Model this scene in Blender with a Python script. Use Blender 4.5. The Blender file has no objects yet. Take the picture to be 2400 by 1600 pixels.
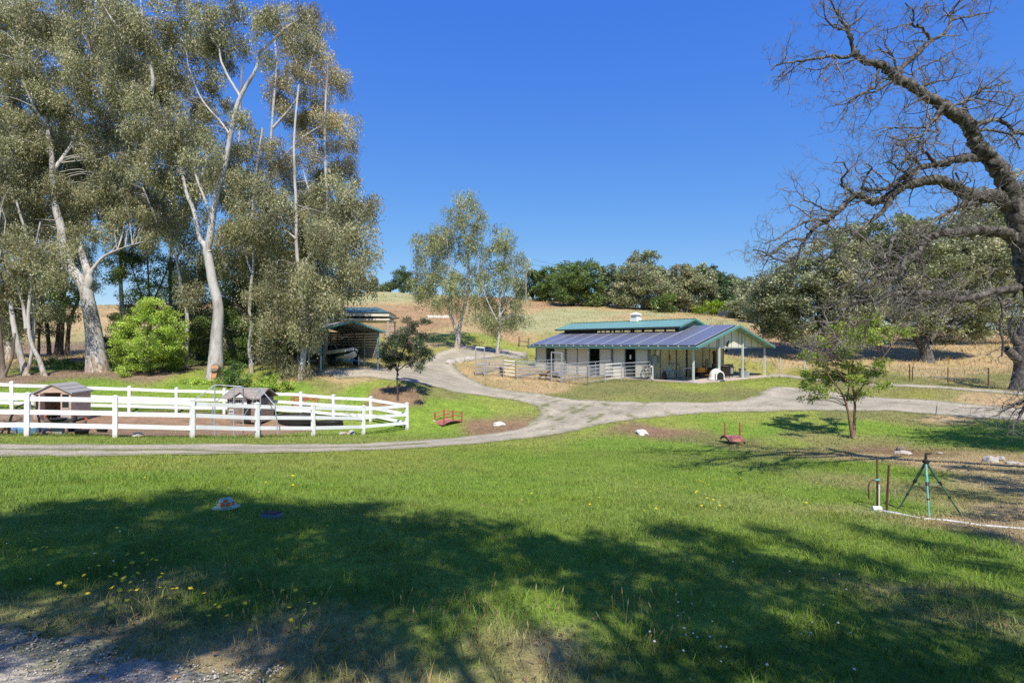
import bpy, bmesh, math, random
import numpy as np
from mathutils import Vector, Matrix, noise

# ------------------------------------------------------------------ camera, sky, sun, exposure
SC = bpy.context.scene
COL = SC.collection
F, CX, HY, CZ = 1255.0, 1200.0, 803.0, 4.5          # focal length / centre / eye line of the 2400 px wide photograph, eye height
cam_d = bpy.data.cameras.new('camera'); cam = bpy.data.objects.new('camera', cam_d); COL.objects.link(cam)
cam.location = (0, 0, CZ); cam.rotation_euler = (math.radians(90), 0, 0)
cam_d.sensor_width = 36.0; cam_d.sensor_fit = 'HORIZONTAL'; cam_d.lens = F / 2400 * 36
cam_d.shift_y = 3 / 2400; cam_d.clip_start = 0.05; cam_d.clip_end = 6000
SC.camera = cam
SUN_EL, SUN_AZ = math.radians(52), math.radians(10)  # sun behind the camera, a little to the right
SUN_DIR = Vector((math.sin(SUN_AZ) * math.cos(SUN_EL), -math.cos(SUN_AZ) * math.cos(SUN_EL), math.sin(SUN_EL)))
world = bpy.data.worlds.new('World'); SC.world = world; world.use_nodes = True
wn = world.node_tree.nodes; wl = world.node_tree.links
sky = wn.new('ShaderNodeTexSky'); sky.sky_type = 'NISHITA'; sky.sun_disc = False
sky.sun_elevation = SUN_EL; sky.sun_rotation = math.pi - SUN_AZ
sky.altitude = 300; sky.air_density = 1.0; sky.dust_density = 0.0; sky.ozone_density = 3.0
# even colour response over the whole sky (deeper, flatter blue, as the camera recorded it)
sep = wn.new('ShaderNodeSeparateColor'); cmb = wn.new('ShaderNodeCombineColor'); wl.new(sky.outputs[0], sep.inputs[0])
for _i, (_a, _g) in enumerate(((0.44, 1.12), (0.96, 0.78), (4.1, 0.19))):
    _p = wn.new('ShaderNodeMath'); _p.operation = 'POWER'; _p.inputs[1].default_value = _g; wl.new(sep.outputs[_i], _p.inputs[0])
    _m = wn.new('ShaderNodeMath'); _m.operation = 'MULTIPLY'; _m.inputs[1].default_value = _a; wl.new(_p.outputs[0], _m.inputs[0]); wl.new(_m.outputs[0], cmb.inputs[_i])
wl.new(cmb.outputs[0], wn['Background'].inputs[0])
wn['Background'].inputs[1].default_value = 0.118
sun_d = bpy.data.lights.new('sun', 'SUN'); sun_d.energy = 5.0; sun_d.angle = math.radians(0.53); sun_d.color = (1.0, 0.94, 0.84)
sun = bpy.data.objects.new('sun', sun_d); COL.objects.link(sun)
sun.rotation_euler = SUN_DIR.to_track_quat('Z', 'Y').to_euler(); sun.location = (10, -20, 40)
SC.view_settings.view_transform = 'Standard'; SC.view_settings.look = 'None'
SC.view_settings.exposure = 0.38; SC.view_settings.gamma = 1.0
SC.render.engine = 'CYCLES'; SC.cycles.max_bounces = 7; SC.cycles.diffuse_bounces = 4; SC.cycles.glossy_bounces = 2
SC.cycles.transmission_bounces = 4; SC.cycles.use_denoising = False; SC.cycles.sample_clamp_indirect = 6

rng = np.random.default_rng(11)
random.seed(5)

# ------------------------------------------------------------------ helpers
def at(px, py, D):
    return Vector(((px - CX) * D / F, D, CZ - (py - HY) * D / F))

def smooth01(t):
    t = np.clip(t, 0, 1); return t * t * (3 - 2 * t)

def tag(o, label=None, cat=None, group=None, kind=None):
    if label: o['label'] = label
    if cat: o['category'] = cat
    if group: o['group'] = group
    if kind: o['kind'] = kind
    return o

def empty(name, loc, rz=0.0, label=None, cat=None, group=None):
    o = bpy.data.objects.new(name, None); COL.objects.link(o)
    o.location = loc; o.rotation_euler = (0, 0, rz); o.empty_display_size = 0.2
    return tag(o, label, cat, group)

def copy_tree(o, parent=None):
    c = o.copy(); COL.objects.link(c); c.parent = parent
    for ch in list(o.children): copy_tree(ch, c)
    return c

class MB:
    """collects plain shapes and links them as ONE mesh object"""
    def __init__(s): s.v = []; s.f = []; s.m = []
    def add(s, vs, fs, mi=0):
        k = len(s.v); s.v += [tuple(v) for v in vs]; s.f += [tuple(i + k for i in f) for f in fs]; s.m += [mi] * len(fs); return s
    def box(s, c, d, rz=0.0, mi=0, taper=1.0):
        x, y, z = d[0] / 2, d[1] / 2, d[2] / 2; ca, sa = math.cos(rz), math.sin(rz); vs = []
        for k, (sx, sy, sz) in enumerate(((-1,-1,-1),(1,-1,-1),(1,1,-1),(-1,1,-1),(-1,-1,1),(1,-1,1),(1,1,1),(-1,1,1))):
            t = taper if sz > 0 else 1.0
            a, b = sx * x * t, sy * y * t
            vs.append((c[0] + a * ca - b * sa, c[1] + a * sa + b * ca, c[2] + sz * z))
        return s.add(vs, ((0,3,2,1),(4,5,6,7),(0,1,5,4),(1,2,6,5),(2,3,7,6),(3,0,4,7)), mi)
    def bar(s, p0, p1, w, h, up=(0, 0, 1), mi=0):
        p0, p1, up = Vector(p0), Vector(p1), Vector(up); t = (p1 - p0).normalized()
        r = t.cross(up)
        if r.length < 1e-4: r = t.cross(Vector((1, 0, 0)))
        r.normalize(); u = r.cross(t); vs = []
        for p in (p0, p1):
            for a, b in ((-1,-1),(1,-1),(1,1),(-1,1)): vs.append(p + r * (a * w / 2) + u * (b * h / 2))
        return s.add(vs, ((0,3,2,1),(4,5,6,7),(0,1,5,4),(1,2,6,5),(2,3,7,6),(3,0,4,7)), mi)
    def tube(s, pts, rad, n=8, mi=0, cap=True):
        pts = [Vector(p) for p in pts]; k = len(pts)
        if not hasattr(rad, '__len__'): rad = [rad] * k
        t0 = (pts[-1] - pts[0])
        ref = min((Vector((1,0,0)), Vector((0,1,0)), Vector((0,0,1))), key=lambda a: abs(a.dot(t0)))
        vs = []; fs = []
        for i, p in enumerate(pts):
            t = (pts[min(i + 1, k - 1)] - pts[max(i - 1, 0)]).normalized()
            if i: ref = ref - t * ref.dot(t)
            a = t.cross(ref).normalized(); b = a.cross(t).normalized()
            if i == 0: ref = b
            else: ref = b
            for j in range(n):
                q = 2 * math.pi * j / n; vs.append(p + a * (rad[i] * math.cos(q)) + b * (rad[i] * math.sin(q)))
        for i in range(k - 1):
            for j in range(n): fs.append((i*n + j, i*n + (j+1) % n, (i+1)*n + (j+1) % n, (i+1)*n + j))
        if cap: fs.append(tuple(range(n - 1, -1, -1))); fs.append(tuple((k-1)*n + j for j in range(n)))
        return s.add(vs, fs, mi)
    def lathe(s, prof, n=20, c=(0, 0, 0), mi=0, sy=1.0):
        vs = []; fs = []
        for r, z in prof:
            for j in range(n):
                q = 2 * math.pi * j / n; vs.append((c[0] + r * math.cos(q), c[1] + r * math.sin(q) * sy, c[2] + z))
        for i in range(len(prof) - 1):
            for j in range(n): fs.append((i*n + j, i*n + (j+1) % n, (i+1)*n + (j+1) % n, (i+1)*n + j))
        fs.append(tuple(range(n - 1, -1, -1))); fs.append(tuple((len(prof)-1)*n + j for j in range(n)))
        return s.add(vs, fs, mi)
    def prism(s, poly, ax, a0, a1, mi=0):
        """extrude a 2-D polygon along axis ax (0,1,2)"""
        n = len(poly); vs = []
        for a in (a0, a1):
            for p in poly:
                q = [p[0], p[1]]; q.insert(ax, a); vs.append(q)
        fs = [tuple(range(n)), tuple(range(2*n - 1, n - 1, -1))] + [(i, i + n, (i+1) % n + n, (i+1) % n) for i in range(n)]
        return s.add(vs, fs, mi)
    def build(s, name, mat, parent=None, smooth=False, loc=None, rz=None, bevel=0.0, recalc=True):
        me = bpy.data.meshes.new(name); me.from_pydata(s.v, [], s.f)
        for m in (mat if isinstance(mat, (list, tuple)) else [mat]): me.materials.append(m)
        if any(s.m): me.polygons.foreach_set('material_index', s.m)
        if recalc:
            bm = bmesh.new(); bm.from_mesh(me); bmesh.ops.recalc_face_normals(bm, faces=bm.faces)
            if bevel: bmesh.ops.bevel(bm, geom=list(bm.edges), offset=bevel, segments=2, affect='EDGES', clamp_overlap=True)
            bm.to_mesh(me); bm.free()
        if smooth: me.polygons.foreach_set('use_smooth', [True] * len(me.polygons))
        me.update()
        o = bpy.data.objects.new(name, me); COL.objects.link(o)
        if parent is not None: o.parent = parent
        if loc is not None: o.location = loc
        if rz is not None: o.rotation_euler = (0, 0, rz)
        return o

def tri_mesh(name, V, T, mat, parent=None, col=None, loc=None, smooth=False):
    """fast mesh from numpy arrays: V (n,3), T (m,3 or 4), col (n,3) point colours"""
    me = bpy.data.meshes.new(name); n = len(V); m, k = T.shape
    me.vertices.add(n); me.vertices.foreach_set('co', np.ascontiguousarray(V, np.float32).ravel())
    me.loops.add(m * k); me.loops.foreach_set('vertex_index', np.ascontiguousarray(T, np.int32).ravel())
    me.polygons.add(m); me.polygons.foreach_set('loop_start', np.arange(0, m * k, k, dtype=np.int32))
    try: me.polygons.foreach_set('loop_total', np.full(m, k, dtype=np.int32))
    except Exception: pass
    if smooth: me.polygons.foreach_set('use_smooth', np.ones(m, bool))
    if col is not None:
        a = me.attributes.new('gcol', 'FLOAT_COLOR', 'POINT')
        c = np.ones((n, 4), np.float32); c[:, :3] = col; a.data.foreach_set('color', c.ravel())
    me.materials.append(mat); me.update(calc_edges=True)
    o = bpy.data.objects.new(name, me); COL.objects.link(o)
    if parent is not None: o.parent = parent
    if loc is not None: o.location = loc
    return o

# ------------------------------------------------------------------ materials
def mat_new(name):
    m = bpy.data.materials.new(name); m.use_nodes = True
    nt = m.node_tree; return m, nt, nt.nodes['Principled BSDF']

def mix_rgb(nt, fac, a, b, mode='MIX'):
    n = nt.nodes.new('ShaderNodeMix'); n.data_type = 'RGBA'; n.blend_type = mode
    for s, v in ((n.inputs[0], fac), (n.inputs[6], a), (n.inputs[7], b)):
        if hasattr(v, 'links'): nt.links.new(v, s)
        elif isinstance(v, (tuple, list)): s.default_value = (*v[:3], 1)
        else: s.default_value = v
    return n.outputs[2]

def noise_tex(nt, scale, detail=4, rough=0.6, co='Object', stretch=None):
    tc = nt.nodes.new('ShaderNodeTexCoord'); t = nt.nodes.new('ShaderNodeTexNoise')
    t.inputs['Scale'].default_value = scale; t.inputs['Detail'].default_value = detail; t.inputs['Roughness'].default_value = rough
    if stretch:
        mp = nt.nodes.new('ShaderNodeMapping'); mp.inputs['Scale'].default_value = stretch
        nt.links.new(tc.outputs[co], mp.inputs[0]); nt.links.new(mp.outputs[0], t.inputs[0])
    else: nt.links.new(tc.outputs[co], t.inputs[0])
    return t.outputs['Fac']

def ramp(nt, fac, stops):
    r = nt.nodes.new('ShaderNodeValToRGB'); e = r.color_ramp.elements
    while len(e) < len(stops): e.new(0.5)
    for i, (p, c) in enumerate(stops): e[i].position = p; e[i].color = (*c[:3], 1) if hasattr(c, '__len__') else (c, c, c, 1)
    nt.links.new(fac, r.inputs[0]); return r.outputs[0]

def bump(nt, bs, h, strength=0.4, dist=0.02):
    b = nt.nodes.new('ShaderNodeBump'); b.inputs['Strength'].default_value = strength; b.inputs['Distance'].default_value = dist
    nt.links.new(h, b.inputs['Height']); nt.links.new(b.outputs[0], bs.inputs['Normal'])

def plain(name, c, rough=0.6, var=0.18, scale=6.0, metal=0.0, bmp=0.15, spec=0.4, dirt=None, stretch=None):
    """painted / plastic / metal surface with uneven wear"""
    m, nt, bs = mat_new(name)
    f = noise_tex(nt, scale, 5, 0.65, 'Object', stretch)
    lo = tuple(x * (1 - var) for x in c); hi = tuple(min(1, x * (1 + var * 0.6)) for x in c)
    col = ramp(nt, f, [(0.3, lo), (0.7, hi)])
    if dirt:
        g = noise_tex(nt, scale * 0.45, 6, 0.7)
        col = mix_rgb(nt, ramp(nt, g, [(0.52, 0.0), (0.72, 0.75)]), col, dirt)
    nt.links.new(col, bs.inputs['Base Color'])
    bs.inputs['Roughness'].default_value = rough; bs.inputs['Metallic'].default_value = metal
    bs.inputs['Specular IOR Level'].default_value = spec
    if bmp: bump(nt, bs, noise_tex(nt, scale * 9, 4), bmp, 0.004)
    return m

def leaf_mat(name, trans=0.35, rough=0.5, spec=0.35):
    """foliage: colour per leaf from the mesh, light shining through"""
    m, nt, bs = mat_new(name)
    a = nt.nodes.new('ShaderNodeAttribute'); a.attribute_name = 'gcol'
    nt.links.new(a.outputs['Color'], bs.inputs['Base Color'])
    bs.inputs['Roughness'].default_value = rough; bs.inputs['Specular IOR Level'].default_value = spec
    tr = nt.nodes.new('ShaderNodeBsdfTranslucent')
    g = mix_rgb(nt, 0.5, a.outputs['Color'], (0.9, 1.0, 0.35), 'MULTIPLY')
    nt.links.new(g, tr.inputs[0])
    mx = nt.nodes.new('ShaderNodeMixShader'); mx.inputs[0].default_value = trans
    nt.links.new(bs.outputs[0], mx.inputs[1]); nt.links.new(tr.outputs[0], mx.inputs[2])
    nt.links.new(mx.outputs[0], nt.nodes['Material Output'].inputs[0])
    return m

def bark_mat(name, stops, scale=3.0, stretch=(1, 1, 0.25), bmp=0.6, fine=30.0, stocking=0.0):
    m, nt, bs = mat_new(name)
    f = noise_tex(nt, scale, 6, 0.65, 'Object', stretch); col = ramp(nt, f, stops)
    g = noise_tex(nt, fine, 4, 0.7, 'Object', (1, 1, 0.35)); col = mix_rgb(nt, 0.5, col, ramp(nt, g, [(0.3, 0.55), (0.65, 1.0)]), 'MULTIPLY')
    if stocking:                                           # rough brown bark left on the foot of the trunk
        tc = nt.nodes.new('ShaderNodeTexCoord'); sx = nt.nodes.new('ShaderNodeSeparateXYZ'); nt.links.new(tc.outputs['Object'], sx.inputs[0])
        h = noise_tex(nt, 2.6, 5, 0.7, 'Object', (1.6, 1.6, 0.45)); k = nt.nodes.new('ShaderNodeMath'); k.operation = 'MULTIPLY_ADD'
        nt.links.new(sx.outputs[2], k.inputs[0]); k.inputs[1].default_value = -0.16 / stocking; nt.links.new(h, k.inputs[2])
        r = noise_tex(nt, 7, 4, 0.7, 'Object', (1, 1, 0.3)); rb = ramp(nt, r, [(0.35, (0.13, 0.095, 0.07)), (0.5, (0.30, 0.23, 0.17)), (0.65, (0.52, 0.45, 0.37))])
        col = mix_rgb(nt, ramp(nt, k.outputs[0], [(0.40, 0.0), (0.47, 1.0)]), col, rb)
    nt.links.new(col, bs.inputs['Base Color']); bs.inputs['Roughness'].default_value = 0.85
    bs.inputs['Specular IOR Level'].default_value = 0.2
    bump(nt, bs, g, bmp, 0.03)
    return m

M = {}
M['lawn_blade'] = leaf_mat('grass_blades', 0.3, 0.55, 0.25)
M['leaf'] = leaf_mat('foliage', 0.24, 0.45, 0.5)
M['euc_bark'] = bark_mat('eucalyptus_bark', [(0.30, (0.20, 0.15, 0.11)), (0.40, (0.33, 0.295, 0.26)), (0.52, (0.52, 0.50, 0.48)), (0.75, (0.43, 0.395, 0.36))], 1.6, (1, 1, 0.2), 0.3, 12, 1.3)
M['euc_rough'] = bark_mat('eucalyptus_rough_bark', [(0.3, (0.10, 0.075, 0.055)), (0.6, (0.26, 0.21, 0.17)), (0.8, (0.36, 0.31, 0.27))], 3)
M['dark_bark'] = bark_mat('dark_bark', [(0.3, (0.05, 0.04, 0.03)), (0.7, (0.15, 0.12, 0.10))], 4)
M['oak_bark'] = bark_mat('oak_bark', [(0.32, (0.025, 0.022, 0.019)), (0.47, (0.09, 0.08, 0.07)), (0.60, (0.19, 0.175, 0.155)), (0.75, (0.31, 0.29, 0.265))], 9, (1, 1, 0.7), 1.0, 26)
M['twig'] = bark_mat('dead_twigs', [(0.3, (0.08, 0.066, 0.056)), (0.48, (0.18, 0.16, 0.14)), (0.70, (0.37, 0.345, 0.31))], 3.5, (1, 1, 1), 0.3, 20)
M['myrtle_bark'] = bark_mat('myrtle_bark', [(0.35, (0.15, 0.095, 0.06)), (0.6, (0.27, 0.18, 0.125)), (0.8, (0.36, 0.27, 0.20))], 6, (1, 1, 0.3), 0.3)
M['cut_wood'] = plain('fresh_cut_wood', (0.62, 0.30, 0.13), 0.7, 0.3, 8)
M['vinyl'] = plain('white_vinyl', (0.80, 0.80, 0.80), 0.45, 0.05, 2.0, bmp=0.0, dirt=(0.62, 0.60, 0.55))
def vinyl_post():
    m, nt, bs = mat_new('white_vinyl_post'); tc = nt.nodes.new('ShaderNodeTexCoord'); sx = nt.nodes.new('ShaderNodeSeparateXYZ'); nt.links.new(tc.outputs['Object'], sx.inputs[0])
    n = noise_tex(nt, 9, 5, 0.7); k = nt.nodes.new('ShaderNodeMath'); k.operation = 'MULTIPLY_ADD'; nt.links.new(sx.outputs[2], k.inputs[0]); k.inputs[1].default_value = -1.6; nt.links.new(n, k.inputs[2])
    c = mix_rgb(nt, ramp(nt, k.outputs[0], [(0.12, 0.0), (0.52, 0.85)]), (0.79, 0.79, 0.78), (0.40, 0.33, 0.23)); c = mix_rgb(nt, ramp(nt, noise_tex(nt, 2.5, 6, 0.7), [(0.55, 0.0), (0.75, 0.5)]), c, (0.58, 0.57, 0.50))
    nt.links.new(c, bs.inputs['Base Color']); bs.inputs['Roughness'].default_value = 0.5; return m
M['vinyl_post'] = vinyl_post()
M['green_metal'] = plain('green_metal_roof', (0.20, 0.37, 0.34), 0.42, 0.18, 0.8, metal=0.25, spec=0.5, bmp=0.0)
M['dark_green_metal'] = plain('weathered_green_roof', (0.09, 0.17, 0.15), 0.5, 0.25, 1.2, metal=0.2, bmp=0.0)
M['trim_green'] = plain('green_trim', (0.10, 0.235, 0.205), 0.45, 0.15, 3, bmp=0.0)
M['dark_trim'] = plain('dark_trim', (0.035, 0.045, 0.042), 0.5, 0.3, 3, bmp=0.0)
M['cream'] = plain('cream_panel', (0.64, 0.60, 0.50), 0.6, 0.08, 1.1, bmp=0.05, dirt=(0.50, 0.45, 0.36))
M['tan_panel'] = plain('tan_panel', (0.66, 0.58, 0.36), 0.6, 0.10, 1.3, bmp=0.05, dirt=(0.45, 0.42, 0.32))
M['steel'] = plain('galvanised_steel', (0.46, 0.48, 0.50), 0.5, 0.16, 7, metal=0.55, bmp=0.05)
M['grey_frame'] = plain('grey_green_frame', (0.22, 0.25, 0.25), 0.5, 0.15, 3, bmp=0.0)
M['post_paint'] = plain('pale_post_paint', (0.50, 0.54, 0.52), 0.5, 0.1, 4, bmp=0.0)
M['black'] = plain('black_plastic', (0.018, 0.018, 0.018), 0.5, 0.4, 4, bmp=0.0)
M['dark_iron'] = plain('dark_iron', (0.045, 0.04, 0.038), 0.55, 0.4, 7, metal=0.4)
M['rust'] = plain('rusty_steel', (0.16, 0.075, 0.045), 0.85, 0.5, 14, metal=0.1, bmp=0.4)
M['concrete'] = plain('concrete', (0.50, 0.40, 0.34), 0.9, 0.14, 1.2, bmp=0.2, dirt=(0.42, 0.37, 0.33))
M['white'] = plain('white_plastic', (0.80, 0.79, 0.75), 0.4, 0.06, 2, bmp=0.0, dirt=(0.66, 0.62, 0.54))
M['red'] = plain('faded_red_paint', (0.42, 0.10, 0.075), 0.65, 0.25, 6, bmp=0.1)
M['pink_deck'] = plain('sun_faded_red_deck', (0.52, 0.20, 0.17), 0.75, 0.2, 5, bmp=0.1)
M['wood'] = plain('weathered_wood', (0.22, 0.16, 0.11), 0.85, 0.35, 5, bmp=0.4, stretch=(1, 1, 6))
M['grey_wood'] = plain('grey_wood', (0.30, 0.28, 0.25), 0.85, 0.25, 4, bmp=0.3)
M['rock'] = plain('pale_rock', (0.44, 0.40, 0.35), 0.9, 0.3, 3, bmp=0.8, dirt=(0.26, 0.20, 0.15))
M['white_rock'] = plain('white_rock', (0.66, 0.65, 0.62), 0.9, 0.14, 3, bmp=0.6)
M['yellow'] = plain('tractor_yellow', (0.72, 0.30, 0.02), 0.35, 0.08, 3, bmp=0.0, spec=0.5)
M['glass'] = plain('dark_glass', (0.02, 0.025, 0.03), 0.08, 0.1, 2, bmp=0.0, spec=0.6)
M['teal_pipe'] = plain('teal_paint', (0.09, 0.35, 0.33), 0.5, 0.3, 9, bmp=0.1, dirt=(0.16, 0.22, 0.17))
M['green_pipe'] = plain('dark_green_paint', (0.06, 0.14, 0.085), 0.55, 0.35, 9, bmp=0.1)
M['pvc'] = plain('weathered_white_pipe', (0.62, 0.63, 0.62), 0.55, 0.12, 6, bmp=0.1, dirt=(0.34, 0.31, 0.26))
M['blue'] = plain('blue_paint', (0.05, 0.22, 0.42), 0.45, 0.2, 4, bmp=0.0)
M['pale_blue'] = plain('pale_blue_plastic', (0.25, 0.45, 0.70), 0.4, 0.1, 4, bmp=0.0)
M['grey_box'] = plain('grey_box', (0.30, 0.34, 0.37), 0.5, 0.08, 3, bmp=0.0)
# ------------------------------------------------------------------ terrain
# surveyed spots: (photo x, photo y, distance) and plain (X, Y, drop below the eye)
SPOTS = [(0,1069,12.8),(0,1041,15.2),(2178,1212,9.5),(2400,1240,8.5),(2400,1100,14),(2330,1078,16.5),(2110,1060,19.5),
 (1800,1100,15),(1500,1100,14.5),(1200,1100,13.5),(1500,1060,19.5),(1200,1060,17.5),(900,1060,16.5),(500,1066,14.2),
 (1054,993,29.5),(1170,995,28.5),(1300,1010,26.5),(1505,1013,25.8),(1727,1041,22.8),(2000,1030,23.5),
 (1330,960,32),(1200,930,35),(1090,900,38),(1000,870,43),(980,850,47),(1050,833,53),(1150,826,60),(1250,826,64),
 (1500,950,31.5),(1650,954,31),(1850,945,32.5),(2000,930,35),(2100,945,32),(2300,955,30),(2400,962,28.5),
 (1850,880,46),(2043,901,38.4),(2196,906,37),(2357,919,33),(2135,892,40),(2222,896,39.5),(2316,905,38),(2173,849,53),
 (2350,850,50),(2300,800,80),(2000,800,75),(1700,915,36.5),(1450,905,39),(1300,900,42),(1350,930,36),
 (932,923,30),(860,890,33),(750,869,35),(885,868,36),(960,890,35),(1000,940,30.5),(1150,960,31),
 (740,955,29.5),(600,930,30),(500,886,33),(300,895,31.5),(100,890,32),(230,870,36),(-100,880,34),
 (300,830,48),(100,835,46),(620,815,60),(450,810,65),(200,800,75),(640,704,130),(300,715,130),(0,720,130),
 (870,683,150),(1000,690,140),(1250,700,130),(1500,727,108),(1640,740,100),(1780,752,98),(1950,770,95),(2300,780,110),
 (900,790,62),(1000,770,72),(1200,740,95),(1100,790,66),(1250,790,68),(1500,765,80),(1800,790,65),(1850,840,53),(1750,770,78),
 (1071,816,56),(1167,829,54),(800,850,42),(900,840,46),(860,800,58)]
FRONT = [(64,918,1017,16.7),(270,929,1024,17.4),(450,937.5,1026,18.7),(603,945.6,1025,20.8),(734,949,1021.5,22.8),(851.6,949,1015,25.1),(954,948,1009,27.1)]
BACK = [(28,895,25.0),(165,902,26.0),(303,908.6,26.8),(414,911.4,27.3),(526,914,27.7),(633,915.5,28.0),(706,923,28.3),(782.5,931,28.2),(869,939.4,27.9)]
PTS = [(0,0,1.62),(-5,0,1.5),(6,0,1.8),(0,-12,1.1),(-15,-10,1.1),(15,-10,1.6),(0,4,2.05),(-4,4,1.9),(4,4,2.2),(0,10,2.75),(-8,10,2.4),
 (14,13.5,3.35),(-30,15,2.4),(-35,28,2.2),(-60,20,1.5),(-60,60,0),(-60,-20,1.5),(60,20,2.5),(60,60,0),(50,0,2.5),
 (-200,260,-9),(0,260,-10),(200,260,-3),(-120,100,-6),(130,100,-2),(-500,500,0),(500,500,0),(0,700,-2),(-300,0,2),(300,0,2),(0,-200,0),(200,150,-2)]
cp = [(*at(*s)[:2], -(at(*s)[2] - CZ)) for s in SPOTS] + [(*at(p[0], p[2], p[3])[:2], CZ - at(p[0], p[2], p[3])[2]) for p in FRONT] \
   + [(*at(p[0], p[1], p[2])[:2], CZ - at(p[0], p[1], p[2])[2] + 1.32) for p in BACK] + PTS
cp = np.array(cp, float); CC = 2.5
_A = np.sqrt((cp[:, None, 0] - cp[None, :, 0]) ** 2 + (cp[:, None, 1] - cp[None, :, 1]) ** 2 + CC * CC)
_n = len(cp); _S = np.zeros((_n + 3, _n + 3)); _S[:_n, :_n] = _A - 0.35 * np.eye(_n)
_S[:_n, _n] = 1; _S[_n, :_n] = 1; _S[:_n, _n+1:] = cp[:, :2]; _S[_n+1:, :_n] = cp[:, :2].T
_W = np.linalg.solve(_S, np.concatenate([cp[:, 2], [0, 0, 0]]))
# barn frame: local x across the gable end, local y along the stall side
BO = Vector((13.55, 40.0, CZ - 2.93)); BA = math.atan2(0.642, 0.767); BW, BL = 11.5, 17.34
BX = np.array((math.cos(BA), math.sin(BA))); BY = np.array((-math.sin(BA), math.cos(BA)))

def wob(x, y, s, seed=0.0):
    """cheap smooth noise, about -1..1"""
    return (np.sin(x * 1.7 / s + seed + 1.3 * np.sin(y * 1.1 / s + seed)) + np.sin(y * 1.9 / s - seed * 2 + 1.7 * np.sin(x * 0.9 / s + 2.1))
            + 0.6 * np.sin((x + y) * 3.1 / s + seed * 3) + 0.6 * np.sin((x - y) * 3.7 / s + 1.1)) / 3.2

def ground(x, y):
    x = np.asarray(x, float); y = np.asarray(y, float); sh = x.shape; x = x.ravel(); y = y.ravel()
    out = np.empty_like(x)
    for i in range(0, len(x), 40000):
        a, b = x[i:i+40000], y[i:i+40000]
        k = np.sqrt((a[:, None] - cp[None, :, 0]) ** 2 + (b[:, None] - cp[None, :, 1]) ** 2 + CC * CC)
        out[i:i+40000] = k @ _W[:_n] + _W[_n] + _W[_n+1] * a + _W[_n+2] * b
    z = CZ - out
    lx = (x - BO.x) * BX[0] + (y - BO.y) * BX[1]; ly = (x - BO.x) * BY[0] + (y - BO.y) * BY[1]
    d = np.hypot(np.maximum(np.maximum(-0.4 - lx, lx - BW - 0.4), 0), np.maximum(np.maximum(-0.6 - ly, ly - BL - 0.4), 0))
    k = smooth01(d / 3.0); z = (BO.z - 0.10) * (1 - k) + z * k
    z = z + 0.035 * wob(x, y, 1.9, 0.4) * smooth01(d / 2)
    r = np.hypot(x, y); far = smooth01((r - 300) / 500); z = z * (1 - far) + (CZ - 3) * far
    return z.reshape(sh)

def gz(x, y): return float(ground(np.array([x]), np.array([y]))[0])

_DS = np.concatenate([np.arange(1.5, 60, 0.1), np.arange(60, 300, 0.5)])
def hit(px, py):
    """where the sight line through a photo point meets the ground"""
    X = (px - CX) / F * _DS; Z = CZ - (py - HY) / F * _DS
    g = ground(X, _DS); k = np.nonzero(Z <= g)[0]
    i = k[0] if len(k) else len(_DS) - 1
    D = _DS[i]
    if i:
        a, b = Z[i-1] - g[i-1], Z[i] - g[i]
        D = _DS[i-1] + (_DS[i] - _DS[i-1]) * a / (a - b + 1e-9)
    X = (px - CX) / F * D
    return Vector((X, D, gz(X, D)))
def on(px, D):
    X = (px - CX) / F * D; return Vector((X, D, gz(X, D)))

def sdf(poly, x, y):
    """signed distance to a polygon, negative inside"""
    P = np.asarray(poly, float); x = np.asarray(x, float); y = np.asarray(y, float)
    d = np.full(x.shape, 1e9); ins = np.zeros(x.shape, bool)
    for (ax, ay), (bx, by) in zip(P, np.roll(P, -1, 0)):
        ex, ey = bx - ax, by - ay; L = ex * ex + ey * ey + 1e-12
        t = np.clip(((x - ax) * ex + (y - ay) * ey) / L, 0, 1)
        d = np.minimum(d, np.hypot(x - ax - t * ex, y - ay - t * ey))
        c = ((ay > y) != (by > y)) & (x < (bx - ax) * (y - ay) / (by - ay + 1e-12) + ax); ins ^= c
    return np.where(ins, -d, d)

def poly_px(pts): return [tuple(hit(*p)[:2]) for p in pts]
ROAD_A = poly_px([(-60,1070),(0,1069),(300,1068),(600,1063),(800,1058),(1000,1050),(1150,1036),(1300,1018),(1370,1005),(1420,992),(1500,982),(1600,972),
 (1700,966),(1850,963),(2000,963),(2100,964),(2200,972),(2300,980),(2400,985),(2470,988),(2470,960),(2357,953),(2268,947),(2160,936),(2089,933),
 (2003,925),(1960,917),(1900,913),(1850,907),(1806,906),(1790,915),(1775,926),(1726,939.5),(1630,943),(1511,943),(1416,939.5),(1345,935),(1273,924),
 (1214,918),(1142,906),(1097,884),(1072,866),(1066,853),(1090,842),(1150,839),(1235,838),(1235,825),(1165,816),(1080,808),(1050,818),(1020,828),
 (975,846),(930,858),(890,863),(800,863),(745,871),(765,879),(792,888),(854,884),(908,891),(961,896),(1040,911),(1059,919),(1130,927),(1202,937),
 (1249,949),(1271,959),(1257,978),(1233,999),(1178,1012),(1092,1022),(1000,1030),(913,1036),(790,1041),(578,1041),(300,1043),(0,1041),(-60,1041)])
ROAD_B = poly_px([(1800,883),(1850,885),(1900,892),(2043,904),(2196,910),(2357,923),(2470,931),(2470,924),(2357,916),(2196,904),(2043,898),(1900,885),(1850,876),(1800,875)])
DRIVE = poly_px([(-100,1470),(0,1482),(100,1496),(220,1538),(350,1546),(480,1578),(620,1596)]) + [(-0.3, 1.2), (-4.5, 1.0), (-5.0, 3.0)]
PEN = poly_px([(-60,1019),(64,1014),(270,1021),(450,1022),(603,1020),(700,1012),(800,1000),(770,985),(640,972),(420,966),(300,964),(28,960),(-60,958)])
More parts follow.
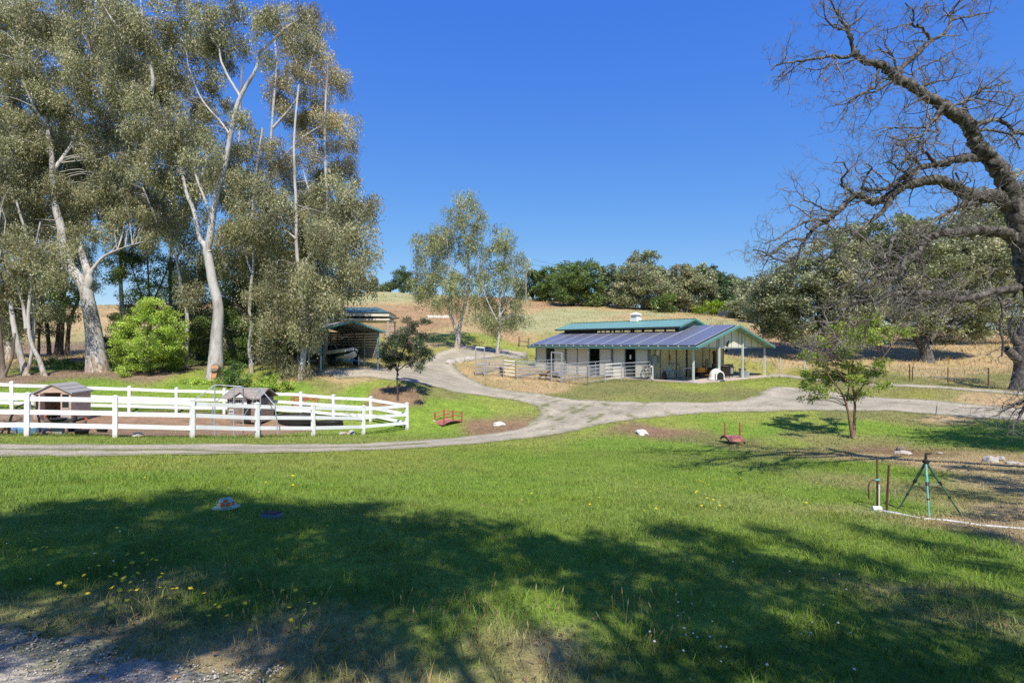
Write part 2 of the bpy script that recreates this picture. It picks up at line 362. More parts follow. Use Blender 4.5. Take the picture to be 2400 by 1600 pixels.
def road_sd(x, y):
    d = np.minimum(np.minimum(sdf(ROAD_A, x, y), sdf(ROAD_B, x, y)), sdf(DRIVE, x, y))
    return d

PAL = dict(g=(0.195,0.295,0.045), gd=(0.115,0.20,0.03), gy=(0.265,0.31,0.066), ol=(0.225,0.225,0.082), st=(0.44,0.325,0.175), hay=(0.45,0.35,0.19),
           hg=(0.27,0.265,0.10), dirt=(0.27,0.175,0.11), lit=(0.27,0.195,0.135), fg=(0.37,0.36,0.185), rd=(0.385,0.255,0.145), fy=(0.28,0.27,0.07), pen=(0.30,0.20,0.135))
GPTS = [(1200,1150,'g'),(600,1150,'g'),(300,1120,'g'),(1700,1120,'g'),(1200,1300,'g'),(600,1300,'g'),(1800,1300,'g'),(1200,1080,'g'),(900,1080,'gy'),(300,1085,'gy'),
 (0,1100,'g'),(1400,1045,'g'),(1250,1040,'gy'),(1600,1050,'g'),(1560,995,'gy'),(1420,1000,'gy'),(1700,1000,'g'),(1850,1010,'g'),(1800,975,'gy'),(1950,975,'gy'),
 (1560,1020,'dirt'),(1640,1033,'ol'),(1780,1042,'ol'),(1900,1045,'gy'),(1100,960,'g'),(1020,940,'g'),(1150,935,'gy'),(1000,915,'ol'),(900,905,'gy'),(850,915,'g'),(960,990,'g'),
 (1110,990,'dirt'),(1180,996,'dirt'),(1450,920,'ol'),(1300,925,'ol'),(1270,905,'st'),(1180,892,'st'),(1380,912,'ol'),(1230,880,'st'),(1600,925,'ol'),(1730,920,'ol'),(1650,910,'gy'),
 (1850,900,'gy'),(1830,890,'gy'),(2000,1000,'gy'),(2050,985,'ol'),(2120,970,'ol'),(2180,975,'st'),(2100,1010,'g'),(2250,1010,'g'),(2350,1030,'g'),(2390,1000,'gy'),(2000,1040,'hg'),
 (2100,1062,'dirt'),(2060,1060,'hg'),(2180,1075,'hay'),(2250,1090,'hay'),(2350,1130,'hay'),(2300,1180,'hay'),(2390,1200,'hay'),(2390,1080,'hay'),(2250,1220,'hay'),(2150,1150,'hg'),(2200,1260,'g'),
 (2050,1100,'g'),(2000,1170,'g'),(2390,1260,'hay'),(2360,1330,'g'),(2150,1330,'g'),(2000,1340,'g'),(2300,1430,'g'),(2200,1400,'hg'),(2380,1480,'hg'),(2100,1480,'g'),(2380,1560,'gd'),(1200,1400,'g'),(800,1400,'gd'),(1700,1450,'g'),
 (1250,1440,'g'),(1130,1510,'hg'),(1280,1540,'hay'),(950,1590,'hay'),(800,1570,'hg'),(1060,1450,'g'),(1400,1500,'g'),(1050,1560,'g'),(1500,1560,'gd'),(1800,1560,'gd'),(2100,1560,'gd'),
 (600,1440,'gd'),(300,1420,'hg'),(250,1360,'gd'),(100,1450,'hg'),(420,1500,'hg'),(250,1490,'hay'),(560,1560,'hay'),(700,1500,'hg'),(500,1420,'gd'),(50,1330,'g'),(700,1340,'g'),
 (2040,890,'ol'),(2110,918,'fy'),(2060,915,'ol'),(2250,925,'st'),(2200,922,'hg'),(2330,940,'st'),(2000,895,'ol'),(1950,880,'fy'),
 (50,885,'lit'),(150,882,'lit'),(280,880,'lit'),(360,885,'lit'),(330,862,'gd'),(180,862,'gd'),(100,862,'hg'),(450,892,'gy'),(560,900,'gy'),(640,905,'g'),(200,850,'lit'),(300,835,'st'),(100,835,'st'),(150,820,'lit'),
 (780,892,'st'),(720,898,'st'),(680,910,'st'),(760,910,'ol'),(700,935,'g'),(600,935,'g'),(400,930,'g'),(200,925,'g'),(50,920,'g'),(860,880,'st'),(620,820,'gy'),(640,845,'st'),(600,770,'fg'),(610,740,'st'),(640,715,'st'),(300,740,'st'),(100,740,'st'),
 (980,800,'st'),(950,812,'fy'),(900,812,'fy'),(1000,790,'gy'),(1100,797,'gy'),(1200,800,'gy'),(1130,812,'fy'),(1230,812,'fy'),(920,780,'rd'),(1000,760,'rd'),(960,740,'rd'),(920,725,'rd'),(1050,740,'rd'),(900,700,'fg'),(980,708,'st'),(1060,715,'rd'),
 (1100,775,'st'),(1180,775,'rd'),(1230,745,'fg'),(1300,730,'fg'),(1250,725,'st'),(1380,735,'fg'),(1300,712,'rd'),(1450,740,'st'),(1500,738,'fg'),(1400,722,'st'),(1600,745,'st'),(1280,760,'fg'),(1700,757,'fg'),(1780,775,'rd'),(1800,765,'st'),(1830,795,'rd'),
 (1850,815,'rd'),(1800,835,'st'),(1780,850,'fy'),(1830,860,'fy'),(1770,865,'fg'),(1880,860,'st'),(2100,840,'st'),(2050,850,'st'),(2250,830,'st'),(2350,850,'st'),(2250,870,'hay'),(2330,880,'ol'),(2150,870,'hay'),(2250,805,'st'),(2380,800,'rd'),(2000,830,'st')]
_gp = [(hit(a, b), PAL[k]) for a, b, k in GPTS]
GP = np.array([(p.x, p.y) for p, c in _gp]); GC = np.array([c for p, c in _gp])
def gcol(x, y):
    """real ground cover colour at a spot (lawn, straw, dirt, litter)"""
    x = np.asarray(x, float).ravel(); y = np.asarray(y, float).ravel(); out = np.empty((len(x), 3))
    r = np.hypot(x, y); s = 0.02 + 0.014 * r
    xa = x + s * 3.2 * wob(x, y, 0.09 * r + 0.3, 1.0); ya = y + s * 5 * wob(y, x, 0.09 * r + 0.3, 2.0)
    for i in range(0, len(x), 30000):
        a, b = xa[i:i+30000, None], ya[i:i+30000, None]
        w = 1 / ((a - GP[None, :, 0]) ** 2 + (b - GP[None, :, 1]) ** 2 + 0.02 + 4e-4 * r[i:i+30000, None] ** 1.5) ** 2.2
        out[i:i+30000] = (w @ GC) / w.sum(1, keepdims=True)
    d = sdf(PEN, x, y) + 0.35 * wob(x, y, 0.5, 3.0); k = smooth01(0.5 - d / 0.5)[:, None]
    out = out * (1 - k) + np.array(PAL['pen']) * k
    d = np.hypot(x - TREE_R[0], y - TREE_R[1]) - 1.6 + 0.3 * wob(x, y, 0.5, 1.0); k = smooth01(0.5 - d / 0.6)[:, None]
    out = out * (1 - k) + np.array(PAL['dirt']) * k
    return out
TREE_R = tuple(hit(932, 923)[:2])

# --- the ground sheet
def axis(segs):
    v = []
    for a, b, s in segs: v += list(np.arange(a, b, s))
    return np.array(sorted(set(np.round(v + [segs[-1][1]], 4))))
gx = axis([(-3000,-600,400),(-600,-200,40),(-200,-60,6),(-60,-30,1.0),(-30,30,0.36),(30,60,1.0),(60,200,6),(200,600,40),(600,3000,400)])
gy = axis([(-300,-60,40),(-60,-12,4),(-12,0,0.8),(0,50,0.36),(50,90,0.8),(90,170,1.6),(170,300,8),(300,600,40),(600,5000,400)])
XX, YY = np.meshgrid(gx, gy); ZZ = ground(XX, YY); nx, ny = len(gx), len(gy)
ii = (np.arange(ny - 1)[:, None] * nx + np.arange(nx - 1)[None, :]).ravel()
quads = np.stack([ii, ii + 1, ii + nx + 1, ii + nx], 1)
def ground_mat():
    m, nt, bs = mat_new('ground_cover')
    a = nt.nodes.new('ShaderNodeAttribute'); a.attribute_name = 'gcol'
    f1 = noise_tex(nt, 2.2, 8, 0.75); f2 = noise_tex(nt, 0.35, 6, 0.65); f3 = noise_tex(nt, 14, 6, 0.8)
    c = mix_rgb(nt, 1.0, a.outputs['Color'], ramp(nt, f1, [(0.3, 0.62), (0.5, 0.95), (0.72, 1.3)]), 'MULTIPLY')
    c = mix_rgb(nt, 1.0, c, ramp(nt, f2, [(0.35, (0.85, 0.9, 0.8)), (0.65, (1.12, 1.05, 1.05))]), 'MULTIPLY')
    c = mix_rgb(nt, 1.0, c, ramp(nt, f3, [(0.3, 0.6), (0.5, 1.0), (0.7, 1.25)]), 'MULTIPLY')
    nt.links.new(c, bs.inputs['Base Color']); bs.inputs['Roughness'].default_value = 0.95; bs.inputs['Specular IOR Level'].default_value = 0.1
    bump(nt, bs, f3, 0.8, 0.06); return m
M['ground'] = ground_mat()
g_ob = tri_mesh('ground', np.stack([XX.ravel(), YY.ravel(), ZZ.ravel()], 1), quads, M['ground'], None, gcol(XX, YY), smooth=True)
tag(g_ob, 'rolling ground of green lawn and dry straw pasture', kind='structure')

# --- gravel sheets a little above the ground
def gravel_mat():
    m, nt, bs = mat_new('gravel')
    a = nt.nodes.new('ShaderNodeAttribute'); a.attribute_name = 'gcol'
    tc = nt.nodes.new('ShaderNodeTexCoord'); v = nt.nodes.new('ShaderNodeTexVoronoi'); v.inputs['Scale'].default_value = 22
    nt.links.new(tc.outputs['Object'], v.inputs[0])
    f1 = noise_tex(nt, 9, 8, 0.85); f2 = noise_tex(nt, 0.6, 6, 0.7); f3 = noise_tex(nt, 40, 3, 0.8)
    c = mix_rgb(nt, 1.0, a.outputs['Color'], ramp(nt, f1, [(0.28, 0.42), (0.5, 0.95), (0.72, 1.45)]), 'MULTIPLY')
    c = mix_rgb(nt, 1.0, c, ramp(nt, f2, [(0.32, (0.74, 0.76, 0.72)), (0.5, (0.98, 0.97, 0.95)), (0.68, (1.14, 1.10, 1.06))]), 'MULTIPLY')
    c = mix_rgb(nt, 0.7, c, ramp(nt, f3, [(0.3, 0.55), (0.65, 1.3)]), 'MULTIPLY')
    nt.links.new(c, bs.inputs['Base Color']); bs.inputs['Roughness'].default_value = 0.95; bs.inputs['Specular IOR Level'].default_value = 0.15
    bump(nt, bs, v.outputs['Distance'], 0.8, 0.03); return m
M['gravel'] = gravel_mat()
MED = [tuple(hit(*p)[:2]) for p in [(-60,1055),(100,1056),(300,1058),(430,1056),(560,1061)]]
MED2 = [tuple(hit(*p)[:2]) for p in [(700,1053),(850,1050),(960,1043),(1000,1040)]]
MED3 = [tuple(hit(*p)[:2]) for p in [(1250,925),(1300,930),(1380,975),(1310,960),(1290,957)]]
JN = tuple(hit(1340, 962)[:2])
def pl_dist(pl, x, y):
    d = np.full(np.shape(x), 1e9)
    for (ax, ay), (bx, by) in zip(pl, pl[1:]):
        ex, ey = bx - ax, by - ay; t = np.clip(((x - ax) * ex + (y - ay) * ey) / (ex * ex + ey * ey), 0, 1)
        d = np.minimum(d, np.hypot(x - ax - t * ex, y - ay - t * ey))
    return d
def weeds(x, y):
    """0..1 weeds growing through the gravel: the median strips and loose tufts"""
    w = smooth01(1.2 - (pl_dist(MED, x, y) + 0.10 * wob(x, y, 0.3)) / 0.28)
    w = np.maximum(w, smooth01(1.0 - (pl_dist(MED2, x, y) + 0.12 * wob(x, y, 0.3)) / 0.3))
    w = np.maximum(w, 0.8 * smooth01((wob(x, y, 0.5, 2.2) + 0.6 * wob(x, y, 0.17, 1.0) - 0.80) / 0.3))
    j = np.exp(-((x - JN[0]) ** 2 + (y - JN[1]) ** 2 * 0.6) / 14.0); w = np.maximum(w, smooth01((0.75 * wob(x, y * 0.6, 0.55, 1.2) + 0.5 * wob(x, y, 0.2, 3.0) + 0.55 * j - 0.62) / 0.25) * (j > 0.08))
    e = -road_sd(x, y); w = np.maximum(w, 0.75 * smooth01(1 - (e + 0.25 * wob(x, y, 0.35, 4)) / 0.35))
    return w
def sheet(name, poly, step, base, lift, label):
    P = np.array(poly); x0, y0 = P.min(0) - 1; x1, y1 = P.max(0) + 1
    ax = np.arange(x0, x1, step); ay = np.arange(y0, y1, step); X, Y = np.meshgrid(ax, ay)
    rag = lambda x, y: sdf(poly, x, y) + 0.13 * wob(x, y, 0.22, 5) + 0.20 * wob(x, y, 0.8, 7)
    d = rag(X, Y); keep = (d[:-1, :-1] < 0) | (d[1:, :-1] < 0) | (d[:-1, 1:] < 0) | (d[1:, 1:] < 0)
    e = 0.02; gxd = (rag(X + e, Y) - d) / e; gyd = (rag(X, Y + e) - d) / e; gl = np.maximum(np.hypot(gxd, gyd), 0.3)
    mv = np.clip(d, 0, step * 1.2) / gl; X = X - gxd / gl * mv; Y = Y - gyd / gl * mv
    Z = ground(X, Y) + lift * (0.3 + 0.7 * smooth01(-d / 0.4)) + 0.008
    n = len(ax); q = (np.arange(len(ay) - 1)[:, None] * n + np.arange(n - 1)[None, :])
    q = np.stack([q, q + 1, q + n + 1, q + n], -1)[keep]
    used, inv = np.unique(q, return_inverse=True)
    V = np.stack([X.ravel(), Y.ravel(), Z.ravel()], 1)[used]
    rd = -sdf(poly, V[:, 0], V[:, 1]); rut = np.exp(-((rd - 0.75) / 0.28) ** 2)[:, None] * 0.16 - 0.10 * smooth01((rd - 1.1) / 0.5)[:, None] * (wob(V[:, 0], V[:, 1], 0.6, 2)[:, None] > 0)
    w = weeds(V[:, 0], V[:, 1])[:, None]; c = np.array(base) * (1 + rut) * (1 - 0.85 * w) + np.array((0.16, 0.17, 0.06)) * 0.85 * w
    o = tri_mesh(name, V, inv.reshape(-1, 4), M['gravel'], None, c, smooth=True)
    return tag(o, label, kind='structure')
sheet('gravel_road', ROAD_A, 0.18, (0.40, 0.355, 0.27), 0.03, 'grey gravel road forking between lawn, barn and boat shelter')
sheet('track', ROAD_B, 0.25, (0.40, 0.355, 0.27), 0.03, 'narrow gravel track running along the pasture fence')
sheet('driveway', DRIVE, 0.06, (0.35, 0.315, 0.265), 0.02, 'coarse grey gravel at the near corner of the lawn')

# ------------------------------------------------------------------ grass
def blades(name, x, y, h, w, col, segs, mat, lean=0.45, parent=None, dry=None):
    n = len(x); z = ground(x, y) - 0.01
    a = rng.uniform(0, 2 * math.pi, n); ln = lean * rng.uniform(0.2, 1.2, n) * h; b = rng.uniform(0, 2 * math.pi, n)
    sx, sy = np.cos(a) * w / 2, np.sin(a) * w / 2; lx, ly = np.cos(b) * ln, np.sin(b) * ln
    tip = np.stack([x + lx, y + ly, z + h], 1)
    l = np.stack([x - sx, y - sy, z], 1); r = np.stack([x + sx, y + sy, z], 1)
    if segs == 1:
        V = np.stack([l, r, tip], 1).reshape(-1, 3); T = np.arange(3 * n).reshape(-1, 3); k = 3
    else:
        mid = np.stack([x + lx * 0.3, y + ly * 0.3, z + h * 0.6], 1); s2 = np.stack([sx, sy, 0 * sx], 1) * 0.75
        V = np.stack([l, r, mid - s2, mid + s2, tip], 1).reshape(-1, 3); k = 5
        i = np.arange(n)[:, None] * 5
        T = (i[:, None, :] + np.array([[0, 1, 3], [0, 3, 2], [2, 3, 4]])[None]).reshape(-1, 3)
    C = np.repeat(col, k, 0)
    o = tri_mesh(name, V, T, mat, parent, C)
    return tag(o, kind='stuff')
def patchy(n, c, var=0.35):
    """blade to blade colour differences, some blades dry"""
    v = rng.uniform(1 - var, 1 + var, (n, 1)); c = c * v * np.array([1.0, 1.0, 1.0])
    dry = rng.random(n) < 0.10
    c[dry] = c[dry] * 0.4 + np.array((0.30, 0.24, 0.10)) * 0.6
    return np.clip(c, 0.004, 0.9)
def mottle(x, y, c):
    """clumps of paler, yellower and bluer grass"""
    a = wob(x, y, 1.3, 0.7) * 0.6 + wob(x, y, 0.33, 2.9) * 0.55 + wob(x, y, 4.0, 1.9) * 0.5; b = wob(x, y, 0.55, 5.1)
    return c * np.stack([1 + 0.20 * a + 0.05 * b, 1 + 0.12 * a - 0.02 * b, 1 + 0.10 * a - 0.10 * b], 1)
def spots(n, y0, y1, spread=0.99, pad=1.2):
    """random spots over the wedge of lawn, even per square metre"""
    y = np.sqrt(rng.uniform(y0 * y0, y1 * y1, n)); x = rng.uniform(-1, 1, n) * (spread * y + pad); return x, y
def barn_sd(x, y):
    lx = (x - BO.x) * BX[0] + (y - BO.y) * BX[1]; ly = (x - BO.x) * BY[0] + (y - BO.y) * BY[1]
    return np.hypot(np.maximum(np.maximum(-lx, lx - BW), 0), np.maximum(np.maximum(-0.3 - ly, ly - BL), 0))
LASTC = [None]
def keep_off(x, y, road=0.0, thin=True):
    rs = road_sd(x, y); k = (rs > road + 0.10 * wob(x, y, 0.3, 5)) & (barn_sd(x, y) > 0.15)
    k |= (rs < 0) & (rng.random(len(x)) < 0.8 * weeds(x, y)) & (barn_sd(x, y) > 0.3)
    pen = sdf(PEN, x, y) < -0.2; k &= ~pen | (rng.random(len(x)) < 0.04)
    if thin:
        c = gcol(x, y); LASTC[0] = c; bare = smooth01((c[:, 0] - c[:, 1] * 1.05) / 0.12); k &= rng.random(len(x)) > 0.75 * bare
    return k
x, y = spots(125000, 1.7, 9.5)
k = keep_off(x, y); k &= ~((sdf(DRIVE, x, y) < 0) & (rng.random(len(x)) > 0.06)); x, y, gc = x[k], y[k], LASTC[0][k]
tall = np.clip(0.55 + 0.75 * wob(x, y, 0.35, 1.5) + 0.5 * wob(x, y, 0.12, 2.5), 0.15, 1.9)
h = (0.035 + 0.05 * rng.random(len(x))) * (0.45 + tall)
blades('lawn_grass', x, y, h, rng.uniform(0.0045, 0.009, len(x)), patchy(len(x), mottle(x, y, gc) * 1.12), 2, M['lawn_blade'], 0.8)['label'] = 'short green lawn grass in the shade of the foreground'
x, y = spots(190000, 9.0, 20.0); k = keep_off(x, y); x, y, gc = x[k], y[k], LASTC[0][k]
h = (0.035 + 0.05 * rng.random(len(x))) * np.clip(1.0 + 0.5 * wob(x, y, 0.5, 1.5), 0.4, 1.7)
blades('lawn_grass', x, y, h, rng.uniform(0.010, 0.020, len(x)), patchy(len(x), mottle(x, y, gc) * 1.1), 1, M['lawn_blade'], 0.8)['label'] = 'sunlit green grass of the middle lawn'
x, y = spots(150000, 19.5, 48.0, 0.98, 0); k = keep_off(x, y); x, y, gc = x[k], y[k], LASTC[0][k]
c = mottle(x, y, gc); dryness = smooth01((c[:, 0] - c[:, 1]) / 0.1)
h = (0.05 + 0.06 * rng.random(len(x))) * (1 + 1.3 * dryness * (y > 36))
blades('lawn_grass', x, y, h, rng.uniform(0.02, 0.045, len(x)), patchy(len(x), c * 1.1), 1, M['lawn_blade'], 0.8)['label'] = 'mown grass and weeds on the banks around the gravel road'
x, y = spots(120000, 44.0, 135.0, 1.0, 0)
k = (keep_off(x, y, 0.3, False)) & ((x > 18) | (y > 55) | (x < -2)); x, y = x[k], y[k]
h = rng.uniform(0.12, 0.42, len(x)) * np.clip(0.8 + 0.9 * wob(x, y, 2.5, 3), 0.25, 1.8) * np.where((x > 22) & (y < 90), 1.25, 0.75)
blades('dry_grass', x, y, h, rng.uniform(0.035, 0.10, len(x)) * (0.6 + y / 120), patchy(len(x), gcol(x, y) * 1.1, 0.3), 1, M['lawn_blade'], 0.6)['label'] = 'tall dry straw grass over the hillside pasture'
# ------------------------------------------------------------------ barn
barn = empty('horse_barn', BO, BA, 'long cream horse barn with solar roof and open porch behind the pipe corral', 'barn')
RX, RZ, PITCH, EAVE = BW / 2, 4.31, 0.2736, 0.5         # ridge x, ridge height, slope, side overhang
def rz_at(x): return RZ - PITCH * abs(x - RX)
def part(name, mat, mb, parent=barn, **k): return mb.build(name, mat, parent, **k)
part('floor_slab', M['concrete'], MB().box((BW/2, BL/2 - 0.15, -0.07), (BW + 0.5, BL + 0.7, 0.14)))
def wall_run_x(name, mat, x, y0, y1, z0, z1, t=0.06):
    return part(name, mat, MB().box((x, (y0 + y1) / 2, (z0 + z1) / 2), (t, abs(y1 - y0) - 0.02, z1 - z0)))
# stall side (x = 0)
HT = 2.56
for a, b in ((17.30, 15.83), (13.12, 11.79), (11.71, 10.29), (7.60, 6.30)): wall_run_x('wall_panel', M['cream'], 0.0, b, a, 0.02, HT)
for a, b in ((14.68, 13.24), (9.04, 7.70), (5.21, 3.97)):
    d = wall_run_x('stall_door', M['cream'], -0.10, b, a, 0.06, 2.40, 0.05)
    part('door_frame', M['grey_frame'], MB().box((-0.132, (a+b)/2, 2.38), (0.03, a-b, 0.05)).box((-0.132, (a+b)/2, 0.09), (0.03, a-b, 0.06)).box((-0.132, a-0.03, 1.23), (0.03, 0.05, 2.24)).box((-0.132, b+0.03, 1.23), (0.03, 0.05, 2.24)), d)
    g = MB()
    for k in range(9): g.box((-0.14, b + 0.14 + k * (a - b - 0.28) / 8, 1.55), (0.015, 0.015, 0.9))
    # hay hook
for a, b in ((15.83, 14.68), (10.25, 9.04), (6.30, 5.21)):
    g = MB()
    for k in range(10): g.tube([(0.02, b + 0.06 + k * (a - b - 0.12) / 9, 0.1), (0.02, b + 0.06 + k * (a - b - 0.12) / 9, 1.25)], 0.009, 5)
    for zz in (0.1, 0.4, 0.7, 0.98, 1.25): g.tube([(0.02, b + 0.05, zz), (0.02, a - 0.05, zz)], 0.013, 5)
    part('stall_gate', M['steel'], g)
for yy in (17.32, 15.85, 14.66, 13.18, 11.75, 10.27, 9.03, 7.65, 6.31, 5.20, 3.92):
    part('wall_post', M['grey_frame'], MB().box((-0.03, yy, HT / 2), (0.10, 0.075, HT)))
part('door_track', M['dark_trim'], MB().box((-0.10, (3.9 + BL) / 2, 2.46), (0.12, BL - 3.9, 0.09)))
part('header', M['dark_trim'], MB().box((0, (3.87 + BL) / 2, HT + 0.03), (0.14, BL - 3.87, 0.14)))
part('dark_backing', M['dark_trim'], MB().box((3.7, (3.9 + BL) / 2, 1.35), (0.08, BL - 4.1, 2.7)))  # dark sheet added inside so the stall doorways stay dark
part('back_wall', M['cream'], MB().box((BW, (3.87 + BL) / 2, HT / 2), (0.08, BL - 3.87, HT)))
poly = [(0.04, 0.0), (BW - 0.04, 0.0), (BW - 0.04, 2.52), (RX, RZ - 0.15), (0.04, 2.52)]
part('far_end_wall', M['cream'], MB().prism(poly, 1, BL - 0.04, BL + 0.04))
# tack-room wall facing the porch (y = 3.87): separate panels between battens
bat = [0.04, 1.41, 2.64, 3.70, 5.19, 5.38, 6.54, 7.87, 8.97, 10.2, 11.46]
for a, b in zip(bat, bat[1:]):
    top = lambda x: rz_at(x) - 0.16
    pts = [(a + 0.03, 0.02), (b - 0.03, 0.02), (b - 0.03, top(b - 0.03))] + ([(RX, top(RX))] if a < RX < b else []) + [(a + 0.03, top(a + 0.03))]
    part('gap_shade_strip' if (a, b) == (5.19, 5.38) else 'wall_panel', M['dark_trim'] if (a, b) == (5.19, 5.38) else M['tan_panel'], MB().prism(pts, 1, 3.86, 3.90))  # dark strip stands in for the shade between the sliding doors
for xx in bat:
    part('batten', M['dark_trim'] if xx in (3.70, 5.19) else M['grey_frame'], MB().box((xx, 3.85, (rz_at(xx) - 0.17) / 2), (0.08, 0.06, rz_at(xx) - 0.17)))
# porch posts and gable
for xx in (0.0, 3.72, 7.5, 11.43):
    part('porch_post', M['post_paint'], MB().box((xx, 0.0, (rz_at(xx) - 0.22) / 2), (0.13, 0.13, rz_at(xx) - 0.22)).box((xx, 0, 0.01), (0.2, 0.2, 0.02)))
gb = [0.03 + k * 1.144 for k in range(11)]
for a, b in zip(gb, gb[1:]):
    pts = [(a + 0.02, 2.56), (b - 0.02, 2.56), (b - 0.02, rz_at(b - 0.02) - 0.13)] + ([(RX, rz_at(RX) - 0.13)] if a < RX < b else []) + [(a + 0.02, rz_at(a + 0.02) - 0.13)]
    if rz_at(a + 0.02) - 0.13 < 2.57: pts[-1] = (a + 0.02, 2.60)
    if rz_at(b - 0.02) - 0.13 < 2.57: pts[2] = (b - 0.02, 2.60)
    part('gable_panel', M['cream'], MB().prism(pts, 1, 0.075, 0.11))
for xx in gb[1:-1]:
    part('gable_batten', M['grey_frame'], MB().box((xx, 0.065, (2.57 + rz_at(xx) - 0.14) / 2), (0.055, 0.03, rz_at(xx) - 0.14 - 2.57)))
part('porch_beam', M['grey_frame'], MB().box((BW / 2, 0.09, 2.51), (BW, 0.09, 0.10)))
for xx in (0.0, BW): part('porch_beam', M['grey_frame'], MB().box((xx, 1.95, 2.50), (0.10, 3.7, 0.14)))
# horse silhouette ornament on the gable
mb = MB().prism([(-0.10,0),(-0.05,0.02),(-0.03,0.2),(0.06,0.2),(0.07,0),(0.12,0),(0.13,0.25),(0.17,0.4),(0.26,0.5),(0.24,0.56),(0.16,0.56),(0.08,0.45),(-0.06,0.40),(-0.14,0.3),(-0.2,0.1),(-0.16,0.08)], 1, -0.01, 0.02)
part('ornament', M['dark_iron'], MB().add([(v[0] * 0.9 + 5.1, v[1] + 0.03, v[2] * 0.9 + 2.60) for v in mb.v], mb.f))
# roof sheets
Y0, Y1, MX = -0.65, BL + 0.65, 1.75                        # MX: half width of the open monitor
def roof_slab(name, x0, x1, y0, y1, mat, t=0.07, top=rz_at, parent=barn):
    mb = MB().prism([(x0, top(x0)), (x1, top(x1)), (x1, top(x1) - t), (x0, top(x0) - t)], 1, y0, y1); return part(name, mat, mb, parent)
roof = roof_slab('roof', -EAVE, RX - MX, Y0, Y1, M['green_metal'])
roof2 = roof_slab('roof', RX + MX, BW + EAVE, Y0, Y1, M['green_metal'])
roof_slab('porch_roof', RX - MX + 0.002, RX, Y0, 4.0, M['green_metal']); roof_slab('porch_roof', RX, RX + MX - 0.002, Y0, 4.0, M['green_metal'])
for s in (-1, 1):
    e = RX + s * (RX + EAVE); part('rake_trim', M['trim_green'], MB().bar((e, Y0 - 0.02, rz_at(e) - 0.05), (RX, Y0 - 0.02, RZ - 0.05), 0.05, 0.17, (0, 0, 1)))
    part('fascia', M['dark_trim'] if s < 0 else M['trim_green'], MB().box((e - s * 0.0 + s * 0.03, (Y0 + Y1) / 2, rz_at(e) - 0.09), (0.05, Y1 - Y0, 0.17)))
    part('rake_trim', M['trim_green'], MB().bar((e, Y1 + 0.02, rz_at(e) - 0.05), (RX, Y1 + 0.02, RZ - 0.05), 0.05, 0.17, (0, 0, 1)))
part('gutter', M['trim_green'], MB().box((-EAVE - 0.10, (Y0 + Y1) / 2, rz_at(-EAVE) - 0.12), (0.09, Y1 - Y0, 0.09)))
for k in range(22):                                        # purlin ends under the rake
    pass
for s in (-1, 1):
    for k in range(6):
        x = RX + s * (0.5 + k * 1.05); part('purlin', M['post_paint'], MB().box((x, Y0 / 2, rz_at(x) - 0.11), (0.06, -Y0 - 0.05, 0.07)))
# raised monitor with open sides
MZ, MP, MO = 5.0, 0.30, 2.4
def mz_at(x): return MZ - MP * abs(x - RX)
m1 = roof_slab('monitor_roof', RX - MO, RX, 3.30, BL + 0.75, M['green_metal'], 0.06, mz_at)
m2 = roof_slab('monitor_roof', RX, RX + MO, 3.30, BL + 0.75, M['green_metal'], 0.06, mz_at)
nseam = 34
seam_me = None
for mr, s in ((m1, -1), (m2, 1)):
    for k in range(nseam + 1):
        yy = 3.32 + k * (BL + 0.71 - 3.32) / nseam
        if seam_me is None:
            o = MB().bar((RX - MO, 0, mz_at(RX - MO) + 0.018), (RX - 0.02, 0, mz_at(RX - 0.02) + 0.018), 0.035, 0.035).build('seam', M['green_metal'], mr); seam_me = o.data
        else:
            o = bpy.data.objects.new('seam', seam_me); COL.objects.link(o); o.parent = mr
            if s > 0: o.scale = (-1, 1, 1); o.location.x = 2 * RX
        o.location.y = yy
part('ridge_cap', M['trim_green'], MB().box((RX, (3.3 + BL + 0.75) / 2, MZ + 0.02), (0.22, BL + 0.75 - 3.3 + 0.03, 0.05)))
for s in (-1, 1):
    e = RX + s * MO
    for yy in (3.28, BL + 0.77): part('monitor_rake', M['trim_green'], MB().bar((e, yy, mz_at(e) - 0.04), (RX, yy, MZ - 0.04), 0.04, 0.14, (0, 0, 1)))
    part('monitor_fascia', M['dark_trim'], MB().box((e + s * 0.022, (3.3 + BL + 0.75) / 2, mz_at(e) - 0.05), (0.04, BL + 0.75 - 3.3, 0.13)))
    wx = RX + s * MX
    part('monitor_beam', M['dark_trim'], MB().box((wx, (3.9 + BL) / 2, mz_at(wx) - 0.13), (0.1, BL - 3.9, 0.12)))
    part('monitor_curb', M['dark_trim'], MB().box((wx, (3.9 + BL) / 2, rz_at(wx) - 0.02), (0.1, BL - 3.9, 0.10)))
    for k in range(12):
        yy = 3.92 + k * (BL - 4.0) / 11; part('monitor_post', M['dark_trim'], MB().box((wx, yy, (rz_at(wx) + mz_at(wx)) / 2 - 0.05), (0.09, 0.10 if k % 2 else 0.17, mz_at(wx) - rz_at(wx) - 0.1)))
    if s < 0: part('monitor_panel', M['dark_trim'], MB().box((wx, 15.2, (rz_at(wx) + mz_at(wx)) / 2 - 0.05), (0.06, 4.2, mz_at(wx) - rz_at(wx) - 0.12)))
for yy in (3.95, BL):
    part('monitor_end', M['grey_frame'] if yy < 5 else M['dark_trim'], MB().prism([(RX - MX, rz_at(RX - MX)), (RX + MX, rz_at(RX - MX)), (RX + MX, mz_at(RX + MX) - 0.08), (RX, MZ - 0.08), (RX - MX, mz_at(RX - MX) - 0.08)], 1, yy - 0.03, yy + 0.03))
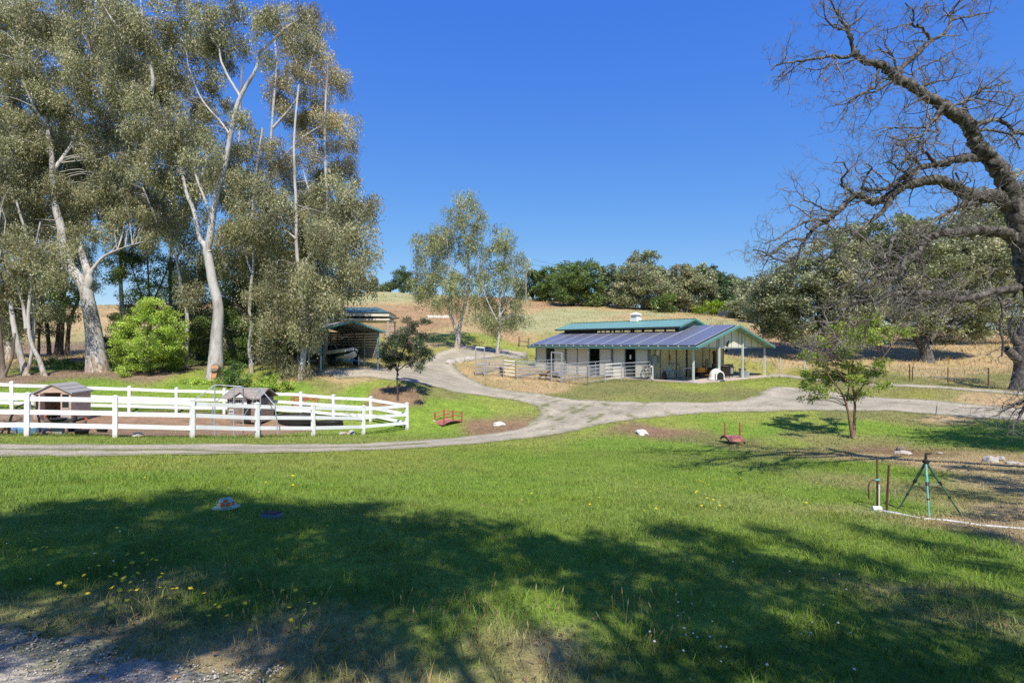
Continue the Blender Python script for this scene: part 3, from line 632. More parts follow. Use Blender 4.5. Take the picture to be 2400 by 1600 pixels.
# cupola with weathervane
cy = 9.6
cup = part('cupola', M['white'], MB().box((RX, cy, 5.10), (0.78, 0.78, 0.34)).box((RX, cy, 5.40), (0.62, 0.62, 0.36)).box((RX, cy, 5.60), (0.84, 0.84, 0.06)).add(
    [(RX-0.42, cy-0.42, 5.63), (RX+0.42, cy-0.42, 5.63), (RX+0.42, cy+0.42, 5.63), (RX-0.42, cy+0.42, 5.63), (RX, cy, 5.86)], [(0,1,4),(1,2,4),(2,3,4),(3,0,4),(3,2,1,0)]))
for k in range(4): part('louvre', M['grey_frame'], MB().box((RX, cy, 5.28 + k * 0.07), (0.635, 0.635, 0.018)), cup)
part('weathervane', M['dark_iron'], MB().tube([(RX, cy, 5.83), (RX, cy, 6.55)], 0.014, 6).tube([(RX-0.28, cy, 6.12), (RX+0.28, cy, 6.12)], 0.012, 5).tube([(RX, cy-0.28, 6.12), (RX, cy+0.28, 6.12)], 0.012, 5)
     .prism([(RX-0.22, 6.42), (RX+0.02, 6.44), (RX+0.1, 6.62), (RX+0.2, 6.56), (RX+0.12, 6.40), (RX-0.05, 6.32), (RX-0.25, 6.5)], 1, cy-0.012, cy+0.012), cup)
# solar panels
def solar_mat():
    m, nt, bs = mat_new('solar_cells')
    tc = nt.nodes.new('ShaderNodeTexCoord'); br = nt.nodes.new('ShaderNodeTexBrick'); nt.links.new(tc.outputs['Object'], br.inputs[0])
    br.offset = 0; br.inputs['Scale'].default_value = 1.0; br.inputs['Brick Width'].default_value = 0.18; br.inputs['Row Height'].default_value = 0.18
    br.inputs['Mortar Size'].default_value = 0.009; br.inputs['Mortar Smooth'].default_value = 0.2
    br.inputs['Color1'].default_value = (0.075, 0.075, 0.105, 1); br.inputs['Color2'].default_value = (0.09, 0.088, 0.118, 1); br.inputs['Mortar'].default_value = (0.40, 0.42, 0.50, 1)
    nt.links.new(br.outputs[0], bs.inputs['Base Color']); bs.inputs['Roughness'].default_value = 0.3; bs.inputs['Specular IOR Level'].default_value = 0.45
    return m
M['solar'] = solar_mat(); M['alu'] = plain('aluminium', (0.62, 0.63, 0.65), 0.45, 0.05, 4, metal=0.4, bmp=0)
CW, RW = (Y1 - Y0 - 0.55) / 10, (RX - MX + EAVE - 0.28) / 4
sl = math.atan(PITCH); RL = RW / math.cos(sl)
pan_me = MB().box((0, 0, 0), (RL - 0.012, CW - 0.06, 0.035)).build('solar_panel', M['solar']).data
bpy.data.objects.remove(bpy.data.objects['solar_panel'])
fr_me = MB().box((0, CW/2 - 0.028, 0.002), (RL - 0.004, 0.028, 0.045)).box((0, -CW/2 + 0.028, 0.002), (RL - 0.004, 0.028, 0.045)).build('panel_frame', M['alu']).data
bpy.data.objects.remove(bpy.data.objects['panel_frame'])
for c in range(10):
    for r in range(4 if c > 1 else 6):
        w = RW if r < 4 else (RX - 0.15 - (RX - MX - 0.14)) / 2
        x = (-EAVE + 0.12 + (r + 0.5) * RW) if r < 4 else (-EAVE + 0.12 + 4 * RW + (r - 4 + 0.5) * w)
        o = bpy.data.objects.new('solar_panel', pan_me); COL.objects.link(o); o.parent = barn
        o.location = (x, Y0 + 0.3 + (c + 0.5) * CW, rz_at(x) + 0.13); o.rotation_euler = (0, -sl, 0)
        if r >= 4: o.scale = (w / RW, 1, 1)
        f = bpy.data.objects.new('panel_frame', fr_me); COL.objects.link(f); f.parent = o
for c in range(20):
    yy = Y0 + 0.3 + (c + 0.5) * CW / 2
    part('panel_mount', M['alu'], MB().box((-EAVE + 0.06, yy, rz_at(-EAVE) + 0.08), (0.10, 0.05, 0.10)))
part('panel_rail', M['dark_trim'], MB().box((-EAVE + 0.14, (Y0 + Y1) / 2, rz_at(-EAVE) + 0.10), (0.03, Y1 - Y0 - 0.6, 0.09)))
part('panel_rail', M['dark_trim'], MB().bar((-EAVE + 0.12, Y0 + 0.28, rz_at(-EAVE + 0.12) + 0.08), (RX - 0.2, Y0 + 0.28, rz_at(RX - 0.2) + 0.08), 0.03, 0.09))
# fittings on the wall beside the porch
part('electric_box', M['grey_box'], MB().box((0.40, 3.74, 1.45), (0.5, 0.16, 0.85)), bevel=0.01)
part('electric_box', M['grey_frame'], MB().box((0.95, 3.76, 1.65), (0.36, 0.12, 0.7)), bevel=0.01)
part('meter', M['white'], MB().box((0.80, 3.75, 2.10), (0.30, 0.12, 0.36)).lathe([(0.08, 0), (0.08, 0.04)], 10, (0.8, 3.68, 2.1)))
part('conduit', M['grey_box'], MB().tube([(0.75, 3.76, 2.2), (0.75, 3.76, 2.7)], 0.03, 6).tube([(0.45, 3.76, 1.9), (0.45, 3.76, 2.6)], 0.03, 6).tube([(0.5, 3.76, 1.0), (0.5, 3.76, 0.1)], 0.03, 6))
part('wall_lamp', M['dark_iron'], MB().lathe([(0.02, 0.18), (0.16, 0.04), (0.17, 0.0), (0.06, -0.01), (0.05, -0.16)], 10, (11.75, 3.72, 2.15)).tube([(11.75, 3.85, 2.4), (11.75, 3.72, 2.4), (11.75, 3.72, 2.3)], 0.02, 6))
part('door_sign', M['white'], MB().box((-0.06, 5.75, 1.75), (0.02, 0.16, 0.36)))
part('door_sign', M['white'], MB().box((-0.09, 10.36, 2.0), (0.02, 0.14, 0.3)))

def bpt(x, y, z=0.0):
    """a spot given in the barn's own frame"""
    return Vector((BO.x + x * BX[0] + y * BY[0], BO.y + x * BX[1] + y * BY[1], BO.z + z))

# ------------------------------------------------------------------ porch things
# riding mower
t = empty('riding_mower', bpt(6.3, 2.55), BA + 2.62, 'yellow riding lawn mower with black seat parked under the barn porch', 'mower')
mb = MB().prism([(0.25,0.42),(0.95,0.42),(1.02,0.5),(1.0,0.74),(0.85,0.80),(0.3,0.84)], 1, -0.26, 0.26); mb.build('hood', M['yellow'], t, bevel=0.03)
MB().prism([(-0.75,0.42),(-0.2,0.42),(-0.12,0.55),(-0.2,0.62),(-0.7,0.64),(-0.82,0.55)], 1, -0.42, 0.42).build('rear_fender', M['yellow'], t, bevel=0.03)
MB().box((0.1, 0, 0.33), (1.7, 0.34, 0.10)).box((0.05, 0, 0.36), (0.5, 0.8, 0.03)).build('chassis', M['black'], t)
MB().box((0.05, 0.0, 0.20), (0.75, 1.02, 0.13), 0, 0, 0.92).build('mower_deck', M['yellow'], t, bevel=0.02)
MB().prism([(0.2,0.4),(0.32,0.4),(0.30,0.92),(0.16,0.96)], 1, -0.2, 0.2).build('dash', M['black'], t)
st = MB(); st.tube([(0.18,0,0.9),(0.05,0,1.08)], 0.025, 8)
st.tube([(0.05 + 0.10*math.cos(a), 0.19*math.sin(a), 1.09 + 0.12*math.cos(a)) for a in np.linspace(0, 2*math.pi, 17)], 0.018, 6, cap=False); st.build('steering_wheel', M['black'], t)
s_ = MB().box((-0.42, 0, 0.72), (0.48, 0.5, 0.12)).build('seat', M['black'], t, bevel=0.03)
MB().prism([(-0.68,0.72),(-0.56,0.74),(-0.60,1.18),(-0.70,1.20)], 1, -0.24, 0.24).build('seat_back', M['wood'], t, bevel=0.03)
def wheel(parent, x, y, r, w, rim):
    ty = MB().lathe([(r*0.55,-w/2),(r*0.9,-w/2),(r,-w*0.3),(r,w*0.3),(r*0.9,w/2),(r*0.55,w/2)], 20)
    o = MB().add([(v[0] + x, v[2] + y, v[1] + r) for v in ty.v], ty.f).build('wheel', M['black'], parent, smooth=False)
    rm = MB().lathe([(0.02,-w*0.2),(r*0.56,-w*0.46),(r*0.56,w*0.46),(0.02,w*0.2)], 16)
    MB().add([(v[0] + x, v[2] + y, v[1] + r) for v in rm.v], rm.f).build('rim', rim, o)
    return o
for y in (-0.42, 0.42): wheel(t, -0.5, y, 0.27, 0.22, M['yellow'])
for y in (-0.38, 0.38): wheel(t, 0.78, y, 0.19, 0.15, M['yellow'])
MB().box((1.015, 0.15, 0.64), (0.02, 0.14, 0.07)).box((1.015, -0.15, 0.64), (0.02, 0.14, 0.07)).build('headlight', M['glass'], t)
# igloo dog house
t = empty('dog_house', bpt(3.35, 0.05), BA - 0.62, 'white dome shaped plastic dog house beside the porch post', 'dog house')
prof = [(0.62, 0.0), (0.62, 0.07), (0.55, 0.10), (0.54, 0.3), (0.49, 0.5), (0.40, 0.68), (0.26, 0.82), (0.10, 0.89), (0.01, 0.9)]
dome = MB().lathe(prof, 28, sy=1.12).build('shell', M['white'], t, smooth=True)
arch = [(-0.27, 0.05)] + [(0.27 * math.cos(a), 0.38 + 0.27 * math.sin(a)) for a in np.linspace(math.pi, 0, 12)] + [(0.27, 0.05)]
MB().prism([(p[0] * 1.25, p[1] * 1.12) for p in arch], 1, -0.70, -0.30).build('entrance_hood', M['white'], t, bevel=0.01)
MB().prism([(p[0] * 0.98, p[1] * 1.0) for p in arch], 1, -0.72, -0.690).build('dark_inside_sheet', M['black'], t)  # black sheet painted in for the shaded hollow of the house
MB().lathe([(0.66, 0.0), (0.66, 0.05), (0.5, 0.06)], 28, sy=1.12).build('base_rim', M['grey_box'], t)
# wood stove with pipe
t = empty('wood_stove', bpt(6.65, 0.95), BA + 0.15, 'old dark iron wood stove with stepped top standing on the porch edge', 'stove')
MB().prism([(-0.42,0.25),(0.42,0.25),(0.42,0.95),(0.16,0.97),(0.06,1.13),(-0.42,1.15)], 0, -0.36, 0.36).build('firebox', M['dark_iron'], t, bevel=0.01)
MB().box((0, -0.05, 0.985), (0.8, 0.42, 0.03)).build('cook_top', M['grey_box'], t)
MB().box((0.0, -0.435, 0.6), (0.5, 0.03, 0.45)).box((0.16, -0.46, 0.6), (0.03, 0.04, 0.12)).build('door', M['grey_wood'], t)
for x in (-0.3, 0.3):
    for y in (-0.34, 0.34): MB().tube([(x, y, 0.26), (x * 1.08, y * 1.05, 0.0)], [0.04, 0.025], 6).build('leg', M['dark_iron'], t)
t = empty('stove_pipe', bpt(7.65, 2.6), BA, 'rusty brown stove pipe elbow standing upright behind the wood stove', 'stove pipe')
MB().tube([(0,0,0),(0,0,1.75),(0.03,0,1.95),(-0.1,0,2.1),(-0.2,0,2.05)], [0.15,0.15,0.16,0.15,0.14], 14).build('pipe', M['rust'], t, smooth=True)
MB().lathe([(0.165,1.0),(0.165,1.05)], 14).build('collar', M['dark_iron'], t)
# patio chairs
def chair(x, y, rz, label):
    t = empty('metal_chair', bpt(x, y), BA + rz, label, 'chair', 'dark metal chairs on the porch')
    MB().box((0, 0, 0.45), (0.40, 0.38, 0.03)).build('seat', M['dark_iron'], t, bevel=0.01)
    for sx in (-1, 1):
        for sy in (-1, 1): MB().tube([(sx * 0.17, sy * 0.16, 0.45), (sx * 0.23, sy * 0.21, 0)], 0.016, 6).build('leg', M['dark_iron'], t)
    MB().tube([(-0.18, 0.17, 0.45), (-0.19, 0.22, 0.80), (0.19, 0.22, 0.80), (0.18, 0.17, 0.45)], 0.017, 6).build('back_frame', M['dark_iron'], t)
    MB().prism([(-0.04, 0.45), (0.04, 0.45), (0.07, 0.80), (-0.07, 0.80)], 1, 0.19, 0.21).build('back_splat', M['dark_iron'], t)
chair(8.6, 1.6, 0.5, 'dark metal chair directly right of the wood stove'); chair(9.75, 1.9, -0.6, 'dark metal chair behind the porch post and grey bin')
t = empty('trash_bin', bpt(8.15, 0.35), BA, 'round dark grey bin with lid standing on the porch corner', 'bin')
MB().lathe([(0.24, 0), (0.30, 0.66)], 18).build('body', M['grey_frame'], t); MB().lathe([(0.33, 0.66), (0.33, 0.71), (0.1, 0.76)], 18).build('lid', M['dark_iron'], t)
t = empty('concrete_block', bpt(8.8, 0.35), BA + 0.2, 'pale square concrete planter block next to the grey bin', 'planter')
MB().box((0, 0, 0.21), (0.5, 0.42, 0.42)).build('block', M['grey_box'], t, bevel=0.015); MB().box((0, 0, 0.425), (0.38, 0.3, 0.02)).build('soil', M['wood'], t)
t = empty('log_rack', bpt(9.9, 1.2), BA, 'tall narrow black metal rack standing near the porch corner', 'rack')
for x in (-0.22, 0.22): MB().bar((x, 0, 0), (x, 0, 1.45), 0.05, 0.05).build('upright', M['dark_iron'], t)
MB().bar((-0.22, 0, 1.43), (0.22, 0, 1.43), 0.05, 0.05).build('top_bar', M['dark_iron'], t); MB().bar((-0.22, 0, 0.12), (0.22, 0, 0.12), 0.05, 0.05).build('shelf', M['dark_iron'], t)
t = empty('log_rack', bpt(7.4, 3.2), BA, 'black metal rack standing between the porch wall and stove pipe', 'rack')
for x in (-0.16, 0.16): MB().bar((x, 0, 0), (x, 0, 1.5), 0.05, 0.05).build('upright', M['dark_iron'], t)
MB().bar((-0.16, 0, 1.48), (0.16, 0, 1.48), 0.05, 0.05).build('top_bar', M['dark_iron'], t); MB().bar((-0.16, 0, 0.15), (0.16, 0, 0.15), 0.05, 0.05).build('shelf', M['dark_iron'], t)
t = empty('plank', bpt(10.6, 0.6), BA - 0.1, 'dark board lying flat on the far porch corner', 'board'); MB().box((0, 0, 0.04), (1.2, 0.2, 0.08)).build('board', M['wood'], t)
# arched rack, bench, work table against the tack wall
t = empty('arched_rack', bpt(2.1, 3.0), BA, 'grey arched tube rack standing against the cream wall', 'rack')
MB().tube([(-0.75,0,0),(-0.75,0,1.05),(-0.62,0,1.25),(0.62,0,1.25),(0.75,0,1.05),(0.75,0,0)], 0.03, 8).build('frame', M['grey_frame'], t)
for x in (-0.4, 0.4): MB().tube([(x, 0, 1.24), (x, -0.1, 1.12)], 0.015, 5).build('hook', M['dark_iron'], t)
for x in (-0.75, 0.75): MB().bar((x, -0.25, 0.03), (x, 0.25, 0.03), 0.05, 0.05).build('foot', M['grey_frame'], t)
t = empty('bench_table', bpt(3.75, 2.9), BA, 'white topped folding table standing beside the dark barn door', 'table')
MB().box((0, 0, 0.82), (1.7, 0.55, 0.04)).build('top', M['white'], t)
for x in (-0.65, 0.45):
    for y in (-0.2, 0.2): MB().tube([(x, y, 0.8), (x + 0.03, y, 0)], 0.02, 6).build('leg', M['steel'], t)
t = empty('work_table', bpt(1.2, 2.6), BA, 'blue metal work table standing beside the electric box', 'table')
MB().box((0, 0, 0.66), (1.5, 0.5, 0.05)).build('top', M['blue'], t)
for x in (-0.6, 0.6):
    for y in (-0.2, 0.2): MB().tube([(x, y, 0.65), (x, y, 0)], 0.022, 6).build('leg', M['blue'], t)
for x in (-0.6, 0.6): MB().tube([(x, 0, 0.3), (x * 0.3, 0, 0.63)], 0.015, 5).build('brace', M['blue'], t)
t = empty('bottle', bpt(0.75, 2.6, 0.685), 0, 'pale blue plastic bottle standing on the blue work table', 'bottle')
MB().lathe([(0.07, 0), (0.08, 0.05), (0.08, 0.2), (0.03, 0.28), (0.03, 0.32)], 12).build('body', M['pale_blue'], t); MB().lathe([(0.035, 0.32), (0.035, 0.36)], 10).build('cap', M['white'], t)
t = empty('feed_sack', bpt(0.55, 2.9), BA, 'dark grey sack slumped under the electric box', 'sack')
MB().lathe([(0.26, 0), (0.29, 0.15), (0.24, 0.4), (0.14, 0.58), (0.08, 0.66)], 12, sy=0.7).build('body', M['dark_iron'], t, smooth=True); MB().lathe([(0.05, 0.66), (0.10, 0.74)], 8).build('neck', M['dark_iron'], t)
t = empty('halter', bpt(2.62, 3.78, 1.65), BA, 'yellow and black halter hanging on the cream wall', 'halter')
MB().tube([(0,-0.02,0.28),(-0.07,-0.03,0.15),(-0.05,-0.03,0.0),(0.05,-0.03,-0.05),(0.08,-0.03,0.1),(0,-0.02,0.28)], 0.022, 6).build('strap', M['black'], t)
MB().tube([(0.02,-0.05,0.12),(0.07,-0.06,-0.05),(0.03,-0.05,-0.16),(-0.02,-0.05,-0.02)], 0.03, 6).build('rope', M['yellow'], t)
# swan-neck white pipes and hose by the stall corner
t = empty('water_hydrant', bpt(-0.35, 3.35), BA, 'white bent standpipe at the corner of the corral rails', 'hydrant')
MB().tube([(0,0,0),(0,0,0.95),(-0.05,0,1.08),(-0.16,0,1.1),(-0.2,0,1.0)], 0.045, 8).build('pipe', M['pvc'], t); MB().tube([(0,0,1.0),(0.16,0,1.18)], 0.015, 6).build('handle', M['red'], t)
t = empty('garden_hose', bpt(-0.25, 4.1), BA, 'coiled hose hanging on the stall wall', 'hose')
MB().tube([(-0.05, 0.32*math.cos(a)*(1-0.01*i), 0.75 + 0.42*math.sin(a)) for i, a in enumerate(np.linspace(0, 6*math.pi, 46))], 0.022, 6).build('coil', M['grey_wood'], t)
MB().box((0.05, 0, 1.15), (0.2, 0.18, 0.05)).build('hanger', M['dark_iron'], t)

# ------------------------------------------------------------------ pipe corral
def corral_run(name, pts, rails, H, label, r=0.03, post_r=0.04, mesh=False, posts=True):
    base = Vector(pts[0]); t = empty(name, base, 0, label, 'fence', 'pipe corral panels in front of the stalls')
    L = [Vector(p) - base for p in pts]
    if posts:
        for p in L: MB().tube([p + Vector((0, 0, -0.1)), p + Vector((0, 0, H + 0.04))], post_r, 8).build('post', M['steel'], t)
    for a, b in zip(L, L[1:]):
        for zz in rails: MB().tube([a + Vector((0, 0, zz)), b + Vector((0, 0, zz))], r if zz == rails[-1] else r * 0.8, 6).build('rail', M['steel'], t)
        n = max(1, int((b - a).length / 1.5))
        for k in range(1, n):
            m_ = a.lerp(b, k / n); MB().tube([m_ + Vector((0, 0, rails[0])), m_ + Vector((0, 0, rails[-1]))], r * 0.7, 6).build('picket', M['steel'], t)
    if mesh:
        g = MB(); a, b = L[0], L[-1]; n = int((b - a).length / 0.16)
        for k in range(n): p = a.lerp(b, k / n); g.tube([p + Vector((0, 0, 0.15)), p + Vector((0, 0, H * 0.72))], 0.006, 4, cap=False)
        for k in range(7): zz = Vector((0, 0, 0.15 + k * 0.13)); g.tube([a + zz, b + zz], 0.006, 4, cap=False)
        tag(g.build('wire_mesh', M['steel'], t), kind='stuff')
    return t
R5 = (0.3, 0.58, 0.86, 1.14, 1.42); H_ = 1.42
c1, c2, c3, c4, c5 = hit(1115, 881), hit(1180, 885), hit(1208, 888), hit(1289, 893), hit(1377, 903)
c6, c7, c8 = hit(1418, 897), hit(1456, 894), bpt(-0.15, 3.75)
corral_run('corral_panel', [c1, c2, c3], R5, H_, 'pipe corral panel at the road corner of the pen', mesh=False)
corral_run('corral_panel', [c3, c4], R5, H_, 'pipe corral panel between the two tall gate arches')
corral_run('corral_panel', [c4, c5], R5, H_, 'pipe corral panel meeting the near corner post')
corral_run('corral_panel', [c5, c6, c7, c8], R5, H_, 'long pipe corral panel running back to the porch corner')
corral_run('corral_panel', [c1, bpt(-0.15, BL)], R5, H_, 'rear pipe corral panel running to the far barn corner', mesh=True)
corral_run('corral_panel', [c3.lerp(c4, 0.05), bpt(-0.15, 13.18)], R5, H_, 'pipe corral divider between the first and second stall', mesh=True)
corral_run('corral_panel', [c4.lerp(c5, 0.3), bpt(-0.15, 7.65)], R5, H_, 'pipe corral divider between the second and third stall', mesh=True)
for a, b, lab in ((c1, c1.lerp(c2, 0.31), 'tall pipe gate arch at the road end of the corral'), (c4.lerp(c5, 0.04), c4.lerp(c5, 0.33), 'tall pipe gate arch in the middle of the corral front')):
    t = empty('gate_arch', a, 0, lab, 'gate', 'gate arches of the corral'); d = b - a
    for p in (Vector(), d): MB().tube([p, p + Vector((0, 0, 2.35))], 0.045, 8).build('post', M['steel'], t)
    MB().tube([Vector((0, 0, 2.33)), d + Vector((0, 0, 2.33))], 0.045, 8).build('top_bar', M['steel'], t)
    MB().tube([d * 0.06 + Vector((0, 0, 1.0)), d * 0.94 + Vector((0, 0, 1.0))], 0.03, 6).build('latch_bar', M['steel'], t)
t = empty('feed_trough', c4.lerp(bpt(0, 13), 0.25), BA, 'pale metal feed trough inside the corral gate', 'trough')
MB().prism([(-0.25,0.3),(0.25,0.3),(0.32,0.6),(-0.32,0.6)], 1, -0.7, 0.7).build('basin', M['steel'], t)
for x in (-0.55, 0.55):
    for y in (-0.2, 0.2): MB().tube([(y, x, 0.3), (y * 1.2, x, 0)], 0.02, 6).build('leg', M['steel'], t)
def goat(loc, rz, col, label, s=1.0, lying=False):
    """one continuous skinned body"""
    J = [(-0.32,0,0.50),(0.0,0,0.48),(0.26,0,0.52),(0.42,0,0.66),(0.50,0,0.76),(0.66,0,0.70),(-0.40,0,0.54),(-0.48,0,0.60),
         (0.24,0.09,0.44),(0.25,0.10,0.24),(0.24,0.10,0.02),(0.24,-0.09,0.44),(0.25,-0.10,0.24),(0.24,-0.10,0.02),
         (-0.28,0.09,0.44),(-0.22,0.10,0.32),(-0.36,0.10,0.20),(-0.33,0.10,0.02),(-0.28,-0.09,0.44),(-0.22,-0.10,0.32),(-0.36,-0.10,0.20),(-0.33,-0.10,0.02),
         (0.46,0.09,0.83),(0.46,-0.09,0.83)]
    E = [(0,1),(1,2),(2,3),(3,4),(4,5),(0,6),(6,7),(2,8),(8,9),(9,10),(2,11),(11,12),(12,13),(0,14),(14,15),(15,16),(16,17),(0,18),(18,19),(19,20),(20,21),(4,22),(4,23)]
    R = [.14,.155,.14,.08,.085,.045,.05,.025,.07,.035,.03,.07,.035,.03,.08,.05,.03,.03,.08,.05,.03,.03,.02,.02]
    me = bpy.data.meshes.new('goat'); me.from_pydata([(x*s,y*s,z*s) for x,y,z in J], E, []); me.materials.append(col)
    o = bpy.data.objects.new('goat', me); COL.objects.link(o); o.location = loc; o.rotation_euler = (0, 0, rz)
    m_ = o.modifiers.new('skin', 'SKIN'); sv = me.skin_vertices[0].data
    for i, r in enumerate(R): sv[i].radius = (r*s, r*s)
    sv[0].use_root = True; o.modifiers.new('sub', 'SUBSURF').levels = 1; o.modifiers['sub'].render_levels = 2
    return tag(o, label, 'goat', 'goats in the corral')
M['goat_black'] = plain('black_fur', (0.03, 0.027, 0.025), 0.8, 0.3, 6); M['goat_brown'] = plain('brown_fur', (0.13, 0.09, 0.06), 0.85, 0.5, 5, dirt=(0.03, 0.025, 0.02))
goat(hit(1176, 884) + Vector((0, 1.0, 0.05)), 1.9, M['goat_black'], 'small black goat behind the first corral posts', 0.95)
goat(hit(1274, 892) + Vector((0, 0.4, 0.03)), -0.5, M['goat_brown'], 'small dark brown goat standing beside the middle gate arch', 0.95)
# ------------------------------------------------------------------ white vinyl fence
def vec2(v): return Vector((v.x, v.y, 0))
def post_mesh():
    m_ = MB().box((0, 0, 0.64), (0.127, 0.127, 1.40))
    o = m_.build('post', M['vinyl_post']); me = o.data; bpy.data.objects.remove(o)
    c = MB().box((0, 0, 1.335), (0.15, 0.15, 0.03)); c.add([(-0.075,-0.075,1.35),(0.075,-0.075,1.35),(0.075,0.075,1.35),(-0.075,0.075,1.35),(0,0,1.39)], [(0,1,4),(1,2,4),(2,3,4),(3,0,4)])
    o = c.build('post_cap', M['vinyl']); ce = o.data; bpy.data.objects.remove(o); return me, ce
PM, PC = post_mesh()
def vinyl_fence(pts, label, skip_last=False):
    base = Vector(pts[0]); t = empty('vinyl_fence', base, 0, label, 'fence', 'white rail fence around the poultry yard'); L = [Vector(p) - base for p in pts]
    for i, p in enumerate(L):
        if skip_last and i == len(L) - 1: continue
        d = (L[min(i + 1, len(L) - 1)] - L[max(i - 1, 0)]); a = math.atan2(d.y, d.x)
        o = bpy.data.objects.new('post', PM); COL.objects.link(o); o.parent = t; o.location = p; o.rotation_euler = (random.uniform(-.012, .012), random.uniform(-.012, .012), a)
        c = bpy.data.objects.new('post_cap', PC); COL.objects.link(c); c.parent = o
    for a, b in zip(L, L[1:]):
        for zz in (0.36, 0.78, 1.20):
            j = Vector((0, 0, random.uniform(-.02, .02)))
            MB().bar(a + Vector((0, 0, zz)) + j, b + Vector((0, 0, zz)) - j, 0.045, 0.145).build('rail', M['vinyl'], t)
    return t
fp = [at(p[0], p[2], p[3]) for p in FRONT]; fp = [Vector((p.x, p.y, gz(p.x, p.y))) for p in fp]
lead = fp[0] + (fp[0] - fp[1]).normalized() * 2.44; lead.z = gz(lead.x, lead.y); lead2 = lead + (fp[0] - fp[1]).normalized() * 2.44; lead2.z = gz(lead2.x, lead2.y)
vinyl_fence([lead2, lead] + fp, 'white three rail vinyl fence nearest the gravel track')
bp = [on(p[0], p[2]) for p in BACK]; bl = bp[0] + (bp[0] - bp[1]).normalized() * 2.44; bl.z = gz(bl.x, bl.y)
vinyl_fence([bl] + bp + [fp[-1]], 'white three rail vinyl fence along the rear of the poultry yard', True)
# vines on the rear fence corner
vine = MB()
for k in range(10):
    a = bp[-1].lerp(fp[-1], random.random()) if k % 2 else bp[-2].lerp(bp[-1], random.random()); a.z += random.uniform(0.5, 1.2); q = [a]
    for j in range(6): q.append(q[-1] + Vector((random.uniform(-.22, .25), random.uniform(-.12, .12), random.uniform(-.15, .16))))
    vine.tube(q, 0.008, 4)
v0 = vine.build('dry_vine', M['twig']); tag(v0, 'dry leafless vine stems tangled on the rear fence corner', 'vine')

# ------------------------------------------------------------------ poultry yard things
def gable_roof(t, w, d, z, rise, over, mat, name='roof', n=4):
    """roof of separate shingle courses, ridge along y"""
    for s in (-1, 1):
        for k in range(n):
            a, b = k / n, (k + 1) / n; x0, x1 = s * (w / 2 + over) * (1 - a), s * (w / 2 + over) * (1 - b)
            z0, z1 = z - over * rise / (w / 2) + (rise + over * rise / (w / 2)) * a, z - over * rise / (w / 2) + (rise + over * rise / (w / 2)) * b
            MB().prism([(x0, z0 + 0.03), (x1, z1 + 0.012), (x1, z1 - 0.03), (x0, z0 - 0.03)], 1, -d / 2 - over, d / 2 + over).build('roof_course', mat, t)
p = hit(148, 981); t = empty('tan_playhouse', p, 0.12, 'tan plastic playhouse with open front and grey roof behind the fence', 'playhouse')
M['tan_plastic'] = plain('tan_plastic', (0.50, 0.37, 0.29), 0.6, 0.12, 2, dirt=(0.36, 0.29, 0.24)); M['grey_plastic'] = plain('grey_plastic', (0.33, 0.31, 0.30), 0.6, 0.15, 3)
for x in (-0.60, 0.60): MB().box((x, 0.0, 0.52), (0.06, 1.1, 1.04)).build('side_wall', M['tan_plastic'], t)
MB().box((0, 0.54, 0.52), (1.2, 0.05, 1.04)).build('back_wall', M['tan_plastic'], t)
MB().prism([(-0.66, 1.04), (0.66, 1.04), (0, 1.34)], 1, -0.56, -0.50).build('gable', M['tan_plastic'], t); MB().prism([(-0.62, 1.04), (0.62, 1.04), (0, 1.30)], 1, 0.50, 0.56).build('gable', M['tan_plastic'], t)
gable_roof(t, 1.26, 1.1, 1.04, 0.32, 0.06, M['grey_plastic'], n=3)
for x0, x1 in ((-0.63, -0.33), (0.28, 0.60)):
    w = MB().box(((x0+x1)/2, -0.53, 1.0), (x1-x0, 0.05, 0.05)).box(((x0+x1)/2, -0.53, 0.45), (x1-x0, 0.05, 0.05)).box((x0+.02, -0.53, 0.52), (0.05, 0.05, 1.04)).box((x1-.02, -0.53, 0.52), (0.05, 0.05, 1.04)).build('window_frame', M['tan_plastic'], t)
    MB().box(((x0+x1)/2, -0.525, 0.22), (x1-x0, 0.03, 0.42)).build('panel', M['grey_plastic'], t)
    MB().box(((x0+x1)/2, -0.52, 0.73), (x1-x0-.08, 0.01, 0.5)).build('screen', M['glass'], w)
MB().bar((-0.33, -0.53, 0.05), (-0.26, -0.75, 0.05), 0.03, 0.05).box((-0.30, -0.64, 0.52), (0.05, 0.25, 0.98)).build('door', M['tan_plastic'], t)
t.scale = [84 * p.y / F / 1.36] * 3
# wooden playhouse
p = hit(588, 985); t = empty('wooden_playhouse', p, -0.12, 'brown wooden playhouse with white windows and shingled roof behind the fence', 'playhouse')
M['brown_wood'] = plain('brown_stained_wood', (0.27, 0.19, 0.145), 0.8, 0.3, 4, bmp=0.3); M['shingle'] = plain('grey_brown_shingle', (0.30, 0.26, 0.225), 0.9, 0.3, 7, bmp=0.4)
W_, D_ = 1.55, 1.2
for k in range(7):
    z = 0.08 + k * 0.16
    MB().box((0.0, -D_/2, z), (W_, 0.035, 0.15)).build('siding_board', M['brown_wood'], t); MB().box((0.0, D_/2, z), (W_, 0.035, 0.15)).build('siding_board', M['brown_wood'], t)
    for s in (-1, 1): MB().box((s * W_/2, 0, z), (0.035, D_, 0.15)).build('siding_board', M['brown_wood'], t)
for s in (-1, 1):
    n = 4
    for k in range(n):
        a, b = k / n, (k + 1) / n; y0, y1 = s * 0.78 * (1 - a), s * 0.78 * (1 - b); z0, z1 = 1.12 + 0.42 * a, 1.12 + 0.42 * b
        MB().prism([(y0, z0 + 0.035), (y1, z1 + 0.012), (y1, z1 - 0.03), (y0, z0 - 0.03)], 0, -W_/2 - 0.14, W_/2 + 0.14).build('roof_course', M['shingle'], t)
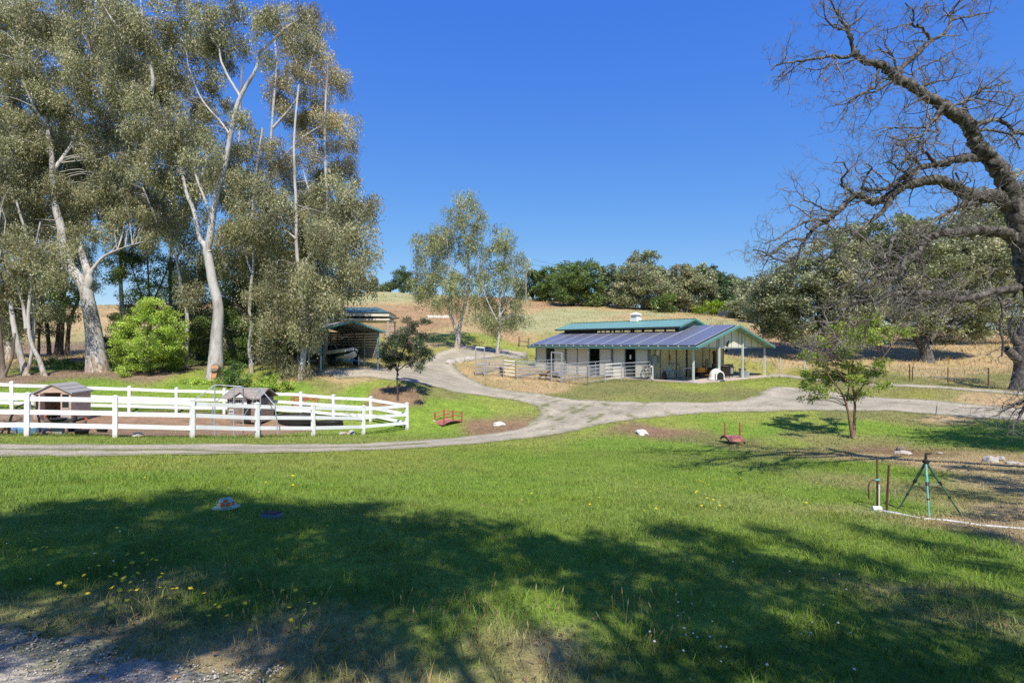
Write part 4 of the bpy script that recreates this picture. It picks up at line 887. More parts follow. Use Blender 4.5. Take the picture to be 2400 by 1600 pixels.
MB().prism([(-0.36, 1.15), (0.36, 1.15), (0, 1.40)], 1, -0.80, -0.60).build('dormer', M['brown_wood'], t); MB().prism([(-0.23, 1.17), (0.23, 1.17), (0, 1.33)], 1, -0.815, -0.80).build('dormer_light', M['white'], t)
for s in (-1, 1): MB().bar((s * 0.44, -0.73, 1.13), (0, -0.73, 1.43), 0.26, 0.03, (0, 0, 1)).build('dormer_roof', M['shingle'], t)
def small_window(x, z, w, h, n=2, m_=2):
    f = MB().box((x, -D_/2 - 0.03, z), (w, 0.03, h)).build('window', M['white'], t)
    for i in range(n):
        for j in range(m_): MB().box((x + (i + .5 - n/2) * w / n * 0.88, -D_/2 - 0.048, z + (j + .5 - m_/2) * h / m_ * 0.9), (w / n * 0.62, 0.01, h / m_ * 0.7)).build('pane', M['glass'], f)
small_window(-0.56, 0.92, 0.2, 0.36); small_window(-0.56, 0.42, 0.2, 0.36); small_window(-0.2, 0.88, 0.28, 0.42); small_window(0.58, 0.90, 0.22, 0.38)
MB().box((0.22, -D_/2 - 0.03, 0.52), (0.36, 0.03, 1.0)).build('door', M['dark_iron'], t); MB().box((0.12, -D_/2 - 0.05, 0.95), (0.2, 0.02, 0.2)).build('door_light', M['white'], t)
t.scale = [76 * p.y / F / 1.54] * 3
# tube frame of an old run
t = empty('tube_frame', on(560, 21.8), -0.05, 'bare metal tube frame with sloped ends standing over the wooden playhouse', 'frame')
z0 = t.location.z
def tf(px, py, D): q = at(px, py, D); return q - t.location
A = [tf(456, 937, 21), tf(502, 902, 21.8), tf(568, 906, 22.4)]; B = [tf(503, 945, 20.6), tf(551, 908, 21), tf(614, 910, 21.2), tf(650, 950, 21)]
MB().tube([A[0] - Vector((0.1, 0, 1.0)), A[0], A[1], A[2], B[1]], 0.022, 6).build('hoop', M['steel'], t)
MB().tube([B[0] - Vector((0.1, 0, 0.9)), B[0], B[1], B[2], B[3], B[3] + Vector((0.1, 0, -1.1))], 0.022, 6).build('hoop', M['steel'], t)
for q in (A[1], B[1], A[2], B[2]): MB().tube([q, Vector((q.x, q.y, 0))], 0.024, 6).build('upright', M['grey_box'], t)
MB().tube([A[1], A[2]], 0.018, 6).build('purlin', M['steel'], t); MB().tube([B[2], B[2] + Vector((-0.6, -0.3, -1.2))], 0.018, 6).build('brace', M['grey_frame'], t)
# stock tanks
def tank(loc, rx, h, sy, label):
    t = empty('stock_tank', loc, 0.1, label, 'stock tank', 'black water tanks in the poultry yard')
    MB().lathe([(rx * 0.93, 0), (rx * 0.96, h * 0.5), (rx, h), (rx * 0.95, h), (rx * 0.9, h * 0.35)], 26, sy=sy).build('wall', M['black'], t); MB().lathe([(rx * 1.0, h), (rx * 1.03, h + 0.02), (rx * 1.03, h + 0.05), (rx * 0.96, h + 0.05), (rx * 0.95, h * 0.4)], 26, sy=sy).build('rim', M['black'], t)
tank(hit(695, 992), 0.95, 0.42, 0.7, 'large oval black stock tank beside the wooden playhouse'); tank(hit(772, 998), 0.68, 0.2, 0.7, 'low round black tank near the fence corner')
t = empty('leaning_hoop', on(58, 17.6), 0.4, 'black hoop of hose standing against the front fence', 'hose')
MB().tube([(-0.42,0,0),(-0.36,0,0.55),(-0.2,0,0.9),(0.05,0,1.0),(0.3,0,0.85),(0.38,0,0.4),(0.4,0,0.0)], 0.035, 8).build('hoop', M['black'], t); MB().tube([(-0.36,0,0.5),(-0.6,-0.1,0.0)], 0.025, 6).build('strut', M['black'], t)
t = empty('wading_tub', on(72, 18.2), 0, 'blue plastic tub standing behind the first fence post', 'tub'); MB().lathe([(0.42, 0), (0.5, 0.2), (0.46, 0.2), (0.4, 0.05)], 22).build('tub', M['pale_blue'], t); MB().lathe([(0.40, 0.10), (0.40, 0.11)], 22).build('water', M['glass'], t)
for px, D, r, lab in ((172, 19.4, 0.16, 'small black feed pan beside the tan playhouse steps'), (240, 19.6, 0.18, 'shallow black feed pan lying alone on the bare yard'), (192, 17.7, 0.2, 'dark rubber pan near the second fence post')):
    t = empty('feed_pan', on(px, D), 0, lab, 'feed pan', 'feed pans on the bare yard'); MB().lathe([(r * 0.8, 0), (r, 0.13)], 18).build('pan', M['black'], t); MB().lathe([(r, 0.13), (r * 1.06, 0.135), (r * 1.06, 0.155), (r * 0.9, 0.15)], 18).build('rim', M['dark_iron'], t)
t = empty('concrete_waterer', on(136, 17.7), 0.3, 'pale upright block with a dark pan behind the front fence', 'waterer'); MB().box((0, 0, 0.22), (0.3, 0.2, 0.44), 0, 0, 0.9).build('block', M['grey_wood'], t); MB().lathe([(0.2, 0.44), (0.26, 0.52)], 14).build('bowl', M['dark_iron'], t)
def hen(loc, rz, mat, label, s=1.0):
    o = empty('chicken', loc, rz, label, 'chicken', 'chickens in the poultry yard')
    J = [(0,0,0.26),(0.13,0,0.30),(0.17,0,0.40),(0.19,0,0.46),(-0.15,0,0.30),(-0.27,0,0.42),(0.02,0.05,0.14),(0.02,0.05,0.01),(0.02,-0.05,0.14),(0.02,-0.05,0.01)]
    E = [(0,1),(1,2),(2,3),(0,4),(4,5),(0,6),(6,7),(0,8),(8,9)]; R = [.115,.085,.045,.045,.085,.035,.02,.013,.02,.013]
    me = bpy.data.meshes.new('body'); me.from_pydata([(x*s,y*s,z*s) for x,y,z in J], E, []); me.materials.append(mat); b = bpy.data.objects.new('body', me); COL.objects.link(b); b.parent = o
    b.modifiers.new('skin', 'SKIN')
    for i, r in enumerate(R): me.skin_vertices[0].data[i].radius = (r*s, r*s)
    me.skin_vertices[0].data[0].use_root = True; m_ = b.modifiers.new('sub', 'SUBSURF'); m_.levels = 1; m_.render_levels = 2
    MB().prism([(0.15*s,0.49*s),(0.16*s,0.53*s),(0.19*s,0.52*s),(0.21*s,0.54*s),(0.235*s,0.47*s),(0.23*s,0.42*s),(0.21*s,0.44*s)], 1, -0.012*s, 0.012*s).build('comb', M['red'], o)
    MB().tube([(0.23*s,0,0.46*s),(0.27*s,0,0.45*s)], [0.016*s,0.003], 6).build('beak', M['yellow'], o)
hen(on(160, 18.9), 0.2, M['goat_black'], 'dark rooster with red comb in front of the tan playhouse', 1.3)
hen(on(117, 19.0), 2.9, M['goat_brown'], 'brown hen pecking by the tan playhouse corner', 1.1)
hen(on(185, 18.0), 0.5, M['goat_brown'], 'brown hen behind the lowest rail near the second fence post', 1.0)

# ------------------------------------------------------------------ rocks
def rock(loc, size, mat, label, group=None, seed=0):
    bm = bmesh.new(); bmesh.ops.create_icosphere(bm, subdivisions=3, radius=1.0)
    for v in bm.verts:
        n = noise.noise(v.co * 1.3 + Vector((seed * 7.1, seed, 0))) * 0.38 + noise.noise(v.co * 3.4 + Vector((seed, 3, 1))) * 0.14
        q = v.co * (1 + n); v.co = Vector((q.x * size[0], q.y * size[1], max(q.z, -0.45) * size[2]))
    me = bpy.data.meshes.new('rock'); bm.to_mesh(me); bm.free(); me.materials.append(mat)
    o = bpy.data.objects.new('rock', me); COL.objects.link(o); o.location = loc + Vector((0, 0, size[2] * 0.3)); o.rotation_euler = (0, 0, seed * 1.7)
    return tag(o, label, 'rock', group)
rock(hit(1506, 1017), (0.37, 0.25, 0.17), M['white_rock'], 'white flat rock at the road junction lawn edge', 'white rocks', 1)
rock(hit(1168, 996), (0.26, 0.2, 0.14), M['white_rock'], 'white rock in the ditch right of the first red bridge', 'white rocks', 2)
rock(hit(1180, 996), (0.12, 0.1, 0.1), M['white_rock'], 'small white stone beside the ditch rock right of the red bridge', 'white rocks', 3)
rock(hit(1018, 988), (0.09, 0.08, 0.08), M['rock'], 'small pale stone left of the first red bridge', 'white rocks', 4)
rock(hit(2321, 1083), (0.17, 0.14, 0.15), M['rock'], 'pale angular rock in the hay by the shaded bank', 'rocks in the hay', 5)
rock(hit(2345, 1079), (0.17, 0.12, 0.1), M['rock'], 'pale rounded rock touching the angular rock in the hay', 'rocks in the hay', 6)
rock(hit(2378, 1087), (0.22, 0.14, 0.06), M['rock'], 'flat buff rock at the right frame edge in the hay', 'rocks in the hay', 7)
rock(hit(2112, 1056), (0.20, 0.16, 0.13), M['wood'], 'dark brown clod on the bare mound behind the tripod', 'clods on the mound', 8)
rock(hit(2117, 1063), (0.25, 0.18, 0.09), M['rock'], 'buff stone at the foot of the dark clod', 'clods on the mound', 9)
rock(hit(2203, 1063), (0.1, 0.08, 0.05), M['rock'], 'small buff stone behind the tripod sprinkler', 'rocks in the hay', 10)
for i, (px, py, s, lab) in enumerate(((1052, 853, .3, 'first pale rock of the pile at the road bend'), (1062, 851, .24, 'second pale rock of the road bend pile'), (1073, 849, .28, 'middle rock of the pile by the corral'), (1084, 847, .26, 'fourth rock of the pile by the corral'), (1096, 845, .3, 'rock beside the corral gate arch'), (1108, 844, .24, 'last rock of the pile touching the corral arch'))):
    rock(hit(px, py), (s * 1.3, s, s), M['rock'], lab, 'rock pile by the corral', 20 + i)
for i, (px, D, s, lab) in enumerate(((8, 19.5, .3, 'brown rock at the left frame edge in the yard'), (20, 22.5, .35, 'brown rock behind the front fence in the yard'), (112, 17.6, .18, 'small brown rock behind the lowest rail'), (803, 25.2, .16, 'brown stone under the lowest fence rail'), (824, 25.6, .2, 'reddish stone under the last fence bay'), (323, 18.2, .14, 'small grey stone at the foot of the front fence'))):
    rock(on(px, D), (s * 1.2, s, s * 0.7), M['wood'] if i < 3 else M['rock'], lab, 'stones in the yard', 40 + i)

# ------------------------------------------------------------------ red garden bridges
def bridge(loc, rz, L, W, label, posts, rails=True):
    t = empty('garden_bridge', loc, rz, label, 'bridge', 'small red garden bridges over the ditch')
    n = 12; arc = lambda s: 0.16 + 0.16 * (1 - (2 * s - 1) ** 2)
    for k in range(n):
        s = (k + 0.5) / n; MB().box(((s - 0.5) * L, 0, arc(s)), (L / n * 0.92, W, 0.03)).build('plank', M['pink_deck'], t)
    for sy in (-1, 1):
        MB().tube([((s - 0.5) * L, sy * W * 0.46, arc(s) - 0.06) for s in np.linspace(0, 1, 9)], 0.035, 6).build('beam', M['dark_iron'], t)
        for s in posts: MB().box(((s - 0.5) * L, sy * W * 0.48, arc(s) + 0.26), (0.055, 0.055, 0.60)).build('post', M['red'], t)
        for zz in ((0.28, 0.46) if rails else ()): MB().tube([((s - 0.5) * L, sy * W * 0.48, arc(s) + zz) for s in np.linspace(posts[0], posts[-1], 6)], 0.022, 6).build('handrail', M['red'], t)
    return t
bridge(hit(1050, 994) + Vector((0, 0.25, -0.12)), 0.85, 1.55, 0.75, 'faded red arched garden bridge in the ditch near the fence end', (0.08, 0.5, 0.92))
bridge(hit(1727, 1042) + Vector((0, 0.45, -0.02)), math.pi / 2 - 0.02, 1.1, 0.66, 'faded red garden bridge seen end on below the barn', (0.5,), False)
bridge(hit(706, 958) + Vector((0, 0.6, -0.1)), 0.25, 1.5, 0.7, 'red garden bridge rails showing behind the rear fence', (0.05, 0.5, 0.95))

# ------------------------------------------------------------------ carport with boat
c0, c1_ = hit(751.6, 869), hit(885.5, 868); CA = 0.70; c0 = on(751.6, 35.0); CWd = 4.03; zc = c0.z
t = empty('boat_carport', Vector((c0.x, c0.y, zc)), CA, 'open metal carport with green trim sheltering the boat', 'carport'); CD, CE, CR = 6.6, 2.72, 0.55
for y in (0, 2.2, 4.4, CD):
    for x in (0, CWd): MB().box((x, y, CE / 2 - 0.1), (0.08, 0.08, CE + 0.2)).build('post', M['post_paint'], t)
for x in np.arange(0.5, CWd - 0.1, 0.55): MB().box((x, CD, CE / 2), (0.06, 0.06, CE)).build('stud', M['steel'], t)
def ribbed(name, x0, y0, x1, y1, z0, z1, n, mat):
    for k in range(n):
        a, b = z0 + (z1 - z0) * k / n, z0 + (z1 - z0) * (k + 1) / n
        MB().bar((x0, y0, (a + b) / 2), (x1, y1, (a + b) / 2), 0.03 + 0.012 * (k % 2), (b - a) * 0.94).build(name, mat, t)
M['grey_metal'] = plain('grey_beige_metal', (0.46, 0.44, 0.40), 0.5, 0.08, 2, metal=0.2, bmp=0)
ribbed('siding_sheet', CWd + 0.07, 0.0, CWd + 0.07, CD, 0.75, CE - 0.02, 10, M['grey_metal']); ribbed('siding_sheet', 0.0, CD + 0.07, CWd, CD + 0.07, 0.55, CE, 11, M['grey_metal']); ribbed('siding_sheet', -0.07, 0.0, -0.07, CD, 1.15, CE - 0.02, 8, M['grey_metal'])
for s in (-1, 1):
    cx = CWd / 2; xe = cx + s * (cx + 0.42); zr = CE + CR; ze = CE - 0.42 * CR / cx
    MB().prism([(xe, ze), (cx, zr), (cx, zr + 0.05), (xe, ze + 0.05)], 1, -0.35, CD + 0.35).build('roof_sheet', M['grey_metal'], t)
    MB().bar((xe, -0.37, ze + 0.01), (cx, -0.37, zr + 0.02), 0.05, 0.13).build('rake_trim', M['trim_green'], t); MB().bar((xe, -0.37, ze), (xe, CD + 0.37, ze), 0.05, 0.1).build('eave_trim', M['trim_green'], t)
    MB().box((cx + s * cx * 1.01, -0.03, CE / 2 + 0.5), (0.11, 0.11, 1.7)).build('corner_trim', M['trim_green'], t)
    for k in range(5): x = cx + s * cx * (0.15 + 0.2 * k); MB().box((x, 3.0, CE + CR * (1 - abs(x - cx) / cx) - 0.04), (0.06, CD, 0.05)).build('purlin', M['steel'], t)
carport = t
# boat on trailer: local x forward
def cport(x, y, z=0.0):
    a = CA; return Vector((c0.x + x * math.cos(a) - y * math.sin(a), c0.y + x * math.sin(a) + y * math.cos(a), zc + z))
bl_ = Vector((-12.15, 38.3, 0)); bt_rot = CA - math.pi / 2
t = empty('boat_trailer', Vector((bl_.x, bl_.y, gz(bl_.x, bl_.y))), bt_rot, 'blue boat trailer with white wheels under the carport', 'trailer')
for s in (-1, 1): MB().bar((-3.2, s * 0.55, 0.45), (1.0, s * 0.45, 0.45), 0.07, 0.10).build('frame_rail', M['blue'], t)
MB().bar((1.0, 0.45, 0.45), (2.0, 0, 0.45), 0.07, 0.1).bar((1.0, -0.45, 0.45), (2.0, 0, 0.45), 0.07, 0.1).bar((1.9, 0, 0.45), (2.75, 0, 0.42), 0.09, 0.1).build('tongue', M['blue'], t)
MB().tube([(1.7, 0, 0.45), (1.85, 0, 0.95)], 0.035, 6).tube([(1.85, -0.12, 0.98), (1.85, 0.12, 0.98)], 0.05, 8).build('winch_post', M['blue'], t)
MB().tube([(2.55, 0.1, 0.75), (2.55, 0.1, 0.16)], 0.03, 6).build('jack', M['steel'], t)
for y in (-0.88, 0.88):
    wheel(t, 0.35, y, 0.34, 0.22, M['white'])
    MB().prism([(0.35 + 0.40 * math.cos(a), 0.36 + 0.40 * math.sin(a)) for a in np.linspace(0.5, math.pi - 0.5, 8)] + [(0.35 + 0.37 * math.cos(a), 0.36 + 0.37 * math.sin(a)) for a in np.linspace(math.pi - 0.5, 0.5, 8)], 1, y - 0.12, y + 0.12).build('fender', M['black'], t)
for x in (-2.0, 0.3): MB().bar((x, -0.8, 0.45), (x, 0.8, 0.45), 0.07, 0.08).build('cross_member', M['blue'], t)
boat = empty('speed_boat', t.location + Vector((0, 0, 0.16)), bt_rot, 'white and dark green speed boat with wakeboard tower parked under the carport', 'boat')
sec = [(-3.6, .95, .0, .35, .80), (-2.0, 1.02, .0, .38, .84), (-0.3, 1.0, .02, .42, .90), (0.7, .86, .10, .50, .97), (1.4, .58, .26, .62, 1.03), (1.85, .26, .48, .78, 1.06), (2.1, .03, .78, .92, 1.07)]
def hull_band(name, f, mat, cap=False):
    V = []; Fc = []
    for i, (x, w, zk, zc_, zg) in enumerate(sec):
        V += f(x, w, zk, zc_, zg)
    k = len(V) // len(sec)
    for i in range(len(sec) - 1):
        for j in range(k - 1): Fc.append((i*k + j, (i+1)*k + j, (i+1)*k + j + 1, i*k + j + 1))
    Fc.append(tuple(range(k))); return MB().add(V, Fc).build(name, mat, boat, smooth=False)
hull_band('hull', lambda x, w, zk, zc_, zg: [(x, -w * 0.86, zc_), (x, 0, zk), (x, w * 0.86, zc_)], M['white'])
M['boat_green'] = plain('dark_green_gelcoat', (0.008, 0.045, 0.042), 0.15, 0.1, 2, bmp=0, spec=0.6)
for s in (-1, 1): hull_band('stripe', lambda x, w, zk, zc_, zg, s=s: [(x, s * w * 0.86, zc_), (x, s * w * 0.97, zc_ + (zg - zc_) * 0.55)], M['boat_green'])
for s in (-1, 1): hull_band('topside', lambda x, w, zk, zc_, zg, s=s: [(x, s * w * 0.97, zc_ + (zg - zc_) * 0.55), (x, s * w, zg), (x, s * w * 0.9, zg + 0.04)], M['white'])
hull_band('deck', lambda x, w, zk, zc_, zg: [(x, -w * 0.9, zg + 0.04), (x, 0, zg + 0.10), (x, w * 0.9, zg + 0.04)], M['white'])
ws = [(-0.75, 0.86), (0.0, 0.80), (0.35, 0.52), (0.45, 0.0)]; wsv = []
pts2 = ws + [(x, -y) for x, y in ws[-2::-1]]
for x, y in pts2: wsv += [(x, y, 0.98), (x - 0.28, y * 0.92, 1.30)]
for i in range(len(pts2) - 1): MB().add([wsv[2*i], wsv[2*i+2], wsv[2*i+3], wsv[2*i+1]], [(0,1,2,3)]).build('windshield_pane', M['glass'], boat, recalc=False)
for i in range(len(pts2)): MB().tube([wsv[2*i], wsv[2*i+1]], 0.018, 5).build('windshield_frame', M['steel'], boat)
tw = MB()
for s in (-1, 1):
    tw.tube([(-1.1, s * 0.95, 0.85), (-0.75, s * 0.8, 1.95), (-0.75, 0, 2.0)], 0.035, 8); tw.tube([(0.95, s * 0.7, 1.0), (-0.55, s * 0.78, 1.95), (-0.75, s * 0.8, 1.95)], 0.03, 8)
tw.build('wakeboard_tower', M['steel'], boat)
for s in (-0.3, 0.3): MB().lathe([(0.02, -0.12), (0.12, -0.08), (0.12, 0.08), (0.02, 0.12)], 12, (-0.8, s, 1.86)).build('tower_speaker', M['white'], boat)
strokes = MB()                                            # registration on the bow, too small to read in the photo
for k, w in enumerate((.05, .05, 0, .05, .05, .05, 0, .05, .05)):
    if w: strokes.box((0.35 + k * 0.075, -0.955 + k * 0.012, 0.83), (0.045, 0.008, 0.09))
strokes.build('registration_marks', M['white'], boat)

# ------------------------------------------------------------------ second shelter behind
q = at(912, 740, 44); t = empty('hay_shelter', Vector((q.x, q.y, gz(q.x, q.y))), 0.12, 'tall white edged shelter with grey green roof behind the carport', 'carport')
zt = lambda py: at(912, py, 44).z - t.location.z
LW, LD = 7.5, 6.0; za, zb = zt(749), zt(732)
MB().box((-LW / 2, LD / 2, zt(737)), (LW, LD, zt(733) - zt(741))).build('fascia_band', M['cream'], t)
MB().box((-LW / 2, LD / 2, zt(748.5)), (LW + 0.06, LD + 0.06, 0.14)).build('lower_fascia', M['cream'], t)
zr = zt(732); zp = zt(715)
MB().add([(0.1, -0.1, zr), (0.1, LD + 0.1, zr), (-LW - 0.1, LD + 0.1, zr), (-LW - 0.1, -0.1, zr), (-1.3, LD / 2, zp), (-LW + 1.3, LD / 2, zp)], [(0, 1, 4), (1, 2, 5, 4), (2, 3, 5), (3, 0, 4, 5), (3, 2, 1, 0)]).build('roof', M['dark_green_metal'], t)
for k in range(14):
    x = -0.5 - k * 0.5; y1 = LD / 2 * min(1, (-x) / 1.3); MB().bar((x, -0.08, zr + 0.02), (x, y1 - 0.1, zr + (zp - zr) * y1 / (LD / 2)), 0.03, 0.03).build('roof_rib', M['dark_green_metal'], t)
for x in (-0.1, -LW + 0.1, -LW / 2):
    for y in (0.1, LD - 0.1): MB().box((x, y, zt(746) / 2), (0.12, 0.12, zt(746))).build('post', M['steel'], t)
MB().bar((0.0, 0.1, zt(752)), (0.75, 0.0, zt(745)), 0.05, 0.05).box((0.7, 0.0, zt(744.5)), (0.3, 0.15, 0.06)).build('floodlight', M['dark_iron'], t)

# ------------------------------------------------------------------ sprinkler tripod, pipes and stakes on the lawn
tp = hit(2178, 1213); top = at(2170, 1082, tp.y + 0.35)
t = empty('sprinkler_tripod', Vector((top.x, top.y, gz(top.x, top.y))), 0, 'teal and green sprinkler tripod standing on the hay by the lawn', 'sprinkler'); T0 = top - t.location
def leg_to(px, py, mats, D=None):
    g = hit(px, py) if D is None else on(px, D); e = g - t.location; m_ = T0.lerp(e, 0.42); l = MB().tube([T0, m_], 0.020, 8).build('leg', mats, t)
    MB().tube([m_, e], 0.014, 8).build('lower_leg', mats, l); MB().tube([T0.lerp(e, 0.37), T0.lerp(e, 0.43)], 0.028, 8).tube([T0.lerp(e, 0.66), T0.lerp(e, 0.685)], 0.024, 8).build('clamp', M['black'], l); return m_
m1_ = leg_to(2178, 1214, M['teal_pipe']); m2_ = leg_to(2107, 1192, M['green_pipe']); m3_ = leg_to(2252, 1205, M['green_pipe'])
for a, b in ((m1_, m2_), (m1_, m3_)): MB().tube([a, b], 0.005, 5).build('spreader', M['steel'], t)
MB().lathe([(0.05, -0.02), (0.055, 0.03), (0.02, 0.05), (0.02, 0.1)], 12, T0).build('hub', M['dark_iron'], t)
MB().tube([T0 + Vector((0, 0, 0.09)), T0 + Vector((0, 0, 0.15))], 0.016, 8).tube([T0 + Vector((-0.02, 0, 0.13)), T0 + Vector((0.09, -0.02, 0.16))], 0.013, 6).tube([T0 + Vector((0.0, 0, 0.16)), T0 + Vector((0.08, 0.03, 0.13))], 0.008, 6).build('sprinkler_head', M['dark_iron'], t)
b = hit(2058, 1186); t = empty('standpipe', b, 0, 'rusty bent pipe and hose standpipe tied to the tall stake', 'pipe')
MB().tube([(0.0,0,0),(0.0,0,0.46),(-0.02,0,0.50),(-0.10,0,0.50),(-0.16,0,0.46),(-0.185,0,0.38),(-0.17,0,0.14)], 0.015, 8).build('hose', M['rust'], t)
MB().tube([(0.01,0,0),(0.01,0,0.42)], 0.019, 8).build('riser', M['pvc'], t); MB().tube([(-0.06,0,0.50),(0.03,0,0.505)], 0.021, 8).build('fitting', M['teal_pipe'], t)
b = hit(2057, 1184); t = empty('metal_stake', b, 0, 'tall rusty stake beside the bent hose pipe', 'stake', 'rusty stakes by the tripod')
MB().bar((0, 0.01, -0.1), (0.0, 0.01, 0.92), 0.022, 0.022).build('shaft', M['rust'], t); MB().bar((0, 0.02, 0.0), (0, 0.02, 0.92), 0.008, 0.02).build('flange', M['rust'], t)
b = hit(2077, 1199); t = empty('metal_stake', b, 0, 'leaning reddish stake behind the end of the white pipe', 'stake', 'rusty stakes by the tripod')
MB().bar((0, 0, -0.1), (0.06, 0.02, 0.84), 0.026, 0.02).build('shaft', M['rust'], t); MB().bar((0.012, -0.012, 0.0), (0.068, 0.008, 0.84), 0.008, 0.02).build('flange', M['rust'], t)
pp = [(2052, 1197), (2100, 1205), (2160, 1215), (2220, 1221), (2300, 1231), (2400, 1241), (2480, 1250)]
ppw = [hit(*p) + Vector((0, 0, 0.035)) for p in pp]; t = empty('irrigation_pipe', ppw[0], 0, 'long weathered white irrigation pipe lying across hay and grass', 'pipe')
MB().tube([p - ppw[0] + Vector((0, 0, -0.02 - 0.012 * (i in (2, 4)))) for i, p in enumerate(ppw)], [0.032, 0.026, 0.019, 0.018, 0.018, 0.018, 0.018], 10).build('pipe', M['pvc'], t, smooth=True); MB().tube([Vector((-0.05, 0.01, 0.005)), Vector((0.09, -0.02, 0.005))], 0.055, 12).build('end_cap', M['pvc'], t)
b = hit(2193, 972); t = empty('survey_stake', b, 0, 'thin wooden stake at the roadside near the shaded bank', 'stake'); MB().bar((0, 0, -0.1), (0.1, 0, 0.62), 0.05, 0.03).build('shaft', M['grey_wood'], t); MB().box((0.09, -0.02, 0.52), (0.055, 0.005, 0.12)).build('tag', M['white'], t)
# sun hat and kerb block on the lawn
M['hat_teal'] = plain('teal_printed_cloth', (0.32, 0.46, 0.36), 0.85, 0.3, 20); M['hat_orange'] = plain('orange_cloth', (0.75, 0.17, 0.03), 0.8, 0.1, 8)
b = hit(530, 1194); t = empty('sun_hat', b + Vector((0, 0, 0.03)), 0.3, 'teal sun hat with orange spots dropped on the lawn', 'hat')
MB().lathe([(0.175, 0.0), (0.17, 0.012), (0.105, 0.03), (0.10, 0.08), (0.08, 0.115), (0.03, 0.13), (0.005, 0.132)], 24, sy=0.85).build('crown_and_brim', M['hat_teal'], t, smooth=True)
for a, zz in ((-1.9, 0.065), (-1.15, 0.06), (-1.45, 0.105), (-0.4, 0.06)):
    r = 0.102 if zz < 0.1 else 0.088; MB().add([(r * 1.02 * math.cos(a + u), 0.85 * r * 1.02 * math.sin(a + u) - 0.004, zz + v) for u, v in ((-0.28, -0.02), (0, -0.03), (0.28, -0.02), (0.3, 0.01), (0.05, 0.03), (-0.25, 0.015))], [(0,1,2,3,4,5)]).build('orange_spot', M['hat_orange'], t)
b = hit(636, 1212); t = empty('drain_box', b, -0.2, 'dark grey plastic box sunk in the lawn near the hat', 'box'); MB().box((0, 0, 0.02), (0.25, 0.14, 0.07)).build('body', M['grey_frame'], t, bevel=0.01); MB().box((0, 0, 0.058), (0.22, 0.115, 0.01)).build('lid', M['dark_iron'], t)

# ------------------------------------------------------------------ far poles, fences and sheds
b = on(1233, 118); ph = (at(1233, 606, 118).z - b.z); t = empty('power_pole', b, 0, 'tall pale power pole with crossarm and transformer on the hilltop', 'pole')
MB().tube([(0, 0, -0.5), (0, 0, ph)], [0.17, 0.12], 10).build('shaft', M['grey_wood'], t); MB().bar((-0.3, 0, ph - 0.3), (1.1, 0, ph - 0.3), 0.1, 0.12).build('crossarm', M['grey_wood'], t)
MB().lathe([(0.24, 0), (0.26, 0.1), (0.26, 0.9), (0.1, 1.0)], 12, (0.35, -0.1, ph - 2.2)).build('transformer', M['grey_box'], t)
for x in (-0.2, 0.5, 1.0): MB().lathe([(0.05, 0), (0.07, 0.1), (0.03, 0.25)], 8, (x, 0, ph - 0.22)).build('insulator', M['white'], t)
wires = MB()
for dz, ex in ((0.0, 0.9), (-0.9, 0.0)):
    a = Vector((b.x + ex, b.y, b.z + ph - 0.05 + dz)); e = Vector((b.x + 95, b.y + 20, b.z + ph - 8 + dz))
    wires.tube([a.lerp(e, s) + Vector((0, 0, -3.0 * 4 * s * (1 - s))) for s in np.linspace(0, 1, 14)], 0.02, 4)
tag(wires.build('power_line', M['dark_iron']), 'thin overhead power wires crossing the sky above the far trees', 'wire')
def wood_brace(pts, label):
    t = empty('wooden_brace', pts[0], 0, label, 'fence')
    for p in pts: e = p - pts[0]; MB().tube([e - Vector((0, 0, 0.2)), e + Vector((0, 0, 1.25))], 0.10, 8).build('post', M['wood'], t)
    e = pts[1] - pts[0]; MB().tube([Vector((0, 0, 0.75)), e + Vector((0, 0, 0.75))], 0.07, 8).build('rail', M['wood'], t)
wood_brace([hit(1217, 813) + Vector((0, 0, 0)), hit(1239, 816)], 'dark wooden H brace of the pasture fence behind the barn')
def t_post(p, h, mat, label, group): 
    t = empty('fence_post', p, 0, label, 'fence post', group); MB().bar((0, 0, -0.2), (0, 0, h), 0.05, 0.04).build('shaft', mat, t); MB().bar((0, 0.03, 0), (0, 0.03, h), 0.015, 0.04).build('flange', mat, t)
tw_ = [(1776, 868, 1.2, 'behind the barn porch, first of the row'), (1829, 868, 1.2, 'right of the barn porch in the straw'), (1885, 874, 1.1, 'left of the myrtle crown in straw'), (2132, 893, 1.25, 'left one of the close pair before the hollow oak'), (2139, 891, 1.0, 'right one of the close pair before the hollow oak'), (2222, 897, 1.15, 'in the straw midway along the shaded fence'), (2317, 905, 1.3, 'tallest dark post near the right frame edge'), (2050, 888, 1.1, 'behind the myrtle crown')]
fw = []
for px, py, h, lab in tw_: p = hit(px, py); fw.append((p, h)); t_post(p, h, M['rust'] if px > 2100 else M['post_paint'], 'thin metal pasture fence post ' + lab, 'metal posts of the pasture fence')
for i, (px, py) in enumerate(((900, 795), (925, 792), (965, 796), (1010, 800), (1085, 803), (1130, 806), (1170, 808), (1190, 809))):
    t_post(hit(px, py), 1.15, M['grey_frame'], f'thin grey field fence post, {("first","second","third","fourth","fifth","sixth","seventh","eighth")[i]} from the carport', 'field fence posts behind the mid trees')
wl_ = MB(); o_ = [f[0] for f in sorted(fw, key=lambda f: f[0].x)]
for zz in (0.4, 0.75, 1.05): wl_.tube([p + Vector((0, 0, zz)) for p in o_], 0.006, 4)
tag(wl_.build('fence_wire', M['steel']), 'thin wires strung between the pasture fence posts', 'wire')
